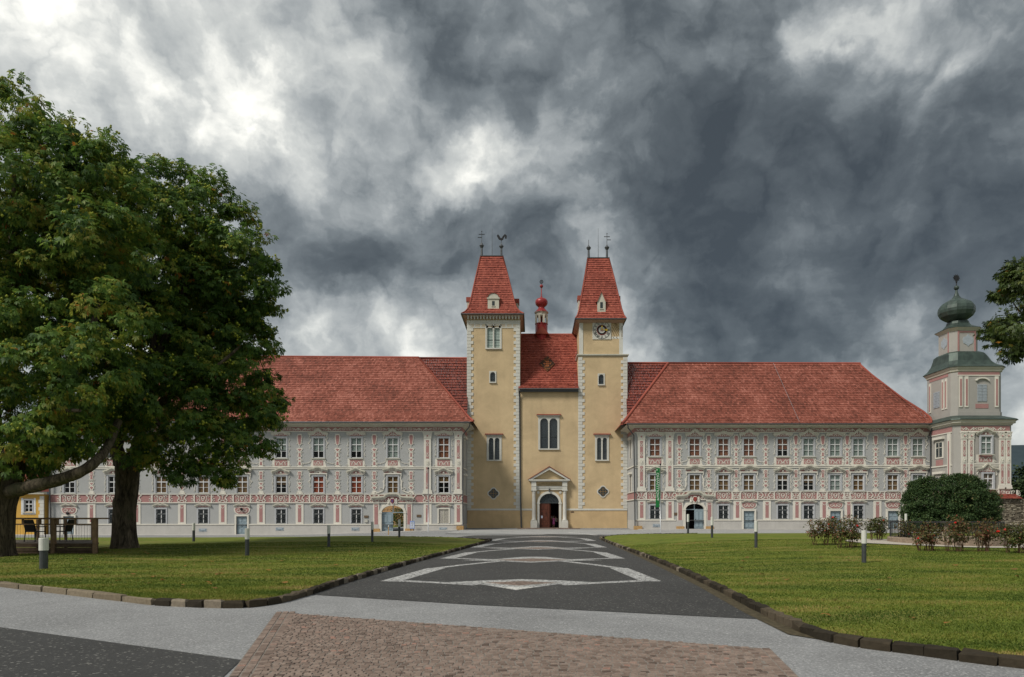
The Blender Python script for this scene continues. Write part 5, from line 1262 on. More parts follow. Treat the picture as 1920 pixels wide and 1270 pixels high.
def brown_leaf():
    mb = MB(); w, h = 1.17, 3.06; mb.box(0, w, -.03, .06, 0, h, 0)
    for a, b in ((.10, .24), (.28, .50), (.30, .0), (.73, .97)):
        if b == 0: continue
        for u0, u1 in ((.10, .46), (.54, .90)): mb.box(u0 * w, u1 * w, -.04, -.02, a * h, b * h, 1); mb.box(u0 * w + .06, u1 * w - .06, -.065, -.03, a * h + .06, b * h - .06, 0)
    mb.box(.08 * w, .92 * w, -.06, -.02, .665 * h, .70 * h, 0); mb.box(.08 * w, .92 * w, -.05, -.02, .02 * h, .06 * h, 1)
    for u in (.28, .72): mb.prism([(u * w + .13 * math.cos(2 * math.pi * j / 12), .58 * h + .2 * math.sin(2 * math.pi * j / 12)) for j in range(12)], -.06, -.02, 1)
    return mb.mesh('door', ['door_brown', 'door_brown_dark'])
bl = brown_leaf()
dd = put('door', bl, church, (PXC - r + .01, YC + .22, .05)); mb = MB(); mb.box(-.1, .1, -.008, 0, -.15, .15); put('notice', mb.mesh('notice', ['paper']), dd, (PXC - .92, YC + .15, 1.42))
put('door', bl, church, (PXC + .06, YC + .26, .05), R(82))
mb = MB(); mb.box(PXC - 1.5, PXC + 1.5, YC + 1.2, YC + 1.3, 0, 4.5); mb.f = mb.f
part('lobby_screen', mb, 'dark_room', church) if False else None
mb = MB(); mb.add([(PXC - 1.6, YC + .4, .05), (PXC + 1.6, YC + .4, .05), (PXC + 1.6, YC + 7, .05), (PXC - 1.6, YC + 7, .05), (PXC - 1.6, YC + .4, 4.4), (PXC + 1.6, YC + .4, 4.4), (PXC + 1.6, YC + 7, 4.4), (PXC - 1.6, YC + 7, 4.4)], [(0, 1, 2, 3), (4, 7, 6, 5), (0, 3, 7, 4), (1, 5, 6, 2), (3, 2, 6, 7)])
part('lobby', mb, 'door_brown_dark', church)
for k in range(3):
    mb = MB(); mb.box(PXC + .05 + .22 * k, PXC + .19 + .22 * k, YC + 2.18, YC + 2.2, 1.25, 1.5); part('notice', mb, 'board_pale', church)
mb = MB(); mb.box(PXC + .0, PXC + .8, YC + 2.2, YC + 2.26, .05, 1.6); part('notice_board', mb, 'door_brown', church)
wall_x = XC(1073); mb = MB(); mb.box(wall_x - .2, wall_x + .2, YC - .06, YC, ZC(961.5), ZC(959)); part('plaque', mb, 'plaque_bronze', church)
# rain-washed downpipe between tower and nave
pipe(church, [(XC(973.5), YC - .45, zM - .15), (XC(974.5), YC - .15, zM - .9), (XC(975.5), YC - .12, 6), (XC(977.5), YC - .14, .1)], .09)
# nave roof
YR = 91.2; ze = zM + .12
mb = MB(); tiles(mb, [((XC(972), YC - .45, ze - .1), (XC(1084.5), YC - .45, ze - .1)), ((XC(972), YC + .5, ze + .75), (x2 + .05, YC + .5, ze + .75)), ((PX(972, YR), YR, PZ(628.5, YR)), (PX(1081, YR), YR, PZ(628.5, YR)))], .21, .34, .075, 0, 8); o = part('nave_roof', mb, 'roof_tile_bright', church); o['kind'] = 'stuff'
mb = MB(); zz_ = PZ(628.5, YR); mb.add([(PX(972, YR), YR, zz_), (PX(1081, YR), YR, zz_), (PX(1081, YR), 99, 17), (PX(972, YR), 99, 17)], [(0, 1, 2, 3)]); part('roof_back', mb, 'roof_tile_dark', church)
mb = MB(); ridge(mb, [(PX(970, YR), YR, zz_ + .05), (PX(1083, YR), YR, zz_ + .05)], .16); part('ridge_tiles', mb, 'roof_tile_bright', church, smooth=True)
mb = MB(); mb.tube([(XC(972), YC - .55, ze - .12), (XC(1084.5), YC - .55, ze - .12)], .10, 8); mb.box(XC(975), XC(1084), YC - .42, YC + .05, zM - .30, zM - .06); part('gutter', mb, 'gutter_metal', church)
# lozenge of glazed tiles
mb = MB(); rg = random.Random(4)
def nave_pt(x, y):
    f = (730 - y) / (730 - 628.5); Y = YC - .45 + f * (YR - YC + .45); Y -= .16; return Vector((PX(x, Y), Y, PZ(y, Y)))
for i in range(8):
    for j in range(8):
        u, v = (i - 3.5) / 4, (j - 3.5) / 4; cx_, cy_ = 1026 + (u - v) * 7.4, 682 + (u + v) * 7.4
        q = [nave_pt(cx_, cy_ - 1.75), nave_pt(cx_ - 1.75, cy_), nave_pt(cx_, cy_ + 1.75), nave_pt(cx_ + 1.75, cy_)]
        mb.add(q, [(0, 1, 2, 3)], 0, 1.0 if abs(u) < .4 and abs(v) < .4 and (i + j) % 2 else rg.choice((.1, .3, .55)))
o = part('glazed_lozenge', mb, 'glazed_tile', church)
# tower roofs
def tower_roof(name, lv, mat, seed):
    """lv: (cx, cy, half width, half depth, z) from eave to top"""
    def face(k):
        out = []
        for cx, cy, hw, hd, z in lv:
            c = [(cx - hw, cy - hd, z), (cx + hw, cy - hd, z), (cx + hw, cy + hd, z), (cx - hw, cy + hd, z)]; out.append((c[k], c[(k + 1) % 4]))
        return out
    mb = MB()
    for k in range(4): tiles(mb, face(k), .21, .34, .06, 0, seed + k)
    cx, cy, hw, hd, z = lv[-1]; mb.box(cx - hw, cx + hw, cy - hd, cy + hd, z - .05, z + .02)
    o = part(name, mb, mat, church); o['kind'] = 'stuff'
    mb = MB()
    for sx, sy in ((-1, -1), (1, -1), (1, 1), (-1, 1)): mb.tube([(cx + sx * hw, cy + sy * hd, z + .03) for cx, cy, hw, hd, z in lv], .10, 6)
    part('hip_tiles', mb, mat, church, smooth=True)
    cx, cy, hw, hd, z = lv[-1]; mb = MB(); mb.box(cx - hw - .1, cx + hw + .1, cy - hd - .1, cy + hd + .1, z + .022, z + .10); part('ridge_cap', mb, 'lead_grey', church)
def prof(c, cy, ev, pts):
    out = []
    for px_, hw, y, hd in pts:
        Y = cy - hd; out.append((PX(px_, Y), cy, hw * Y / F, hd, PZ(y, Y)))
    return out
cyL = YC + 3.25
lvL = prof(0, cyL, 0, [(923.6, 58.5, 588.5, 4.0), (923.6, 51, 584.5, 3.55), (923.4, 45, 578, 3.15), (923.2, 41, 566, 2.85), (922.6, 31, 523, 1.8), (922, 20.5, 481, .45)])
tower_roof('tower_roof', lvL, 'roof_tile_bright', 20)
cyR = YC + 3.2
lvR = prof(0, cyR, 0, [(1126.5, 47.5, 597.5, 3.75), (1126.3, 43.5, 592, 3.35), (1126, 39.5, 580, 2.95), (1125.5, 36, 563, 2.6), (1124, 27, 520, 1.6), (1122, 19.5, 484.5, .45)])
tower_roof('tower_roof', lvR, 'roof_tile_bright', 30)
for lv, (wa, wb, yf, yb, zt) in ((lvL, (x0, x1, YC, YC + 6.6, zL)), (lvR, (ux0, ux1, YC + .25, YC + 6.2, zR2))):
    cx, cy, hw, hd, z = lv[0]
    mb = MB(); mb.add([(cx - hw, cy - hd, z - .02), (cx + hw, cy - hd, z - .02), (cx + hw, cy + hd, z - .02), (cx - hw, cy + hd, z - .02), (wa, yf, zt - .35), (wb, yf, zt - .35), (wb, yb, zt - .35), (wa, yb, zt - .35)], [(0, 1, 5, 4), (1, 2, 6, 5), (2, 3, 7, 6), (3, 0, 4, 7)]); part('soffit', mb, 'soffit_brown', church)
    mb = MB(); e = [(cx - hw, cy - hd, z - .03), (cx + hw, cy - hd, z - .03), (cx + hw, cy + hd, z - .03), (cx - hw, cy + hd, z - .03), (cx - hw, cy - hd, z - .03)]; mb.tube(e, .10, 8); part('gutter', mb, 'gutter_metal', church)
# corbel table and painted band under the left eave
zc = ZC(606); mb = MB(); mb.box(x0 - .05, x1 + .05, YC - .10, YC + .02, zc + .12, zc + .30); mb.box(x0 - .02, x1 + .02, YC - .05, YC + .02, zc - .62, zc + .12); mb.box(x0 - .3, x1 + .3, YC - .52, YC + .02, zc + .82, zc + 1.0); part('cornice', mb, 'quoin_white', church)
cm = MB(); cm.prism([(-.07, .42), (.07, .42), (.12, .82), (-.12, .82)], -.40, .02); cm.box(-.13, .13, -.5, .02, .70, .82); cme = cm.mesh('corbel', ['quoin_white'])
for k in range(17): put('corbel', cme, church, (x0 + .15 + k * (x1 - x0 - .3) / 16, YC, zc))
mb = MB()
for k in range(8):
    xk = x0 + .55 + k * (x1 - x0 - 1.1) / 7
    for j in range(4): mb.box(xk - .27 + j * .15, xk - .20 + j * .15, YC - .056, YC - .04, zc - .50, zc - .12)
part('painted_band', mb, 'church_yellow', church)
for tx, s in ((911.5, 'R'), (925.5, 'A T'), (939.5, 'N')): put('painted_letters', text_mesh(s, .34, 'clock_black'), church, (XC(tx), YC - .075, ZC(610.8)))
# dormers
def dormer(x, y0, y1, w, Yf, kind):
    X = PX(x, Yf); z0, z1 = PZ(y1, Yf), PZ(y0, Yf); mb = MB(); hw = w / 2; h = z1 - z0
    if kind == 'arch':
        mb.prism([(X - hw, z0), (X + hw, z0), (X + hw, z1 - hw * .85)] + [(X + hw * .95 * math.cos(math.pi * j / 10), z1 - hw * .85 + hw * .85 * math.sin(math.pi * j / 10)) for j in range(1, 10)] + [(X - hw, z1 - hw * .85)], Yf, Yf + 2.2)
        mb.box(X - hw - .1, X + hw + .1, Yf - .1, Yf + 1.6, z1 - hw * .9 - .08, z1 - hw * .85 + .02)
    else:
        mb.prism([(X - hw, z0), (X + hw, z0), (X + hw, z0 + h * .60), (X, z1), (X - hw, z0 + h * .60)], Yf, Yf + 2.2)
    o = part('dormer', mb, 'cornice_buff', church, (X, Yf, z0))
    mb = MB(); mb.box(X - .16, X + .16, Yf - .02, Yf + .1, z0 + h * .28, z0 + h * .55); part('pane', mb, 'church_glass', o, (X, Yf, z0)); mb = MB(); mb.box(X - .22, X + .22, Yf - .07, Yf + .1, z0 + h * .26 - .05, z0 + h * .28 - .002); part('sill', mb, 'cornice_buff', o, (X, Yf, z0))
    if kind != 'arch':
        mb = MB()
        for s in (-1, 1): mb.prism([(X + s * (hw + .18), z0 + h * .54), (X + s * hw * .9, z0 + h * .60), (X, z1 - .03), (X, z1 + .10)][::s], Yf - .1, Yf + 2)
        part('dormer_roof', mb, 'roof_tile_bright', o, (X, Yf, z0))
    else:
        mb = MB(); mb.ribbon([(X + (hw + .05) * math.cos(math.pi * j / 10), z1 - hw * .85 + (hw * .85 + .05) * math.sin(math.pi * j / 10)) for j in range(11)], .08, Yf - .08, Yf + 2); part('dormer_roof', mb, 'roof_tile_bright', o, (X, Yf, z0))
dormer(925, 550, 583, 1.38, YC + .0, 'arch'); dormer(1127.8, 547, 591, 1.0, YC + .05, 'gable')
def side_dormer(X, s, y0, y1, cy):
    mb = MB(); z0, z1 = PZ(y1, cy), PZ(y0, cy); mb.box(min(X, X - s * 1.2), max(X, X - s * 1.2), cy - .5, cy + .5, z0 - .5, z1 - .55, 0); mb.box(min(X + s * .08, X - s * 1.4), max(X + s * .08, X - s * 1.4), cy - .6, cy + .6, z1 - .55, z1, 1)
    part('dormer', mb, ['cornice_buff', 'roof_tile_bright'], church, (X, cy, z0))
side_dormer(PX(876, cyL), -1, 560, 581, cyL); side_dormer(PX(972.5, cyL), 1, 563, 581, cyL); side_dormer(PX(1083.5, cyR), -1, 557, 590, cyR); side_dormer(PX(1161, cyR), 1, 558, 575, cyR)
# finials: knobs with cross or cock, lightning rods
def finial(x, ytop_roof, yknob, rk, ytop, kind, cy, sgn=1):
    X = PX(x, cy); z0, zk, zt = PZ(ytop_roof, cy) - .1, PZ(yknob, cy), PZ(ytop, cy)
    mb = MB(); mb.lathe([(.16, 0), (.15, .05), (.12, zk - z0 - rk), (.14, zk - z0 - rk * .9), (rk * .8, zk - z0 - rk * .5), (rk, zk - z0), (rk * 1.12, zk - z0 + .01), (rk * .85, zk - z0 + rk * .5), (rk * .3, zk - z0 + rk * (1.5 if kind == 'cross' and sgn < 0 else 1.0)), (.035, zk - z0 + rk * 1.7), (.03, (zt - z0) if kind != 'cock' else zt - z0 - .75)], (X, cy, z0), 12)
    o = part('finial', mb, 'lead_grey', church, (X, cy, z0), smooth=False)
    mb = MB()
    if kind == 'cross':
        mb.box(X - .38, X + .38, cy - .03, cy + .03, zt - .42, zt - .35); a = X if sgn > 0 else X - .5; mb.box(a, a + .5, cy - .03, cy + .03, zt - .82, zt - .75)
        mb.ball((X, cy, zt), .07, 5); part('cross', mb, 'iron_dark', o, (X, cy, z0))
    if kind == 'cock':
        k = .8 * sgn; bx = lambda pts: [(X + px_ * abs(k), zt - .75 + pz_ * abs(k)) for px_, pz_ in pts]
        body = [(-.10, .0), (.12, .02), (.28, .12), (.42, .46), (.62, .74), (.76, .72), (.82, .50), (.72, .10), (.62, .0), (.70, .40), (.62, .54), (.52, .38), (.36, .0), (.22, -.1), (.05, -.16), (-.2, -.12), (-.36, .02), (-.44, .3), (-.56, .36), (-.66, .52), (-.60, .66), (-.50, .72), (-.40, .66), (-.36, .50), (-.28, .2)]
        p_ = bx(body); mb.ribbon(bx([(-.55, .52), (-.42, .35), (-.30, .08), (0, -.05), (.25, .06)]), .36 * abs(k), cy - .05, cy + .05); mb.ribbon(bx([(.18, .05), (.38, .42), (.60, .66), (.74, .50), (.70, .08)]), .28 * abs(k), cy - .045, cy + .045)
        mb.prism([(x_, z_) for x_, z_ in bx([(-.72, .52), (-.50, .42), (-.40, .58), (-.50, .74), (-.60, .70)])], cy - .04, cy + .04); mb.box(X - .03, X + .03, cy - .03, cy + .03, zt - 1.1, zt - .75)
        part('weathercock', mb, 'iron_dark', o, (X, cy, z0))
def rod(x, y0, y1, cy): mb = MB(); X = PX(x, cy); mb.tube([(X, cy, PZ(y0, cy)), (X, cy, PZ(y1, cy))], [.04, .015], 6); part('lightning_rod', mb, 'lead_grey', church)
finial(903.2, 481, 461.5, .27, 434, 'cross', cyL, -1); finial(940, 481, 462.5, .27, 437.5, 'cock', cyL, 1); rod(922.7, 481, 429, cyL)
finial(1103.7, 484, 465.5, .28, 450, 'knob', cyR); finial(1138, 484, 465, .28, 438.5, 'cross', cyR, 1); rod(1121.6, 484, 428, cyR)
# clock with its numerals, hands and the painted sundial
kx, kz, ky = XC(1128.7), ZC(618.4), YC + .25
mb = MB(); mb.box(kx - 1.14, kx + 1.14, ky - .08, ky + .02, kz - 1.14, kz + 1.16); clock = part('clock', mb, 'quoin_white', church, (kx, ky, kz))
def disc(name, r0, y0, y1, mat, r1=None):
    mb = MB()
    if r1: mb.ribbon([(kx + (r0 + r1) / 2 * math.cos(2 * math.pi * j / 40), kz + (r0 + r1) / 2 * math.sin(2 * math.pi * j / 40)) for j in range(41)], r0 - r1, y0, y1)
    else: mb.prism([(kx + r0 * math.cos(2 * math.pi * j / 32), kz + r0 * math.sin(2 * math.pi * j / 32)) for j in range(32)], y0, y1)
    part(name, mb, mat, clock, (kx, ky, kz))
disc('dial_ring', 1.09, ky - .10, ky - .07, 'clock_black', 1.05); disc('dial', .60, ky - .10, ky - .07, 'clock_black'); disc('dial_ring', .64, ky - .102, ky - .075, 'clock_red', .585); disc('dial_centre', .38, ky - .115, ky - .09, 'clock_white'); disc('dial_star', .09, ky - .13, ky - .1, 'clock_red')
for i, s in enumerate(['XII', 'I', 'II', 'III', 'IIII', 'V', 'VI', 'VII', 'VIII', 'IX', 'X', 'XI']):
    a = R(90 - 30 * i); me = text_mesh(s, .46, 'clock_black', .01, .72); me.transform(Matrix.Rotation(R(30 * i), 4, 'Y'))
    put('numeral', me, clock, (kx + .84 * math.cos(a), ky - .095, kz + .84 * math.sin(a)))
def hand(pts): mb = MB(); mb.prism([(kx + a, kz + b) for a, b in pts], ky - .17, ky - .14); part('clock_hand', mb, 'gold', clock, (kx, ky, kz))
hand([(-.05, 0), (.05, 0), (.03, .34), (.11, .38), (.02, .56), (-.08, .38), (-.03, .34)]); hand([(0, .03), (.42, .03), (.44, .13), (.58, .12), (.78, 0), (.58, -.13), (.44, -.12), (.42, -.03), (0, -.03)])
for j in range(12): a = 2 * math.pi * j / 12; mb = MB(); mb.ribbon([(kx + .12 * math.cos(a), kz + .12 * math.sin(a)), (kx + .30 * math.cos(a), kz + .30 * math.sin(a))], .035, ky - .125, ky - .11); part('dial_ray', mb, 'clock_red', clock, (kx, ky, kz))
sx0 = XC(1147.5); mb = MB(); mb.box(sx0, XC(1168), ky - .015, ky + .01, ZC(634.5), ZC(630.5)); mb.box(XC(1165), XC(1168.2), ky - .075, ky - .05, ZC(634), ZC(612)); sund = part('sundial', mb, 'clock_white', church, (sx0, ky, kz))
mb = MB()
for xa, ya, xb, yb in ((1152, 605, 1165, 630), (1150, 608, 1162, 630), (1148.5, 612, 1158, 630), (1147.5, 618, 1153, 630), (1153, 604, 1166, 625), (1153.5, 604, 1166, 617), (1149, 606, 1153, 604)): mb.ribbon([(XC(xa), ZC(ya)), (XC(xb), ZC(yb))], .045, ky - .02, ky + .005)
for k in range(9): mb.ribbon([(XC(1165.2), ZC(613 + k * 2.3)), (XC(1168), ZC(611.5 + k * 2.3))], .06, ky - .085, ky - .06)
for k in range(3): mb.ribbon([(XC(1150 + k * 6), ZC(630.8)), (XC(1152 + k * 6), ZC(634.2))], .07, ky - .025, ky - .01)
part('sundial_lines', mb, 'lettering', sund, (sx0, ky, kz))
# ridge turret with onion dome
YT = 91.3; S = YT / F; tx = PX(1015.2, YT); TZ = lambda y: PZ(510 + y / 7.05, YT); tw = lambda p: p / 7.05 * S
zb = TZ(850)
tur = part('turret', (lambda m: (m.lathe([(tw(80), TZ(850) - zb - 1), (tw(80), TZ(700) - zb), (tw(86), TZ(698) - zb), (tw(86), TZ(688) - zb)], (tx, YT, zb), 8), m)[1])(MB()), 'red_onion', church, (tx, YT, zb))
mb = MB()
for j in range(8): a = R(22.5 + 45 * j); mb.box(tx + tw(76) * math.cos(a) - .13, tx + tw(76) * math.cos(a) + .13, YT + tw(76) * math.sin(a) - .13, YT + tw(76) * math.sin(a) + .13, TZ(690), TZ(580))
mb.lathe([(tw(60), TZ(600) - zb), (tw(80), TZ(590) - zb), (tw(82), TZ(552) - zb), (tw(94), TZ(548) - zb), (tw(94), TZ(541) - zb)], (tx, YT, zb), 8); part('lantern', mb, 'cornice_buff', tur, (tx, YT, zb))
mb = MB(); mb.lathe([(tw(12), TZ(690) - zb), (tw(14), TZ(620) - zb), (tw(8), TZ(590) - zb)], (tx, YT, zb), 8); part('bell', mb, 'clock_red', tur, (tx, YT, zb))
mb = MB(); mb.lathe([(tw(w_), TZ(y_) - zb) for w_, y_ in ((94, 543), (84, 530), (60, 505), (44, 485), (40, 470), (56, 455), (76, 435), (83, 408), (80, 382), (62, 362), (30, 348), (14, 338), (8, 310), (5, 215))], (tx, YT, zb), 16); part('onion_dome', mb, 'red_onion', tur, (tx, YT, zb), smooth=True)
mb = MB(); mb.ball((tx, YT, TZ(190)), tw(23), 10); part('ball', mb, 'red_onion', tur, (tx, YT, zb), smooth=True)
mb = MB(); mb.ribbon([(tx + tw(21) * math.cos(2 * math.pi * j / 18), TZ(132) + tw(22) * math.sin(2 * math.pi * j / 18)) for j in range(19)], tw(7), YT - .03, YT + .03); mb.box(tx - .02, tx + .02, YT - .02, YT + .02, TZ(215), TZ(110)); mb.box(tx - tw(20), tx + tw(20), YT - .02, YT + .02, TZ(136), TZ(130)); mb.box(tx - tw(9), tx - tw(6), YT - .02, YT + .02, TZ(150), TZ(115)); mb.box(tx + tw(6), tx + tw(9), YT - .02, YT + .02, TZ(150), TZ(115)); part('weather_vane', mb, 'iron_dark', tur, (tx, YT, zb))
mb = MB(); gx = tx + .05; mb.prism([(gx - tw(92), TZ(842)), (gx + tw(92), TZ(842)), (gx, TZ(738))], YT - .95, YT); part('gablet', mb, 'roof_tile_bright', church)

# ------------------------------------------------------------------ corner tower at the far right
end = thing('corner_tower', 'stuccoed corner tower with green copper onion dome at the right end', 'tower', (48.25, 74, 0))
def oct_(cx, cy, h, c): return [(cx - h + c, cy - h), (cx + h - c, cy - h), (cx + h, cy - h + c), (cx + h, cy + h - c), (cx + h - c, cy + h), (cx - h + c, cy + h), (cx - h, cy + h - c), (cx - h, cy - h + c)]
def stage(name, cx, cy, h, c, z0, z1, mat): mb = MB(); mb.slab(oct_(cx, cy, h, c), z0, z1); return part(name, mb, mat, end)
def skirt(name, rings, mat, smooth=False):
    mb = MB(); k = len(rings); vs = []
    for cx, cy, h, c, z in rings: vs += [(x, y, z) for x, y in oct_(cx, cy, h, c)]
    mb.add(vs, [(i * 8 + j, i * 8 + (j + 1) % 8, (i + 1) * 8 + (j + 1) % 8, (i + 1) * 8 + j) for i in range(k - 1) for j in range(8)] + [tuple(range(7, -1, -1)), tuple(range((k - 1) * 8, k * 8))]); return part(name, mb, mat, end)
Ya = 74.0; za = lambda y, Y=Ya: PZ(y, Y)
c1 = (48.25, 77.1, 3.1); c2 = (48.4, 78.1, 2.75); c3 = (47.75, 78.0, 1.58)
stage('lower_stage', *c1, .5, -.5, za(797), 'tower_grey')
e1_ = za(788)
skirt('lower_cornice', [(*c1[:2], 3.1, .5, za(797)), (*c1[:2], 3.2, .52, za(796.5)), (*c1[:2], 3.22, .53, za(794)), (*c1[:2], 3.42, .56, za(793)), (*c1[:2], 3.42, .57, za(790)), (*c1[:2], 3.52, .6, e1_)], 'cornice_buff')
skirt('skirt_roof', [(*c1[:2], 3.62, .62, e1_ + .02), (*c1[:2], 3.6, .62, e1_ + .12), (*c2[:2], 2.8, .5, za(779, 75.2)), (*c2[:2], 2.6, .5, za(777, 75.2))], 'copper_green')
s2b, s2t = za(779, 75.3), za(697, 75.3)
stage('middle_stage', *c2, .5, s2b - .4, s2t, 'tower_grey')
stage('stage_base', *c2[:2], 2.82, .52, s2b - .1, s2b + .40, 'tower_grey')
skirt('middle_cornice', [(*c2[:2], 2.75, .5, s2t), (*c2[:2], 2.85, .52, s2t + .06), (*c2[:2], 2.88, .53, s2t + .24), (*c2[:2], 2.98, .56, s2t + .32), (*c2[:2], 3.04, .58, s2t + .50)], 'cornice_buff')
skirt('bell_roof', [(*c2[:2], 3.14, .6, s2t + .52), (*c2[:2], 3.04, .58, s2t + .62), (48.25, 78.1, 2.7, .58, s2t + .85), (48.1, 78.05, 2.36, .6, s2t + 1.35), (48.0, 78.0, 2.18, .62, s2t + 1.9), (47.9, 78.0, 2.05, .62, s2t + 2.25), (47.8, 78.0, 1.75, .6, s2t + 2.45), (47.75, 78.0, 1.5, .6, s2t + 2.5)], 'copper_green')
s3b, s3t = s2t + 2.4, za(620, 76.4)
stage('upper_stage', *c3, .58, s3b - .2, s3t, 'tower_grey')
skirt('upper_cornice', [(*c3[:2], 1.58, .58, s3t), (*c3[:2], 1.68, .6, s3t + .12), (*c3[:2], 1.8, .64, s3t + .24), (*c3[:2], 1.9, .66, s3t + .32)], 'cornice_buff')
skirt('neck_roof', [(*c3[:2], 1.94, .68, s3t + .34), (*c3[:2], 1.7, .6, s3t + .45), (*c3[:2], 1.25, .48, s3t + .72), (*c3[:2], 1.0, .42, s3t + 1.05), (*c3[:2], .93, .40, s3t + 1.35)], 'copper_green')
oz = lambda y: PZ(y, 78)
mb = MB(); mb.lathe([(p * 78 / F, oz(y)) for p, y in ((15, 603), (20, 600), (27, 595), (30.5, 588), (31, 583), (30, 577), (26, 571), (18, 566), (9, 561), (5, 556), (2.5, 549), (1.2, 541))], (47.6, 78, 0), 12); part('onion_dome', mb, 'copper_green', end, smooth=False)
mb = MB(); mb.ball((47.6, 78, oz(540)), .27, 10); part('ball', mb, 'copper_green', end, smooth=True)
mb = MB(); mb.tube([(47.6, 78, oz(541)), (47.6, 78, oz(523))], .05, 6); mb.ball((47.6, 78, oz(529.5)), .10, 6); X_, Z_ = 47.6, oz(521.5)
mb.prism([(X_ + (.42 if j % 2 else .25) * math.cos(2 * math.pi * j / 24), Z_ + (.42 if j % 2 else .25) * math.sin(2 * math.pi * j / 24)) for j in range(24)], 77.95, 78.05); part('star_vane', mb, 'iron_dark', end)
# stucco of the corner tower: front face
yf1 = c1[1] - c1[2]; XE = lambda x: PX(x, yf1); ZE = lambda y: PZ(y, yf1)
def fbox(name, items, mat, y): 
    mb = MB()
    for a, b, z0_, z1_, d in items: mb.box(a, b, y - d, y + .02, z0_, z1_)
    part(name, mb, mat, end)
xa, xb = c1[0] - c1[2] + .5, c1[0] + c1[2] - .5
fbox('pink_frieze', [(xa, xb, ZE(808), ZE(799), .03)], 'pink_stucco', yf1); fbox('frieze_moulding', [(xa - .02, xb + .02, ZE(810), ZE(808.2), .07)], 'white_stucco', yf1)
fbox('string_course', [(xa - .02, xb + .02, ZE(871.5), ZE(869), .08), (xa - .02, xb + .02, ZE(875), ZE(873), .06)], 'white_stucco', yf1); fbox('pink_band', [(xa, xb, ZE(931), ZE(919), .03)], 'pink_stucco', yf1); fbox('band_moulding', [(xa - .02, xb + .02, ZE(918.8), ZE(917), .08)], 'white_stucco', yf1)
pmE = orn_pilaster(ZE(810) - ZE(917))
for x in (1807, 1820, 1878, 1889.5): o = put('pilaster', pmE, end, (XE(x), yf1, ZE(917))); o.scale[0] = .72
window(end, XE(1847.5), yf1 - .175, ZE(851.5), 1.14, 1.85, 'blind_green', 1); window(end, XE(1851), yf1 - .175, ZE(916.5), 1.05, 1.6, 'curtain_ochre', .5)
put('window_hood', DF[('hood', 'mid_a')], end, (XE(1847.5), yf1, ZE(818))); put('apron_panel', DF[('ap', 'a')], end, (XE(1847.5), yf1, ZE(868))); put('window_hood', DF[('hood', 'top_b')], end, (XE(1850), yf1, ZE(886)))
put('band_scroll', orn_band('window', ZE(919) - ZE(931)), end, (XE(1889), yf1 - .03, ZE(931)))
for k in range(3): put('frieze_scroll', orn_frieze(k % 2), end, (xa + .9 + k * 1.45, yf1 - .03, ZE(808)))
# left side face and chamfer
xs_ = c1[0] - c1[2]
mb = MB(); mb.box(xs_ - .03, xs_ + .02, yf1 + .75, 79, ZE(808), ZE(799), 1); mb.box(xs_ - .07, xs_ + .02, yf1 + .74, 79, ZE(810), ZE(808.2), 0); mb.box(xs_ - .08, xs_ + .02, yf1 + .74, 79, ZE(872.5), ZE(870), 0); mb.box(xs_ - .03, xs_ + .02, yf1 + .75, 79, ZE(931), ZE(919), 1)
mb.box(xs_ - .10, xs_ + .02, yf1 + .95, yf1 + 1.5, ZE(917), ZE(810.5), 0); mb.box(xs_ - .12, xs_, yf1 + 1.12, yf1 + 1.33, ZE(912), ZE(825), 1)
for z0_, z1_ in ((ZE(853), ZE(825)), (ZE(917), ZE(892))):
    mb.box(xs_ - .06, xs_ + .02, yf1 + 2.3, yf1 + 3.8, z0_ - .15, z1_ + .15, 0); mb.box(xs_ - .075, xs_, yf1 + 2.5, yf1 + 3.6, z0_, z1_, 2); mb.box(xs_ - .085, xs_, yf1 + 3.02, yf1 + 3.1, z0_, z1_, 0); mb.box(xs_ - .085, xs_, yf1 + 2.5, yf1 + 3.6, lerp(z0_, z1_, .63), lerp(z0_, z1_, .67), 0)
    mb.box(xs_ - .3, xs_ + .02, yf1 + 2.1, yf1 + 4.0, z1_ + .35, z1_ + .6, 0); mb.box(xs_ - .05, xs_ + .02, yf1 + 2.4, yf1 + 3.7, z0_ - .95, z0_ - .3, 1)
part('side_stucco', mb, ['white_stucco', 'pink_stucco', 'church_glass'], end)
# middle stage: shuttered windows, pilasters
yf2 = c2[1] - c2[2]; XM = lambda x: PX(x, yf2); ZM = lambda y: PZ(y, yf2); xs2 = c2[0] - c2[2]
mb = MB()
for x in (1801, 1812, 1868.5): mb.box(XM(x) - .19, XM(x) + .19, yf2 - .07, yf2 + .02, ZM(764), ZM(706), 0); mb.box(XM(x) - .10, XM(x) + .10, yf2 - .085, yf2, ZM(761), ZM(711), 1)
mb.box(c2[0] - 2.25, c2[0] + 2.25, yf2 - .03, yf2 + .02, ZM(703), ZM(698), 1); mb.box(c2[0] - 2.27, c2[0] + 2.27, yf2 - .06, yf2 + .02, ZM(705), ZM(703.2), 0)
mb.box(xs2 - .03, xs2 + .02, yf2 + .95, yf2 + 4.5, ZM(703), ZM(698), 1)
for y in (yf2 + 1.3, yf2 + 1.9, yf2 + 4.4): mb.box(xs2 - .07, xs2 + .02, y - .18, y + .18, ZM(764), ZM(706), 0); mb.box(xs2 - .085, xs2, y - .1, y + .1, ZM(761), ZM(711), 1)
mb.box(XM(1841) - .7, XM(1841) + .7, yf2 - .03, yf2 + .02, ZM(766), ZM(757.5), 1); mb.ribbon(arc(XM(1841), ZM(717), .75, 20, 160, 10, .45), .13, yf2 - .2, yf2 + .02, 0)
part('stage_stucco', mb, ['white_stucco', 'pink_stucco'], end)
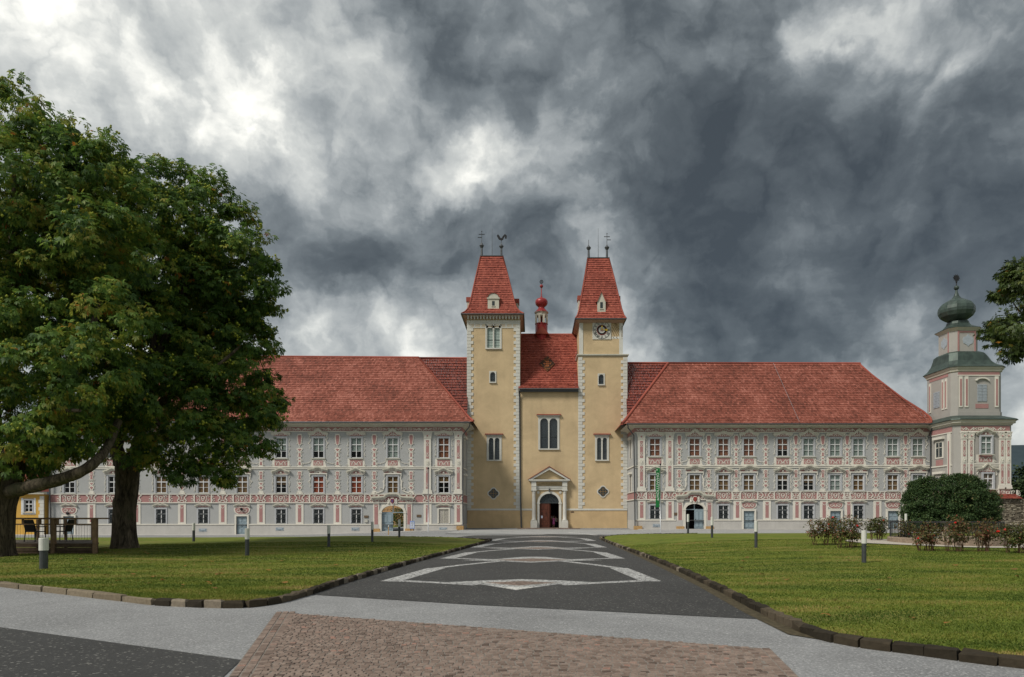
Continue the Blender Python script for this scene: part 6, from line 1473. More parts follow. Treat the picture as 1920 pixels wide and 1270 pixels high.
def shutters(X, Y, z0_, z1_, w, axis):
    mb = MB(); n = 12; q = (z1_ - z0_) / n
    for s in (-1, 1):
        a, b = sorted((s * .03, s * w / 2))
        for k in range(n):
            if axis == 'x': mb.box(X + a, X + b, Y - .06 - .02 * (k % 2), Y + .02, z0_ + k * q, z0_ + (k + .85) * q)
            else: mb.box(X - .06 - .02 * (k % 2), X + .02, Y + a, Y + b, z0_ + k * q, z0_ + (k + .85) * q)
    return part('shutter', mb, 'shutter_grey', end)
shutters(XM(1841), yf2, ZM(753), ZM(721), 1.0, 'x'); shutters(xs2, yf2 + 3.1, ZM(757), ZM(726), 1.1, 'y')
yf3 = c3[1] - c3[2]
mb = MB(); q = [(0, -.62), (.20, -.42), (.50, -.30), (.60, 0), (.50, .30), (.20, .42), (0, .62), (-.20, .42), (-.50, .30), (-.60, 0), (-.50, -.30), (-.20, -.42)]; zc3 = (s3b + s3t) / 2 + .1
mb.prism([(PX(1815, yf3) + a, zc3 + b * 1.1) for a, b in q], yf3 - .04, yf3 + .02); part('louvred_opening', mb, 'shutter_grey', end); mb = MB()
mb2 = MB(); mb2.prism([(a, b * 1.1) for a, b in q], -.04, .02); mb2.v = [(c3[0] - c3[2] + y, c3[1] - .1 - x, z + zc3) for x, y, z in mb2.v]; mb.v_ = None
mb.add(mb2.v, mb2.f); part('louvred_opening', mb, 'shutter_grey', end)
mb = MB(); mb.box(c3[0] - .98, c3[0] - .82, yf3 - .05, yf3 + .02, s3b, s3t, 0); mb.box(c3[0] + .85, c3[0] + 1.0, yf3 - .05, yf3 + .02, s3b, s3t, 0); mb.box(c3[0] - .95, c3[0] + .98, yf3 - .04, yf3 + .02, s3t - .22, s3t - .05, 0); mb.box(c3[0] - c3[2] - .05, c3[0] - c3[2] + .02, yf3 + .6, yf3 + .78, s3b, s3t, 0); part('pink_strips', mb, 'pink_stucco', end)
# ------------------------------------------------------------------ trees
def leaf_mesh(name, P, Nn, size, mat, tint, kind='palm', droop=.75, seed=1):
    """P leaf positions, Nn outward directions. kind palm: fan of 5 drooping leaflets; single: folded leaf"""
    rs = np.random.RandomState(seed); k = len(P); s = size * rs.uniform(.7, 1.25, k)
    ax = Nn * .75 + rs.normal(0, .45, (k, 3)); ax[:, 2] -= droop; ax /= np.linalg.norm(ax, axis=1, keepdims=True)   # the way the leaf points
    up = Nn * .5 + rs.normal(0, .35, (k, 3)); up[:, 2] += .8
    nn = up - ax * np.sum(up * ax, 1, keepdims=True); nn /= np.linalg.norm(nn, axis=1, keepdims=True)
    sd = np.cross(ax, nn)
    V = []; T = []
    if kind == 'palm': specs = [(-78, .62), (-40, .88), (0, 1.0), (40, .88), (78, .62)]
    else: specs = [(0, 1.0)]
    for a, l in specs:
        d = ax * math.cos(R(a)) + sd * math.sin(R(a)); e = np.cross(d, nn); L = (s * l)[:, None]; wd = L * (.19 if kind == 'palm' else .36)
        dn = nn * (-.10 * L); base = P + d * (.04 * L)
        V.append(np.stack([base, base + d * .62 * L + e * wd + dn * .4, base + d * L + dn * 2.2 - np.array([0, 0, .06]) * L, base + d * .62 * L - e * wd + dn * .4], 1))
        T.append(np.clip(tint + rs.normal(0, .05, k), 0, 1))
    V = np.concatenate(V).reshape(-1, 3); Fq = np.arange(len(V)).reshape(-1, 4)
    return np_mesh(name, V, Fq, [mat], np.concatenate(T))
def crown_points(lobes, per_lobe_clumps, per_clump, cr, seed, zmin=None):
    rs = np.random.RandomState(seed); P = []; Nn = []; C = []
    for (c, r, wgt) in lobes:
        c = np.array(c); r = np.array(r); n = max(4, int(per_lobe_clumps * wgt))
        d = rs.normal(0, 1, (n, 3)); d /= np.linalg.norm(d, axis=1, keepdims=True)
        rad = rs.uniform(.42, 1.04, n) ** .6
        cc = c + d * r * rad[:, None]; tn = rs.normal(0, .085, n)
        for q in range(n):
            m_ = int(per_clump * rs.uniform(.6, 1.4)); e = rs.normal(0, 1, (m_, 3)); e /= np.linalg.norm(e, axis=1, keepdims=True)
            rr = cr * rs.uniform(.25, 1.0, m_) ** .5 * rs.uniform(.8, 1.2)
            p = cc[q] + e * rr[:, None] * np.array([1.15, 1.15, .75]); nn = d[q] * .7 + e * .6
            P.append(p); Nn.append(nn / np.linalg.norm(nn, axis=1, keepdims=True)); C.append(np.full(m_, tn[q]))
    P = np.concatenate(P); Nn = np.concatenate(Nn); C = np.concatenate(C)
    if zmin is not None: k = P[:, 2] > zmin; P, Nn, C = P[k], Nn[k], C[k]
    return P, Nn, C, rs
def px_lobes(L, Y0, seed, flat=.85):
    rg = random.Random(seed); out = []
    for x, y, r, *dy in L:
        Y = Y0 + (dy[0] if dy else rg.uniform(-1.5, 1.5)); q = r * Y / F
        out.append(((PX(x, Y), Y, PZ(y, Y)), (q, q * flat + .5, q * .92), (q / 2.6) ** 2))
    return out
def limb(mb, pts, r0, r1, n=10):
    pts = smooth3(pts); k = len(pts); mb.tube(pts, [lerp(r0, r1, (i / (k - 1)) ** .8) * (1 + .06 * math.sin(i * 2.1)) for i in range(k)], n)
def smooth3(pts, k=5):
    pts = [Vector(p) for p in pts]; out = []
    for i in range(len(pts) - 1):
        p0, p1, p2, p3 = pts[max(0, i - 1)], pts[i], pts[i + 1], pts[min(len(pts) - 1, i + 2)]
        for j in range(k):
            t = j / k; out.append(.5 * (2 * p1 + (p2 - p0) * t + (2 * p0 - 5 * p1 + 4 * p2 - p3) * t * t + (3 * p1 - p0 - 3 * p2 + p3) * t ** 3))
    return out + [pts[-1]]
def trunk_mesh(mb, pts, radii, n=18, seed=1, flare=1.5):
    """fluted tapering trunk"""
    rg = random.Random(seed); ph = [rg.uniform(0, 6.28) for _ in range(3)]; P = smooth3(pts, 6); k = len(P); vs = []
    for i, p in enumerate(P):
        t = i / (k - 1); r = np.interp(t, np.linspace(0, 1, len(radii)), radii) * (1 + (flare - 1) * math.exp(-t * 14))
        for j in range(n):
            a = 2 * math.pi * j / n; w = 1 + .09 * math.sin(3 * a + ph[0] + t * 1.5) + .05 * math.sin(7 * a + ph[1] - t * 3) + .10 * math.exp(-t * 10) * math.sin(5 * a + ph[2])
            vs.append((p.x + r * w * math.cos(a), p.y + r * w * math.sin(a), p.z))
    mb.add(vs, [(i * n + j, i * n + (j + 1) % n, (i + 1) * n + (j + 1) % n, (i + 1) * n + j) for i in range(k - 1) for j in range(n)])
def fruits(P, n, seed, parent, size=.045):
    rs = np.random.RandomState(seed); idx = rs.choice(len(P), n, replace=False); mb = MB()
    for i in idx:
        for q in range(rs.randint(2, 6)):
            c = P[i] + rs.normal(0, .09, 3) + np.array([0, -.12, -.05]); r = size * rs.uniform(.8, 1.2)
            mb.add([(c[0], c[1], c[2] + r), (c[0] + r, c[1], c[2]), (c[0], c[1] + r, c[2]), (c[0] - r, c[1], c[2]), (c[0], c[1] - r, c[2]), (c[0], c[1], c[2] - r)], [(0, 1, 2), (0, 2, 3), (0, 3, 4), (0, 4, 1), (5, 2, 1), (5, 3, 2), (5, 4, 3), (5, 1, 4)])
    o = part('conkers', mb, 'conker_green', parent, smooth=True); o['kind'] = 'stuff'

# chestnut whose forked trunk stands right of the terrace
YB = 32.5; tb = thing('chestnut_tree', 'large chestnut tree with forked trunk standing beside the wooden terrace', 'tree', (PX(232, YB), YB, float(lawn_z(PX(232, YB), YB))))
mb = MB(); q = lambda x, y, dy=0: (PX(x, YB + dy), YB + dy, PZ(y, YB + dy))
trunk_mesh(mb, [q(232, 1036), q(231, 1000), q(232, 960), q(237, 920), q(238, 880), q(236, 850)], [.56, .50, .47, .46, .50, .45], 20, 2, 1.25)
mb.ball(q(224, 945, -.05), .30, 10, sz=1.5)
limb(mb, [q(228, 870), q(219, 838), q(226, 800), q(205, 720), q(190, 600, 1)], .36, .12); limb(mb, [q(245, 875), q(258, 838), q(265, 800), q(285, 700), q(290, 560)], .38, .12)
limb(mb, [q(262, 800), q(320, 740, -1), q(390, 700, -2), q(450, 650, -2)], .22, .05); limb(mb, [q(285, 690), q(340, 560), q(370, 450)], .22, .05); limb(mb, [q(218, 800), q(160, 740, 2), q(120, 640, 3)], .2, .05); limb(mb, [q(270, 760), q(300, 800, -2), q(340, 850, -3)], .14, .03)
part('trunk', mb, 'bark', tb, smooth=True)
LB = [(300, 400, 95), (385, 415, 80), (440, 470, 62), (455, 545, 66), (380, 560, 95), (280, 520, 120), (215, 450, 110), (420, 640, 80), (330, 650, 110), (455, 720, 55), (400, 750, 85, -2), (310, 745, 95, -2.5), (365, 825, 62, -2), (430, 830, 45, -1.5), (290, 815, 48, -2), (225, 650, 110), (180, 740, 80, -1), (250, 780, 60, -1.5), (450, 860, 26, -1.5), (340, 880, 24, -2.5), (420, 890, 18, -2), (270, 850, 26, -2), (485, 720, 34, -1), (490, 830, 18, -1),
      (295, 330, 38), (345, 345, 30), (385, 350, 32), (480, 460, 26), (492, 510, 28), (500, 575, 28), (470, 600, 40), (485, 660, 28), (440, 775, 40, -1), (515, 755, 15), (475, 800, 25), (505, 780, 14), (395, 885, 22, -2), (300, 865, 24, -2), (455, 395, 26), (425, 380, 25),
      (330, 480, 110, 3), (250, 600, 130, 3), (400, 600, 90, 3), (300, 700, 110, 2.5), (480, 640, 32, 1)]
P, Nn, C, rs = crown_points(px_lobes(LB, YB, 3), 52, 46, .48, 7); print('leaves B', len(P))
tint = np.clip(rs.normal(.48, .16, len(P)) + C * 1.6 + .12 * (rs.rand(len(P)) > .92), 0, .86); tint[rs.rand(len(P)) > .995] = 1
put('crown', leaf_mesh('crown', P - np.array(WLOC[tb.name]), Nn, .215, 'chestnut_leaf', tint, 'palm', .75, 5), tb, WLOC[tb.name])
fruits(P + Nn * .22, 900, 3, tb, .06)
# nearer chestnut at the left edge
YA = 27.0; ta = thing('chestnut_tree', 'big chestnut tree at the left edge, its trunk cut by the frame', 'tree', (PX(-22, YA), YA, float(lawn_z(PX(-22, YA), YA))))
q = lambda x, y, dy=0: (PX(x, YA + dy), YA + dy, PZ(y, YA + dy)); mb = MB()
trunk_mesh(mb, [q(-22, 1050), q(-16, 1000), q(-14, 950), q(-8, 905), q(-5, 860)], [.80, .72, .72, .80, .85], 22, 5, 1.3)
limb(mb, [q(5, 925), q(48, 915, -.5), q(110, 900, -1), q(165, 877, -1), q(200, 840, 0), q(222, 790, 1)], .30, .14); limb(mb, [q(10, 870), q(60, 800), q(140, 700), q(190, 560)], .40, .08); limb(mb, [q(-10, 880), q(-20, 700), q(20, 500), q(30, 300)], .5, .08); limb(mb, [q(-20, 880), q(-150, 760), q(-260, 640)], .42, .08); limb(mb, [q(25, 860), q(90, 780, -2), q(150, 770, -3)], .25, .05)
part('trunk', mb, 'bark', ta, smooth=True)
LA = [(25, 215, 62), (95, 285, 70), (165, 318, 62), (215, 345, 55), (25, 340, 110), (130, 400, 105), (40, 480, 120), (190, 470, 90), (110, 560, 110), (210, 590, 75, -2), (20, 640, 120, -2), (130, 680, 95, -2.5), (40, 770, 95, -2), (120, 800, 60, -1.5), (30, 850, 50, 0), (100, 850, 35, 1), (150, 765, 60, 0), (200, 785, 42, 1), (90, 830, 52, .5), (165, 825, 32, 1), (20, 885, 38, 1), (70, 870, 30, 1), (200, 700, 70, 0),
      (15, 165, 26), (60, 215, 30), (120, 250, 26), (175, 262, 26), (205, 285, 25), (235, 320, 25), (250, 380, 40),
      (-100, 330, 130), (-150, 520, 170), (-120, 720, 130), (-60, 620, 130, 3), (60, 560, 130, 4), (150, 520, 110, 3.5), (60, 400, 120, 3), (50, 700, 110, 3), (-260, 600, 150)]
P, Nn, C, rs = crown_points(px_lobes(LA, YA, 9), 56, 46, .44, 17); print('leaves A', len(P))
tint = np.clip(rs.normal(.53, .17, len(P)) + C * 1.6 + .14 * (rs.rand(len(P)) > .91), 0, .88); tint[rs.rand(len(P)) > .994] = 1
put('crown', leaf_mesh('crown', P - np.array(WLOC[ta.name]), Nn, .20, 'chestnut_leaf', tint, 'palm', .75, 6), ta, WLOC[ta.name])
fruits(P + Nn * .22, 1000, 5, ta, .055)
# tree standing right of the frame, one side of its crown reaching in
YD = 22.0; td = thing('maple_tree', 'leafy tree whose crown reaches in at the right edge', 'tree', (PX(2085, YD), YD, .1))
q = lambda x, y, dy=0: (PX(x, YD + dy), YD + dy, PZ(y, YD + dy)); mb = MB()
trunk_mesh(mb, [(PX(2085, YD), YD, 0), q(2084, 900), q(2080, 780), q(2075, 660)], [.22, .19, .17, .13], 12, 3, 1.3); limb(mb, [q(2078, 700), q(1990, 640), q(1925, 615), q(1885, 622)], .09, .012, 6); limb(mb, [q(2078, 660), q(2000, 560), q(1940, 520), q(1908, 500)], .08, .01, 6); limb(mb, [q(2076, 680), q(2150, 560)], .1, .02, 6); limb(mb, [q(1990, 620), q(1920, 590), q(1895, 560)], .05, .01, 6)
part('trunk', mb, 'bark', td, smooth=True)
LD = [(1925, 560, 30), (1912, 610, 32), (1935, 640, 35), (1905, 505, 11), (1916, 525, 17), (1886, 548, 8), (1884, 596, 13), (1866, 618, 8), (1880, 632, 14), (1905, 655, 14), (1960, 530, 50), (1990, 600, 70), (2080, 560, 110), (2170, 580, 100), (2060, 470, 90), (1985, 660, 45), (2100, 670, 80)]
P, Nn, C, rs = crown_points([(c, r, max(w, .25)) for c, r, w in px_lobes(LD, YD, 4, .7)], 60, 20, .24, 23)
tint = np.clip(rs.normal(.45, .2, len(P)) + C, 0, .95); tint[rs.rand(len(P)) > .995] = 1
put('crown', leaf_mesh('crown', P - np.array(WLOC[td.name]), Nn, .13, 'maple_leaf', tint, 'palm', .5, 8), td, WLOC[td.name])

# ------------------------------------------------------------------ garden on the right
def bush(name, label, cat, loc, lobes, clumps, per, cr, leaf, mat, seed, stems=8, group=None, droop=.2, tm=.45, ts=.2, flowers=0, kind='single', stem_mat='rose_stem', fl=('rose_red', 'rose_pink')):
    t = thing(name, label, cat, loc, group); P, Nn, C, rs = crown_points([((c[0] + loc[0], c[1] + loc[1], c[2] + loc[2]), r, w) for c, r, w in lobes], clumps, per, cr, seed, loc[2] + .02)
    put('foliage', leaf_mesh('foliage', P - np.array(loc), Nn, leaf, mat, np.clip(rs.normal(tm, ts, len(P)) + C, 0, 1), kind, droop, seed), t, loc)
    mb = MB(); rg = random.Random(seed)
    for k in range(stems):
        c, r, w = lobes[k % len(lobes)]; b = (loc[0] + c[0] + rg.uniform(-.25, .25) * r[0], loc[1] + c[1] + rg.uniform(-.3, .3) * r[1], loc[2] - .03)
        e = (loc[0] + c[0] + rg.uniform(-.8, .8) * r[0], loc[1] + c[1] + rg.uniform(-.8, .8) * r[1], loc[2] + c[2] + r[2] * rg.uniform(.1, .8)); m_ = tuple(lerp(b[i], e[i], .5) + rg.uniform(-.08, .08) for i in range(3)); mb.tube([b, m_, e], [.010, .007, .004], 5)
    part('stems', mb, stem_mat, t)
    for k in range(flowers):
        p = P[rg.randrange(len(P))]; mb = MB(); f = rg.uniform(.05, .075); c = (p[0], p[1] - .1, p[2] + .06)
        for a in range(5): an = a * 1.257; mb.ball((c[0] + f * .45 * math.cos(an), c[1] + f * .45 * math.sin(an), c[2]), f * .6, 5)
        mb.ball((c[0], c[1], c[2] + f * .25), f * .6, 5); part('rose', mb, fl[k % 2], t)
    return t
lz = lambda x, y: float(lawn_z(x, y))
def at_px(x, y, z=None):                                      # point on the lawn seen at photo pixel x, y
    Y = 30.0
    for _ in range(30): zz = lz(PX(x, Y), Y); Y = .5 * Y + .5 * (HC - zz) * F / (y - HY)
    return (PX(x, Y), Y, lz(PX(x, Y), Y))
# big evergreen shrub
p = at_px(1785, 996); k = p[1] / F
bush('evergreen_shrub', 'large rounded dark green shrub in front of the corner tower', 'shrub', p, [((-55 * k, 0, 42 * k), (38 * k, 38 * k, 46 * k), 1.4), ((-20 * k, 0, 55 * k), (45 * k, 40 * k, 42 * k), 1.6), ((18 * k, -.3, 60 * k), (40 * k, 40 * k, 38 * k), 1.5), ((52 * k, .2, 45 * k), (36 * k, 36 * k, 42 * k), 1.3), ((65 * k, 0, 30 * k), (20 * k, 25 * k, 28 * k), .7), ((-70 * k, 0, 25 * k), (20 * k, 25 * k, 26 * k), .7), ((0, -.5, 28 * k), (60 * k, 36 * k, 28 * k), 1.6), ((-68 * k, 0, 82 * k), (10 * k, 10 * k, 12 * k), .3), ((30 * k, 0, 96 * k), (16 * k, 14 * k, 8 * k), .3), ((-42 * k, 0, 92 * k), (9 * k, 9 * k, 9 * k), .15), ((-80 * k, 0, 62 * k), (9 * k, 9 * k, 12 * k), .15), ((-8 * k, 0, 98 * k), (10 * k, 10 * k, 7 * k), .15), ((52 * k, 0, 86 * k), (12 * k, 10 * k, 8 * k), .15), ((78 * k, 0, 58 * k), (9 * k, 9 * k, 10 * k), .15), ((-58 * k, 0, 90 * k), (7 * k, 7 * k, 9 * k), .12), ((12 * k, 0, 101 * k), (8 * k, 8 * k, 5 * k), .12)],
     260, 34, .30, .145, 'shrub_leaf', 31, 10, None, .1, .42, .2)
# round basin with railing, path ring
bc = at_px(1772, 1019); bx_, by_, bz_ = bc; br = 2.45
V_ = [(bx_, by_)]; rings_ = 12
for i in range(1, rings_ + 1):
    for j in range(48):
        an = 2 * math.pi * j / 48; f_ = i / rings_; V_.append((bx_ + 4.3 * f_ * math.cos(an) * (1.25 if math.cos(an) > 0 else 1.05), by_ + 3.4 * f_ * math.sin(an)))
V_ = np.array(V_); V3_ = np.column_stack([V_, lawn_z(V_[:, 0], V_[:, 1]) + .03])
F_ = [(1 + (i - 1) * 48 + j, 1 + (i - 1) * 48 + (j + 1) % 48, 1 + i * 48 + (j + 1) % 48, 1 + i * 48 + j) for i in range(1, rings_) for j in range(48)]
put('garden_path', np_mesh('garden_path', V3_, np.array(F_), ['pale_gravel']), kind='structure')
pool = thing('garden_basin', 'round stone garden basin with greenish water and thin iron railing', 'basin', (bx_, by_, bz_))
mb = MB(); mb.lathe([(br + .02, -.1), (br + .02, .26), (br - .02, .30), (br - .22, .30), (br - .24, .27), (br - .24, .0)], (bx_, by_, bz_), 40); mb.f = [f for f in mb.f if len(f) == 4]; mb.mi = mb.mi[:len(mb.f)]; mb.t = mb.t[:len(mb.f)]; part('rim', mb, 'basin_stone', pool)
mb = MB(); mb.add([(bx_ + (br - .2) * math.cos(2 * math.pi * j / 40), by_ + (br - .2) * math.sin(2 * math.pi * j / 40), bz_ + .24) for j in range(40)], [tuple(range(40))]); part('water', mb, 'pool_water', pool)
mb = MB(); mb.lathe([(.35, .0), (.30, .5), (.12, .55), (.10, .9), (.28, .98), (.30, 1.02)], (bx_ + .2, by_ + .2, bz_), 12); part('fountain_post', mb, 'basin_stone', pool)
bar = MB(); bar.tube([(0, 0, .28), (0, 0, 1.02)], .012, 4); bme = bar.mesh('railing_bar', ['iron_dark'])
for j in range(84): a = 2 * math.pi * j / 84; put('railing_bar', bme, pool, (bx_ + (br - .1) * math.cos(a), by_ + (br - .1) * math.sin(a), bz_))
for zr_, r_ in ((1.02, .018), (.42, .012)): mb = MB(); mb.tube([(bx_ + (br - .1) * math.cos(2 * math.pi * j / 48), by_ + (br - .1) * math.sin(2 * math.pi * j / 48), bz_ + zr_) for j in range(49)], r_, 5); part('railing_rail', mb, 'iron_dark', pool)
# roses
def rose(x, y, wpx, hpx, label, seed, flowers=3, tm=.5, dens=1.0):
    p = at_px(x, y); k = p[1] / F; w, h = wpx * k, hpx * k
    lob = [((-.28 * w, 0, .62 * h), (.24 * w, .30 * w, .34 * h), .8), ((.05 * w, -.1, .70 * h), (.26 * w, .3 * w, .32 * h), .9), ((.30 * w, .1, .60 * h), (.22 * w, .26 * w, .36 * h), .8), ((0, 0, .50 * h), (.34 * w, .3 * w, .20 * h), .35)]
    bush('rose_bush', label, 'rose bush', p, lob, int(44 * dens), 13, .16, .085, 'rose_leaf', seed, 30, 'rose bushes round the garden basin', .2, tm, .24, flowers)
rose(1546, 1022, 60, 54, 'rose bush with a red bloom, nearest the church, leftmost of the roses', 41, 3, .55); rose(1590, 1027, 56, 58, 'twiggy rose bush directly right of the leftmost rose', 42, 3, .5); rose(1644, 1014, 36, 44, 'small dense green rose bush beside the blue door', 43, 1, .28)
rose(1738, 1033, 50, 50, 'reddish rose bush in front of the left half of the basin', 44, 2, .6, .7); rose(1792, 1034, 50, 62, 'rose bush in front of the middle of the basin', 45, 1, .55, .65); rose(1846, 1034, 40, 62, 'tall thin rose bush in front of the right end of the basin', 46, 2, .6, .6); rose(1908, 1037, 60, 54, 'rose bush with bright red blooms at the right edge', 47, 6, .35); rose(1872, 1020, 40, 36, 'low red-flowered rose bush behind the right end of the path', 48, 4, .4); rose(1697, 1018, 30, 42, 'slender rose with one red bloom at the left side of the basin', 49, 1, .5, .6)

# ------------------------------------------------------------------ bollard lamps
def bollard(x, yb, yt, label, wpx):
    p = at_px(x, yb); k = p[1] / F; h = (yb - yt) * k; r = wpx * k / 2
    t = thing('bollard_lamp', label, 'bollard', p, 'bollard lamps on the lawns')
    mb = MB(); mb.lathe([(r * .88, -.05), (r * .88, h * .60), (r * .90, h * .605)], p, 16); part('post', mb, 'bollard_dark', t, smooth=False)
    mb = MB(); mb.lathe([(r, h * .60), (r, h * .985), (r * .96, h), (r * .2, h)], p, 16); part('lamp_head', mb, 'bollard_white', t, smooth=False)
bollard(82, 1067, 1009, 'bollard lamp nearest the left edge, in front of the terrace', 16); bollard(463.5, 1042, 991, 'bollard lamp in front of the blue door of the left wing', 8.5); bollard(363.2, 1015.5, 981, 'bollard lamp between the forked trunk and the left blue door', 5.5); bollard(616.5, 1025.5, 984.5, 'bollard lamp midway along the far side of the left lawn', 6); bollard(698, 1016, 978.5, 'bollard lamp just left of the left gateway', 5.2); bollard(748.7, 1007.8, 974.3, 'bollard lamp in front of the open half of the left gateway', 4.6)
bollard(1620, 1055.5, 995, 'bollard lamp nearest the rose beds on the right lawn', 9.5); bollard(1417.5, 1027.5, 977, 'bollard lamp in front of the small blue door of the right wing', 6.5); bollard(1335, 1008.5, 969.5, 'bollard lamp right of the right gateway', 5); bollard(1290, 1000.4, 964.4, 'bollard lamp in front of the dark opening of the right gateway', 4.5); bollard(1698.5, 1008, 963.5, 'bollard lamp behind the railing of the basin', 4.5)

# ------------------------------------------------------------------ poles, flag, signs
def on_pave(x, y): Y = (HC) * F / (y - HY); return (PX(x, Y), Y, float(gz(PX(x, Y), Y)))
p = (PX(803, 70), 70.0, float(gz(PX(803, 70), 70))); t = thing('light_pole', 'thin grey metal pole in front of the left wing', 'pole', p); mb = MB(); mb.tube([p, (p[0], p[1], PZ(880, 70))], [.055, .04], 8); part('pole', mb, 'steel_pole', t, smooth=True); mb = MB(); mb.lathe([(.05, 0), (.10, .03), (.10, .14), (.04, .2)], (p[0], p[1], PZ(880, 70)), 8); part('lamp_head', mb, 'iron_dark', t)
Yf = 61.0; p = (PX(1238.3, Yf), Yf, float(lawn_z(PX(1238.3, Yf), Yf)) - .08); t = thing('flag_pole', 'thin metal flag pole in front of the right wing', 'flag pole', p); mb = MB(); mb.tube([p, (p[0], p[1], PZ(872, Yf))], [.05, .035], 8); part('pole', mb, 'steel_pole', t, smooth=True); mb = MB(); mb.ball((p[0], p[1], PZ(871, Yf)), .08, 6); part('knob', mb, 'iron_dark', t)
mb = MB(); n = 14; zt_, zb_ = PZ(877.5, Yf), PZ(951, Yf); wv = 7.5 * Yf / F; vs = []
for i in range(n + 1):
    z = lerp(zt_, zb_, i / n)
    for j in range(4): u = j / 3; vs.append((p[0] - .06 - wv * u + .02 * math.sin(i * .8), p[1] - .02 + .05 * math.sin(i * .6 + u * 2), z - .03 * u))
mb.add(vs, [(i * 4 + j, i * 4 + j + 1, (i + 1) * 4 + j + 1, (i + 1) * 4 + j) for i in range(n) for j in range(3)])
fl_ = thing('banner', 'narrow green banner with white lettering hanging from the flag pole', 'banner', (p[0], p[1], zb_)); part('cloth', mb, 'flag_green', fl_, smooth=True)
me = text_mesh('HOLLUWHO', .30, 'flag_white', .004, 1.25); me.transform(Matrix.Rotation(R(-90), 4, 'Y')); put('lettering', me, fl_, (p[0] - .06 - wv * .5, p[1] - .09, PZ(910, Yf)))
mb = MB(); X_ = p[0] - .06 - wv * .5; mb.ribbon([(X_ - .06, PZ(937, Yf)), (X_ + .02, PZ(938.5, Yf)), (X_ + .02, PZ(934, Yf))], .06, p[1] - .10, p[1] - .085); mb.ribbon([(X_ - .1, PZ(880, Yf)), (X_ - .1, PZ(882.5, Yf)), (X_ - .02, PZ(881, Yf))], .05, p[1] - .10, p[1] - .085); part('emblem', mb, 'flag_white', fl_)
Ys = 78.3; p = (PX(773, Ys), Ys, float(gz(PX(773, Ys), Ys)) + .07); t = thing('info_board', 'small upright blue information board beside the left gateway', 'sign', p); mb = MB(); mb.box(p[0] - .26, p[0] + .26, Ys - .04, Ys + .04, p[2] + .22, p[2] + 1.12); part('panel', mb, 'sign_blue', t); mb = MB(); mb.box(p[0] - .20, p[0] + .20, Ys - .052, Ys - .038, p[2] + .30, p[2] + .98); part('poster', mb, 'sign_pale', t)
mb = MB(); mb.box(p[0] - .12, p[0] + .14, Ys - .06, Ys - .05, p[2] + .84, p[2] + .92); mb.box(p[0] - .08, p[0] + .06, Ys - .06, Ys - .05, p[2] + .58, p[2] + .70); mb.box(p[0] - .12, p[0] + .12, Ys - .06, Ys - .05, p[2] + .40, p[2] + .46); part('print', mb, 'door_blue_dark', t)
for s in (-1, 1): mb = MB(); mb.box(p[0] + s * .16 - .04, p[0] + s * .16 + .04, Ys - .1, Ys + .1, p[2] - .02, p[2] + .22); part('foot', mb, 'plaque_bronze', t)
p = (PX(728.5, 62), 62.0, float(gz(PX(728.5, 62), 62)) - .03); t = thing('marker_post', 'short thin wooden marker post near the left gateway', 'post', p); mb = MB(); mb.box(p[0] - .035, p[0] + .035, 61.97, 62.03, p[2], PZ(988, 62)); part('post', mb, 'sandstone', t); mb = MB(); mb.box(p[0] - .04, p[0] + .04, 61.96, 62.04, PZ(988, 62), PZ(985, 62)); part('cap', mb, 'bollard_white', t)
for s, x in (('left', 872), ('right', 1195)):                                     # rough stones at the wall corners
    pass
mb = MB(); mb.box(PX(866, 78.4) - .6, PX(866, 78.4) + .2, 78.2, 78.85, -.2, .42); tag(part('corner_stone', mb, 'sandstone', None, (PX(866, 78.4), 78.5, -.1)), 'rough brown guard stone at the right end of the left wing', 'stone')
mb = MB(); mb.box(PX(1194, 78.4) - .3, PX(1194, 78.4) + .6, 78.2, 78.85, -.1, .42); tag(part('corner_stone', mb, 'sandstone', None, (PX(1194, 78.4), 78.5, 0)), 'rough brown guard stone at the left end of the right wing', 'stone')

# ------------------------------------------------------------------ terrace with railing and chairs
dxr, dyf = PX(182, 28.5), 28.5; dzz = float(lawn_z(dxr, 28.5)); top = dzz + .42
deck = thing('terrace', 'dark wooden terrace with low railing under the chestnut trees', 'terrace', (dxr - 3, 30, dzz))
xL_ = -26.5; yb_ = 32.4; DXR = lambda y: lerp(dxr, PX(178, yb_), (y - dyf) / (yb_ - dyf))
for k in range(30):
    y = dyf + .05 + k * (yb_ - dyf) / 30; mb = MB(); mb.box(xL_, DXR(y), y, y + .135, top - .04, top); part('deck_board', mb, 'terrace_boards', deck)
for k in range(3):
    mb = MB(); mb.box(xL_, dxr + .02, dyf - .05, dyf, top - .16 - .16 * k, top - .02 - .16 * k); part('fascia_board', mb, 'wood_dark', deck); mb = MB(); za_, zb_ = top - .16 - .16 * k, top - .02 - .16 * k; mb.slab([(dxr, dyf), (dxr + .05, dyf), (DXR(yb_) + .05, yb_), (DXR(yb_), yb_)], za_, zb_); part('fascia_board', mb, 'wood_dark', deck)
def post(x, y, h=1.08, w=.05, name='railing_post', z0=None, mat='wood_rail'): mb = MB(); mb.box(x - w, x + w, y - w, y + w, (top - .5) if z0 is None else z0, top + h); part(name, mb, mat, deck)
for x in (dxr - .05, dxr - 3.55, -19.7, -23, -26.4): post(x, dyf - .03, 1.0, .075)
for x in (DXR(yb_) - .05, DXR(yb_) - 1.3, DXR(yb_) - 2.6, DXR(yb_) - 3.9, -25.6): post(x, yb_ - .1, .95, .045)
def rail(x0, x1, y, z, h=.05, w=.05): mb = MB(); mb.box(x0, x1, y - w, y + w, z - h / 2, z + h / 2); part('rail', mb, 'wood_rail', deck)
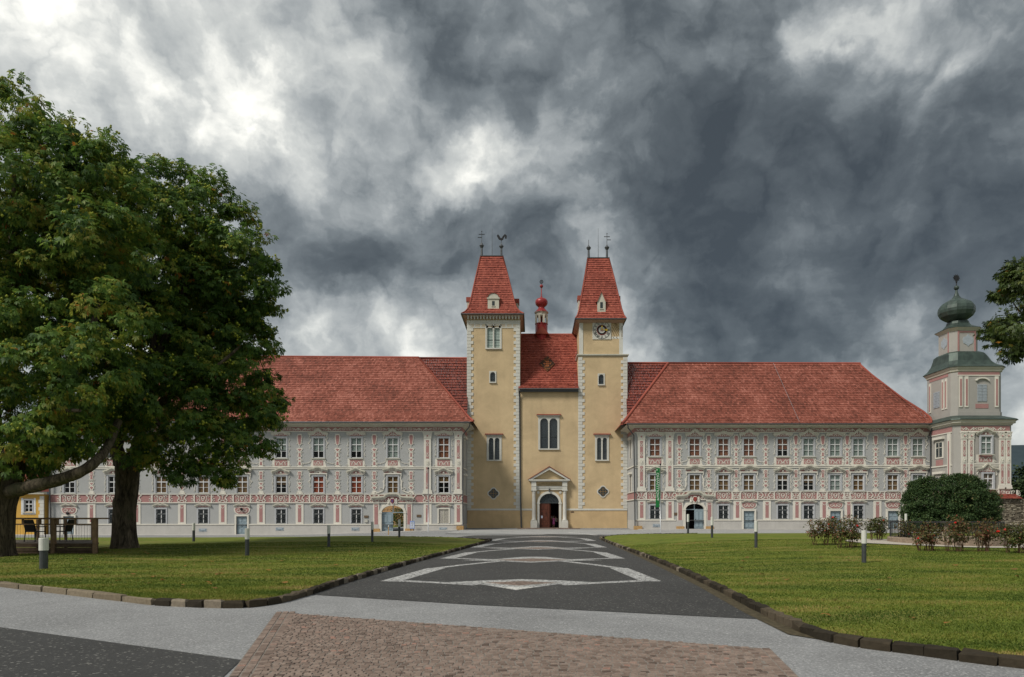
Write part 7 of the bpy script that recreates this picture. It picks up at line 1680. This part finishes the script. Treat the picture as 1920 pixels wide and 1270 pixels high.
rail(xL_, dxr + .45, dyf - .03, top + 1.02, .06, .07); rail(xL_, dxr, dyf - .03, top + .78, .05, .035); rail(xL_, DXR(yb_), yb_ - .1, top + .98, .05, .05); rail(xL_, DXR(yb_), yb_ - .1, top + .72, .045, .03)
mb = MB(); mb.slab([(dxr - .08, dyf), (dxr - .02, dyf), (DXR(yb_) - .02, yb_), (DXR(yb_) - .08, yb_)], top + .96, top + 1.01); part('rail', mb, 'wood_rail', deck)
x = xL_ + .5; 
while x < dxr: mb = MB(); mb.box(x - .035, x + .035, dyf - .06, dyf - .01, top + .80, top + .99); part('rail_strut', mb, 'wood_rail', deck); x += .72
wire = MB(); wire.tube([(0, 0, .03), (0, 0, .72)], .006, 4); wme = wire.mesh('railing_wire', ['iron_dark']); x = xL_
while x < DXR(yb_) - .1: put('railing_wire', wme, deck, (x, yb_ - .1, top)); x += .13
def chair(loc, rz, label, solid):
    t = thing('garden_chair', label, 'chair', loc, 'chairs on the terrace', rz)
    for sx in (-1, 1):
        mb = MB(); mb.tube([(sx * .27, -.26, 0), (sx * .27, -.24, .64)], .02, 6); local('front_leg', mb, 'chair_frame', t); mb = MB(); mb.tube([(sx * .27, .28, 0), (sx * .27, .22, .45), (sx * .26, .26, .66), (sx * .25, .36, .95)], .02, 6); local('rear_leg', mb, 'chair_frame', t)
        mb = MB(); mb.box(sx * .27 - .03, sx * .27 + .03, -.28, .26, .63, .67); local('armrest', mb, 'chair_frame', t)
    mb = MB(); mb.box(-.27, .27, -.26, .25, .42, .46); local('seat', mb, 'chair_black', t)
    mb = MB(); mb.add([(-.25, .22, .46), (.25, .22, .46), (.25, .36, .96), (-.25, .36, .96), (-.25, .25, .46), (.25, .25, .46), (.25, .39, .96), (-.25, .39, .96)], [(0, 1, 2, 3), (4, 7, 6, 5), (3, 2, 6, 7), (0, 4, 5, 1), (0, 3, 7, 4), (1, 5, 6, 2)]); local('backrest', mb, 'chair_black', t)
chair((PX(66, 30.2), 30.2, top), R(170), 'black garden chair with its back to the viewer, left of the two', True); chair((PX(118, 30.6), 30.6, top), R(-82), 'black armchair seen from the side, right of the two on the terrace', False)

# ------------------------------------------------------------------ yellow house at the far left
YH = 78.55; yh = thing('yellow_house', 'small ochre yellow house with white window behind the left tree', 'house', (PX(50, YH), YH, -.6)); xa, xb = PX(-60, YH), PX(82, YH); zt = PZ(927, YH)
wx = PX(53.5, YH); mb = MB(); wall(mb, xa, xb, -1.2, zt, YH, [(wx - .45, wx + .45, PZ(960, YH), PZ(938, YH))], .2); mb.add([(xb, YH, -1.2), (xb, 84, -1.2), (xb, 84, zt), (xb, YH, zt)], [(0, 1, 2, 3)]); part('wall', mb, 'house_yellow', yh)
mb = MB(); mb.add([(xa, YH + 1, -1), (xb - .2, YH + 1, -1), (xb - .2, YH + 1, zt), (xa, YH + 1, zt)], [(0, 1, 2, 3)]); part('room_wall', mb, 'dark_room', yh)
window(yh, wx, YH, PZ(960, YH), .90, PZ(938, YH) - PZ(960, YH), None)
mb = MB(); wpx0, wpx1 = wx - .82, wx + .82; zz0, zz1 = PZ(965, YH), PZ(934, YH)
for a, b, c, d in ((wpx0, wx - .62, zz0, zz1), (wx + .62, wpx1, zz0, zz1), (wx - .62, wx + .62, PZ(936.5, YH) + .16, zz1), (wx - .62, wx + .62, zz0, PZ(960, YH) - .14)): mb.box(a, b, YH - .03, YH + .02, c, d)
part('window_surround', mb, 'window_white', yh)
z = -.8; k = 0
while z < zt - .3: mb = MB(); mb.box(xb - (.55 if k % 2 else .42), xb + .04, YH - .06, YH + .05, z, z + .40); part('quoin_stone', mb, 'quoin_white', yh); z += .42; k += 1
mb = MB(); mb.box(xa - .3, xb + .3, YH - .45, YH + .1, zt, zt + .25); part('cornice', mb, 'cornice_buff', yh)
mb = MB(); tiles(mb, [((xa - .4, YH - .55, zt + .28), (xb + .35, YH - .55, zt + .28)), ((xa, YH + 4, zt + 3.6), (xb - 3.5, YH + 4, zt + 3.6))], .21, .34, .05, 0, 51); mb.add([(xb + .35, YH - .55, zt + .28), (xb + .35, YH + 8, zt + .28), (xb - 3.5, YH + 4, zt + 3.6)], [(0, 1, 2)]); o = part('roof', mb, 'roof_tile_bright', yh); o['kind'] = 'stuff'

# ------------------------------------------------------------------ rubble wall below the corner tower
sw = thing('rubble_wall', 'rough rubble stone wall below the corner tower at the right edge', 'wall', (50, 72.6, 0)); mb = MB(); xq0, xq1 = 46.2, 62.0; zq = PZ(935.5, 72.6)
mb.box(xq0, xq1, 72.72, 74.3, -.4, zq - .02); part('core', mb, 'plaque_bronze', sw)
rg = random.Random(77); z = -.2; cells = []
while z < zq - .12:
    h = rg.uniform(.13, .26); h = min(h, zq - z); x = xq0
    while x < xq1:
        w = rg.uniform(.14, .46); cells.append((x, min(x + w, xq1), z, z + h)); x += w
    z += h
cells.sort(key=lambda c: -1 if PX(1855, 72.6) < c[0] < PX(1925, 72.6) else 0); rest = MB()
for i, (a, b, c, d) in enumerate(cells):
    m_ = MB() if i < 230 else rest; g = .025; ja = lambda: rg.uniform(-.045, .045); y0 = 72.62 + rg.uniform(-.04, .05)
    m_.add([(a + .01, 72.75, c + .01), (b - .01, 72.75, c + .01), (b - .01, 72.75, d - .01), (a + .01, 72.75, d - .01), (a + g + ja(), y0, c + g + ja()), (b - g + ja(), y0 + ja(), c + g + ja()), (b - g + ja(), y0, d - g + ja()), (a + g + ja(), y0 + ja(), d - g + ja())], [(0, 1, 5, 4), (1, 2, 6, 5), (2, 3, 7, 6), (3, 0, 4, 7), (4, 5, 6, 7)], 0, rg.random())
    if i < 230: part('stone', m_, 'rubble_stone', sw)
if rest.v: o = part('stones', rest, 'rubble_stone', sw); o['kind'] = 'stuff'
mb = MB(); tiles(mb, [((xq0 - .1, 72.35, zq + .02), (PX(1917, 72.4), 72.35, zq + .02)), ((xq0 - .1, 73.9, zq + .55), (PX(1903, 73.9), 73.9, zq + .55))], .21, .3, .05, 0, 61); o = part('tile_coping', mb, 'roof_tile_bright', sw); o['kind'] = 'stuff'

# ------------------------------------------------------------------ trees and hills beyond
def far_tree(x, Y, ytop, wpx, label, seed, name='dark_tree'):
    k = Y / F; h = PZ(ytop, Y); p = (PX(x, Y), Y, -.1); w = wpx * k; t = thing(name, label, 'tree', p, 'trees beyond the corner tower')
    mb = MB(); mb.tube([p, (p[0], Y, h * .6)], [.3, .1], 8); part('trunk', mb, 'bark', t)
    P, Nn, C, rs = crown_points([((p[0], Y, h * .55), (w * .5, w * .5, h * .42), 2.0), ((p[0] - w * .2, Y, h * .4), (w * .4, w * .4, h * .3), 1.2), ((p[0] + w * .2, Y, h * .72), (w * .3, w * .3, h * .25), 1.0)], 40, 16, .8, seed)
    put('crown', leaf_mesh('crown', P - np.array(p), Nn, .5, 'forest_leaf', np.clip(rs.normal(.45, .25, len(P)) + C, 0, 1), 'single', .2, seed), t, p)
far_tree(1916, 125, 868, 34, 'dark tree right behind the corner tower at the right edge', 71); far_tree(1945, 118, 880, 44, 'dark tree farthest right beyond the corner tower', 72)
far_tree(1912, 105, 905, 24, 'low dark tree in front of the others beyond the corner tower', 73)
b_ = thing('court_shrub', 'round green shrub on the court lawn behind the left gateway', 'shrub', (PX(753, 112), 112, -.3)); P, Nn, C, rs = crown_points([((PX(753, 112), 112, 1.3), (1.8, 1.5, 1.5), 2.5)], 60, 16, .3, 81); put('foliage', leaf_mesh('foliage', P - np.array(WLOC[b_.name]), Nn, .2, 'maple_leaf', np.clip(rs.normal(.5, .2, len(P)), 0, 1), 'single', .1, 4), b_, WLOC[b_.name])
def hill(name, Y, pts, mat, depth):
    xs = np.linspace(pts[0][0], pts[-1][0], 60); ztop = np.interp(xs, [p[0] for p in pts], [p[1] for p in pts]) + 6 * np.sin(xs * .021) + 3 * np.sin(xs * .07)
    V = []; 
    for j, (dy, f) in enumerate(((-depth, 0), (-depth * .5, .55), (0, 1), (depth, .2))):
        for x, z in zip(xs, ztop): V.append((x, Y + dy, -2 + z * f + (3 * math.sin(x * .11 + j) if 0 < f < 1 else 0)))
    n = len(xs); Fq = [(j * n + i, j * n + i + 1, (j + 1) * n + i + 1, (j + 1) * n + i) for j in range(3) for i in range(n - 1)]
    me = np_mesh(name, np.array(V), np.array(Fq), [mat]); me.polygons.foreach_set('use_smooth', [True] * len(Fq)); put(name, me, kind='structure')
hill('hills', 1100, [(-2400, 60), (-900, 50), (0, 40), (420, 60), (620, 95), (800, 118), (1000, 130), (1500, 100), (2600, 70)], 'hill_forest_hazed', 260)

# ------------------------------------------------------------------ two people in the church doorway
def person(loc, h, rz, label, top_mat, low_mat, arms, skirt=True):
    t = thing('person', label, 'person', loc, None, rz); k = h / 1.7
    J = {'pel': (0, 0, .92), 'sp': (0, 0, 1.15), 'ch': (0, -.01, 1.34), 'nk': (0, 0, 1.47), 'hd': (0, -.02, 1.60), 'ht': (0, 0, 1.69)}
    E = [('pel', 'sp'), ('sp', 'ch'), ('ch', 'nk'), ('nk', 'hd'), ('hd', 'ht')]; Rd = {'pel': .13, 'sp': .105, 'ch': .13, 'nk': .05, 'hd': .088, 'ht': .06}
    for s, n in ((-1, 'l'), (1, 'r')):
        J.update({n + 'hip': (s * .09, 0, .86), n + 'kn': (s * .10, -.03, .48), n + 'an': (s * .10, .02, .09), n + 'to': (s * .11, -.12, .04), n + 'sh': (s * .19, 0, 1.39)}); e, w = arms[n]; J.update({n + 'el': e, n + 'wr': w, n + 'ha': tuple(w[i] + (w[i] - e[i]) * .32 for i in range(3))})
        E += [('pel', n + 'hip'), (n + 'hip', n + 'kn'), (n + 'kn', n + 'an'), (n + 'an', n + 'to'), ('ch', n + 'sh'), (n + 'sh', n + 'el'), (n + 'el', n + 'wr'), (n + 'wr', n + 'ha')]
        Rd.update({n + 'hip': .085, n + 'kn': .055, n + 'an': .036, n + 'to': .03, n + 'sh': .055, n + 'el': .04, n + 'wr': .028, n + 'ha': .022})
    names = list(J); me = bpy.data.meshes.new('body'); me.from_pydata([tuple(c * k for c in J[n]) for n in names], [(names.index(a), names.index(b)) for a, b in E], []); me.materials.append(M['skin'])
    o = bpy.data.objects.new('body', me); COL.objects.link(o); o.parent = t; sm = o.modifiers.new('skin', 'SKIN'); sv = me.skin_vertices[0].data
    for i, n in enumerate(names): sv[i].radius = (Rd[n] * k, Rd[n] * k)
    sv[0].use_root = True; o.modifiers.new('sub', 'SUBSURF').levels = 1; o.modifiers['sub'].render_levels = 2
    mb = MB(); mb.lathe([(.10 * k, 1.46 * k), (.20 * k, 1.42 * k), (.175 * k, 1.25 * k), (.15 * k, 1.10 * k), (.18 * k, .92 * k)], (0, 0, 0), 14); local('top', mb, top_mat, t, smooth=True)
    mb = MB()
    if skirt: mb.lathe([(.175 * k, .95 * k), (.21 * k, .80 * k), (.20 * k, .50 * k)], (0, 0, 0), 14)
    else:
        for s in (-1, 1): mb.tube([(s * .09 * k, 0, .93 * k), (s * .10 * k, -.02 * k, .5 * k), (s * .10 * k, .02 * k, .10 * k)], [.125 * k, .085 * k, .07 * k], 10)
    local('skirt' if skirt else 'trousers', mb, low_mat, t, smooth=True)
    mb = MB(); mb.lathe([(.03 * k, 1.735 * k), (.085 * k, 1.70 * k), (.105 * k, 1.62 * k), (.10 * k, 1.52 * k), (.06 * k, 1.46 * k)], (0, .025 * k, 0), 12); local('hair', mb, 'hair_dark', t, smooth=True)
    mb = MB(); mb.prism([(-.012, 1.585), (.012, 1.585), (0, 1.62)], -.135, -.10)
    for s in (-1, 1): mb.ball((s * .033, -.098, 1.625), .011, 5, 1)
    mb.box(-.025, .025, -.108, -.09, 1.552, 1.558, 2); mb.v = [tuple(c * k for c in v) for v in mb.v]; local('face', mb, ['skin', 'hair_dark', 'rose_pink'], t)
person((PX(1038, 86), 86.0, .055), 1.38, R(20), 'person in a pink dress standing in the church doorway with raised arms', 'cloth_pink', 'cloth_pink', {'l': ((-.36, -.10, 1.36), (-.26, -.12, 1.56)), 'r': ((.34, -.12, 1.34), (.24, -.14, 1.52))})
person((PX(1042.3, 86.6), 86.6, .055), 1.42, R(-10), 'person in white top and dark trousers behind the pink figure in the doorway', 'cloth_white', 'cloth_dark', {'l': ((-.28, -.02, 1.14), (-.22, -.14, .95)), 'r': ((.28, -.02, 1.14), (.24, -.12, .94))}, False)
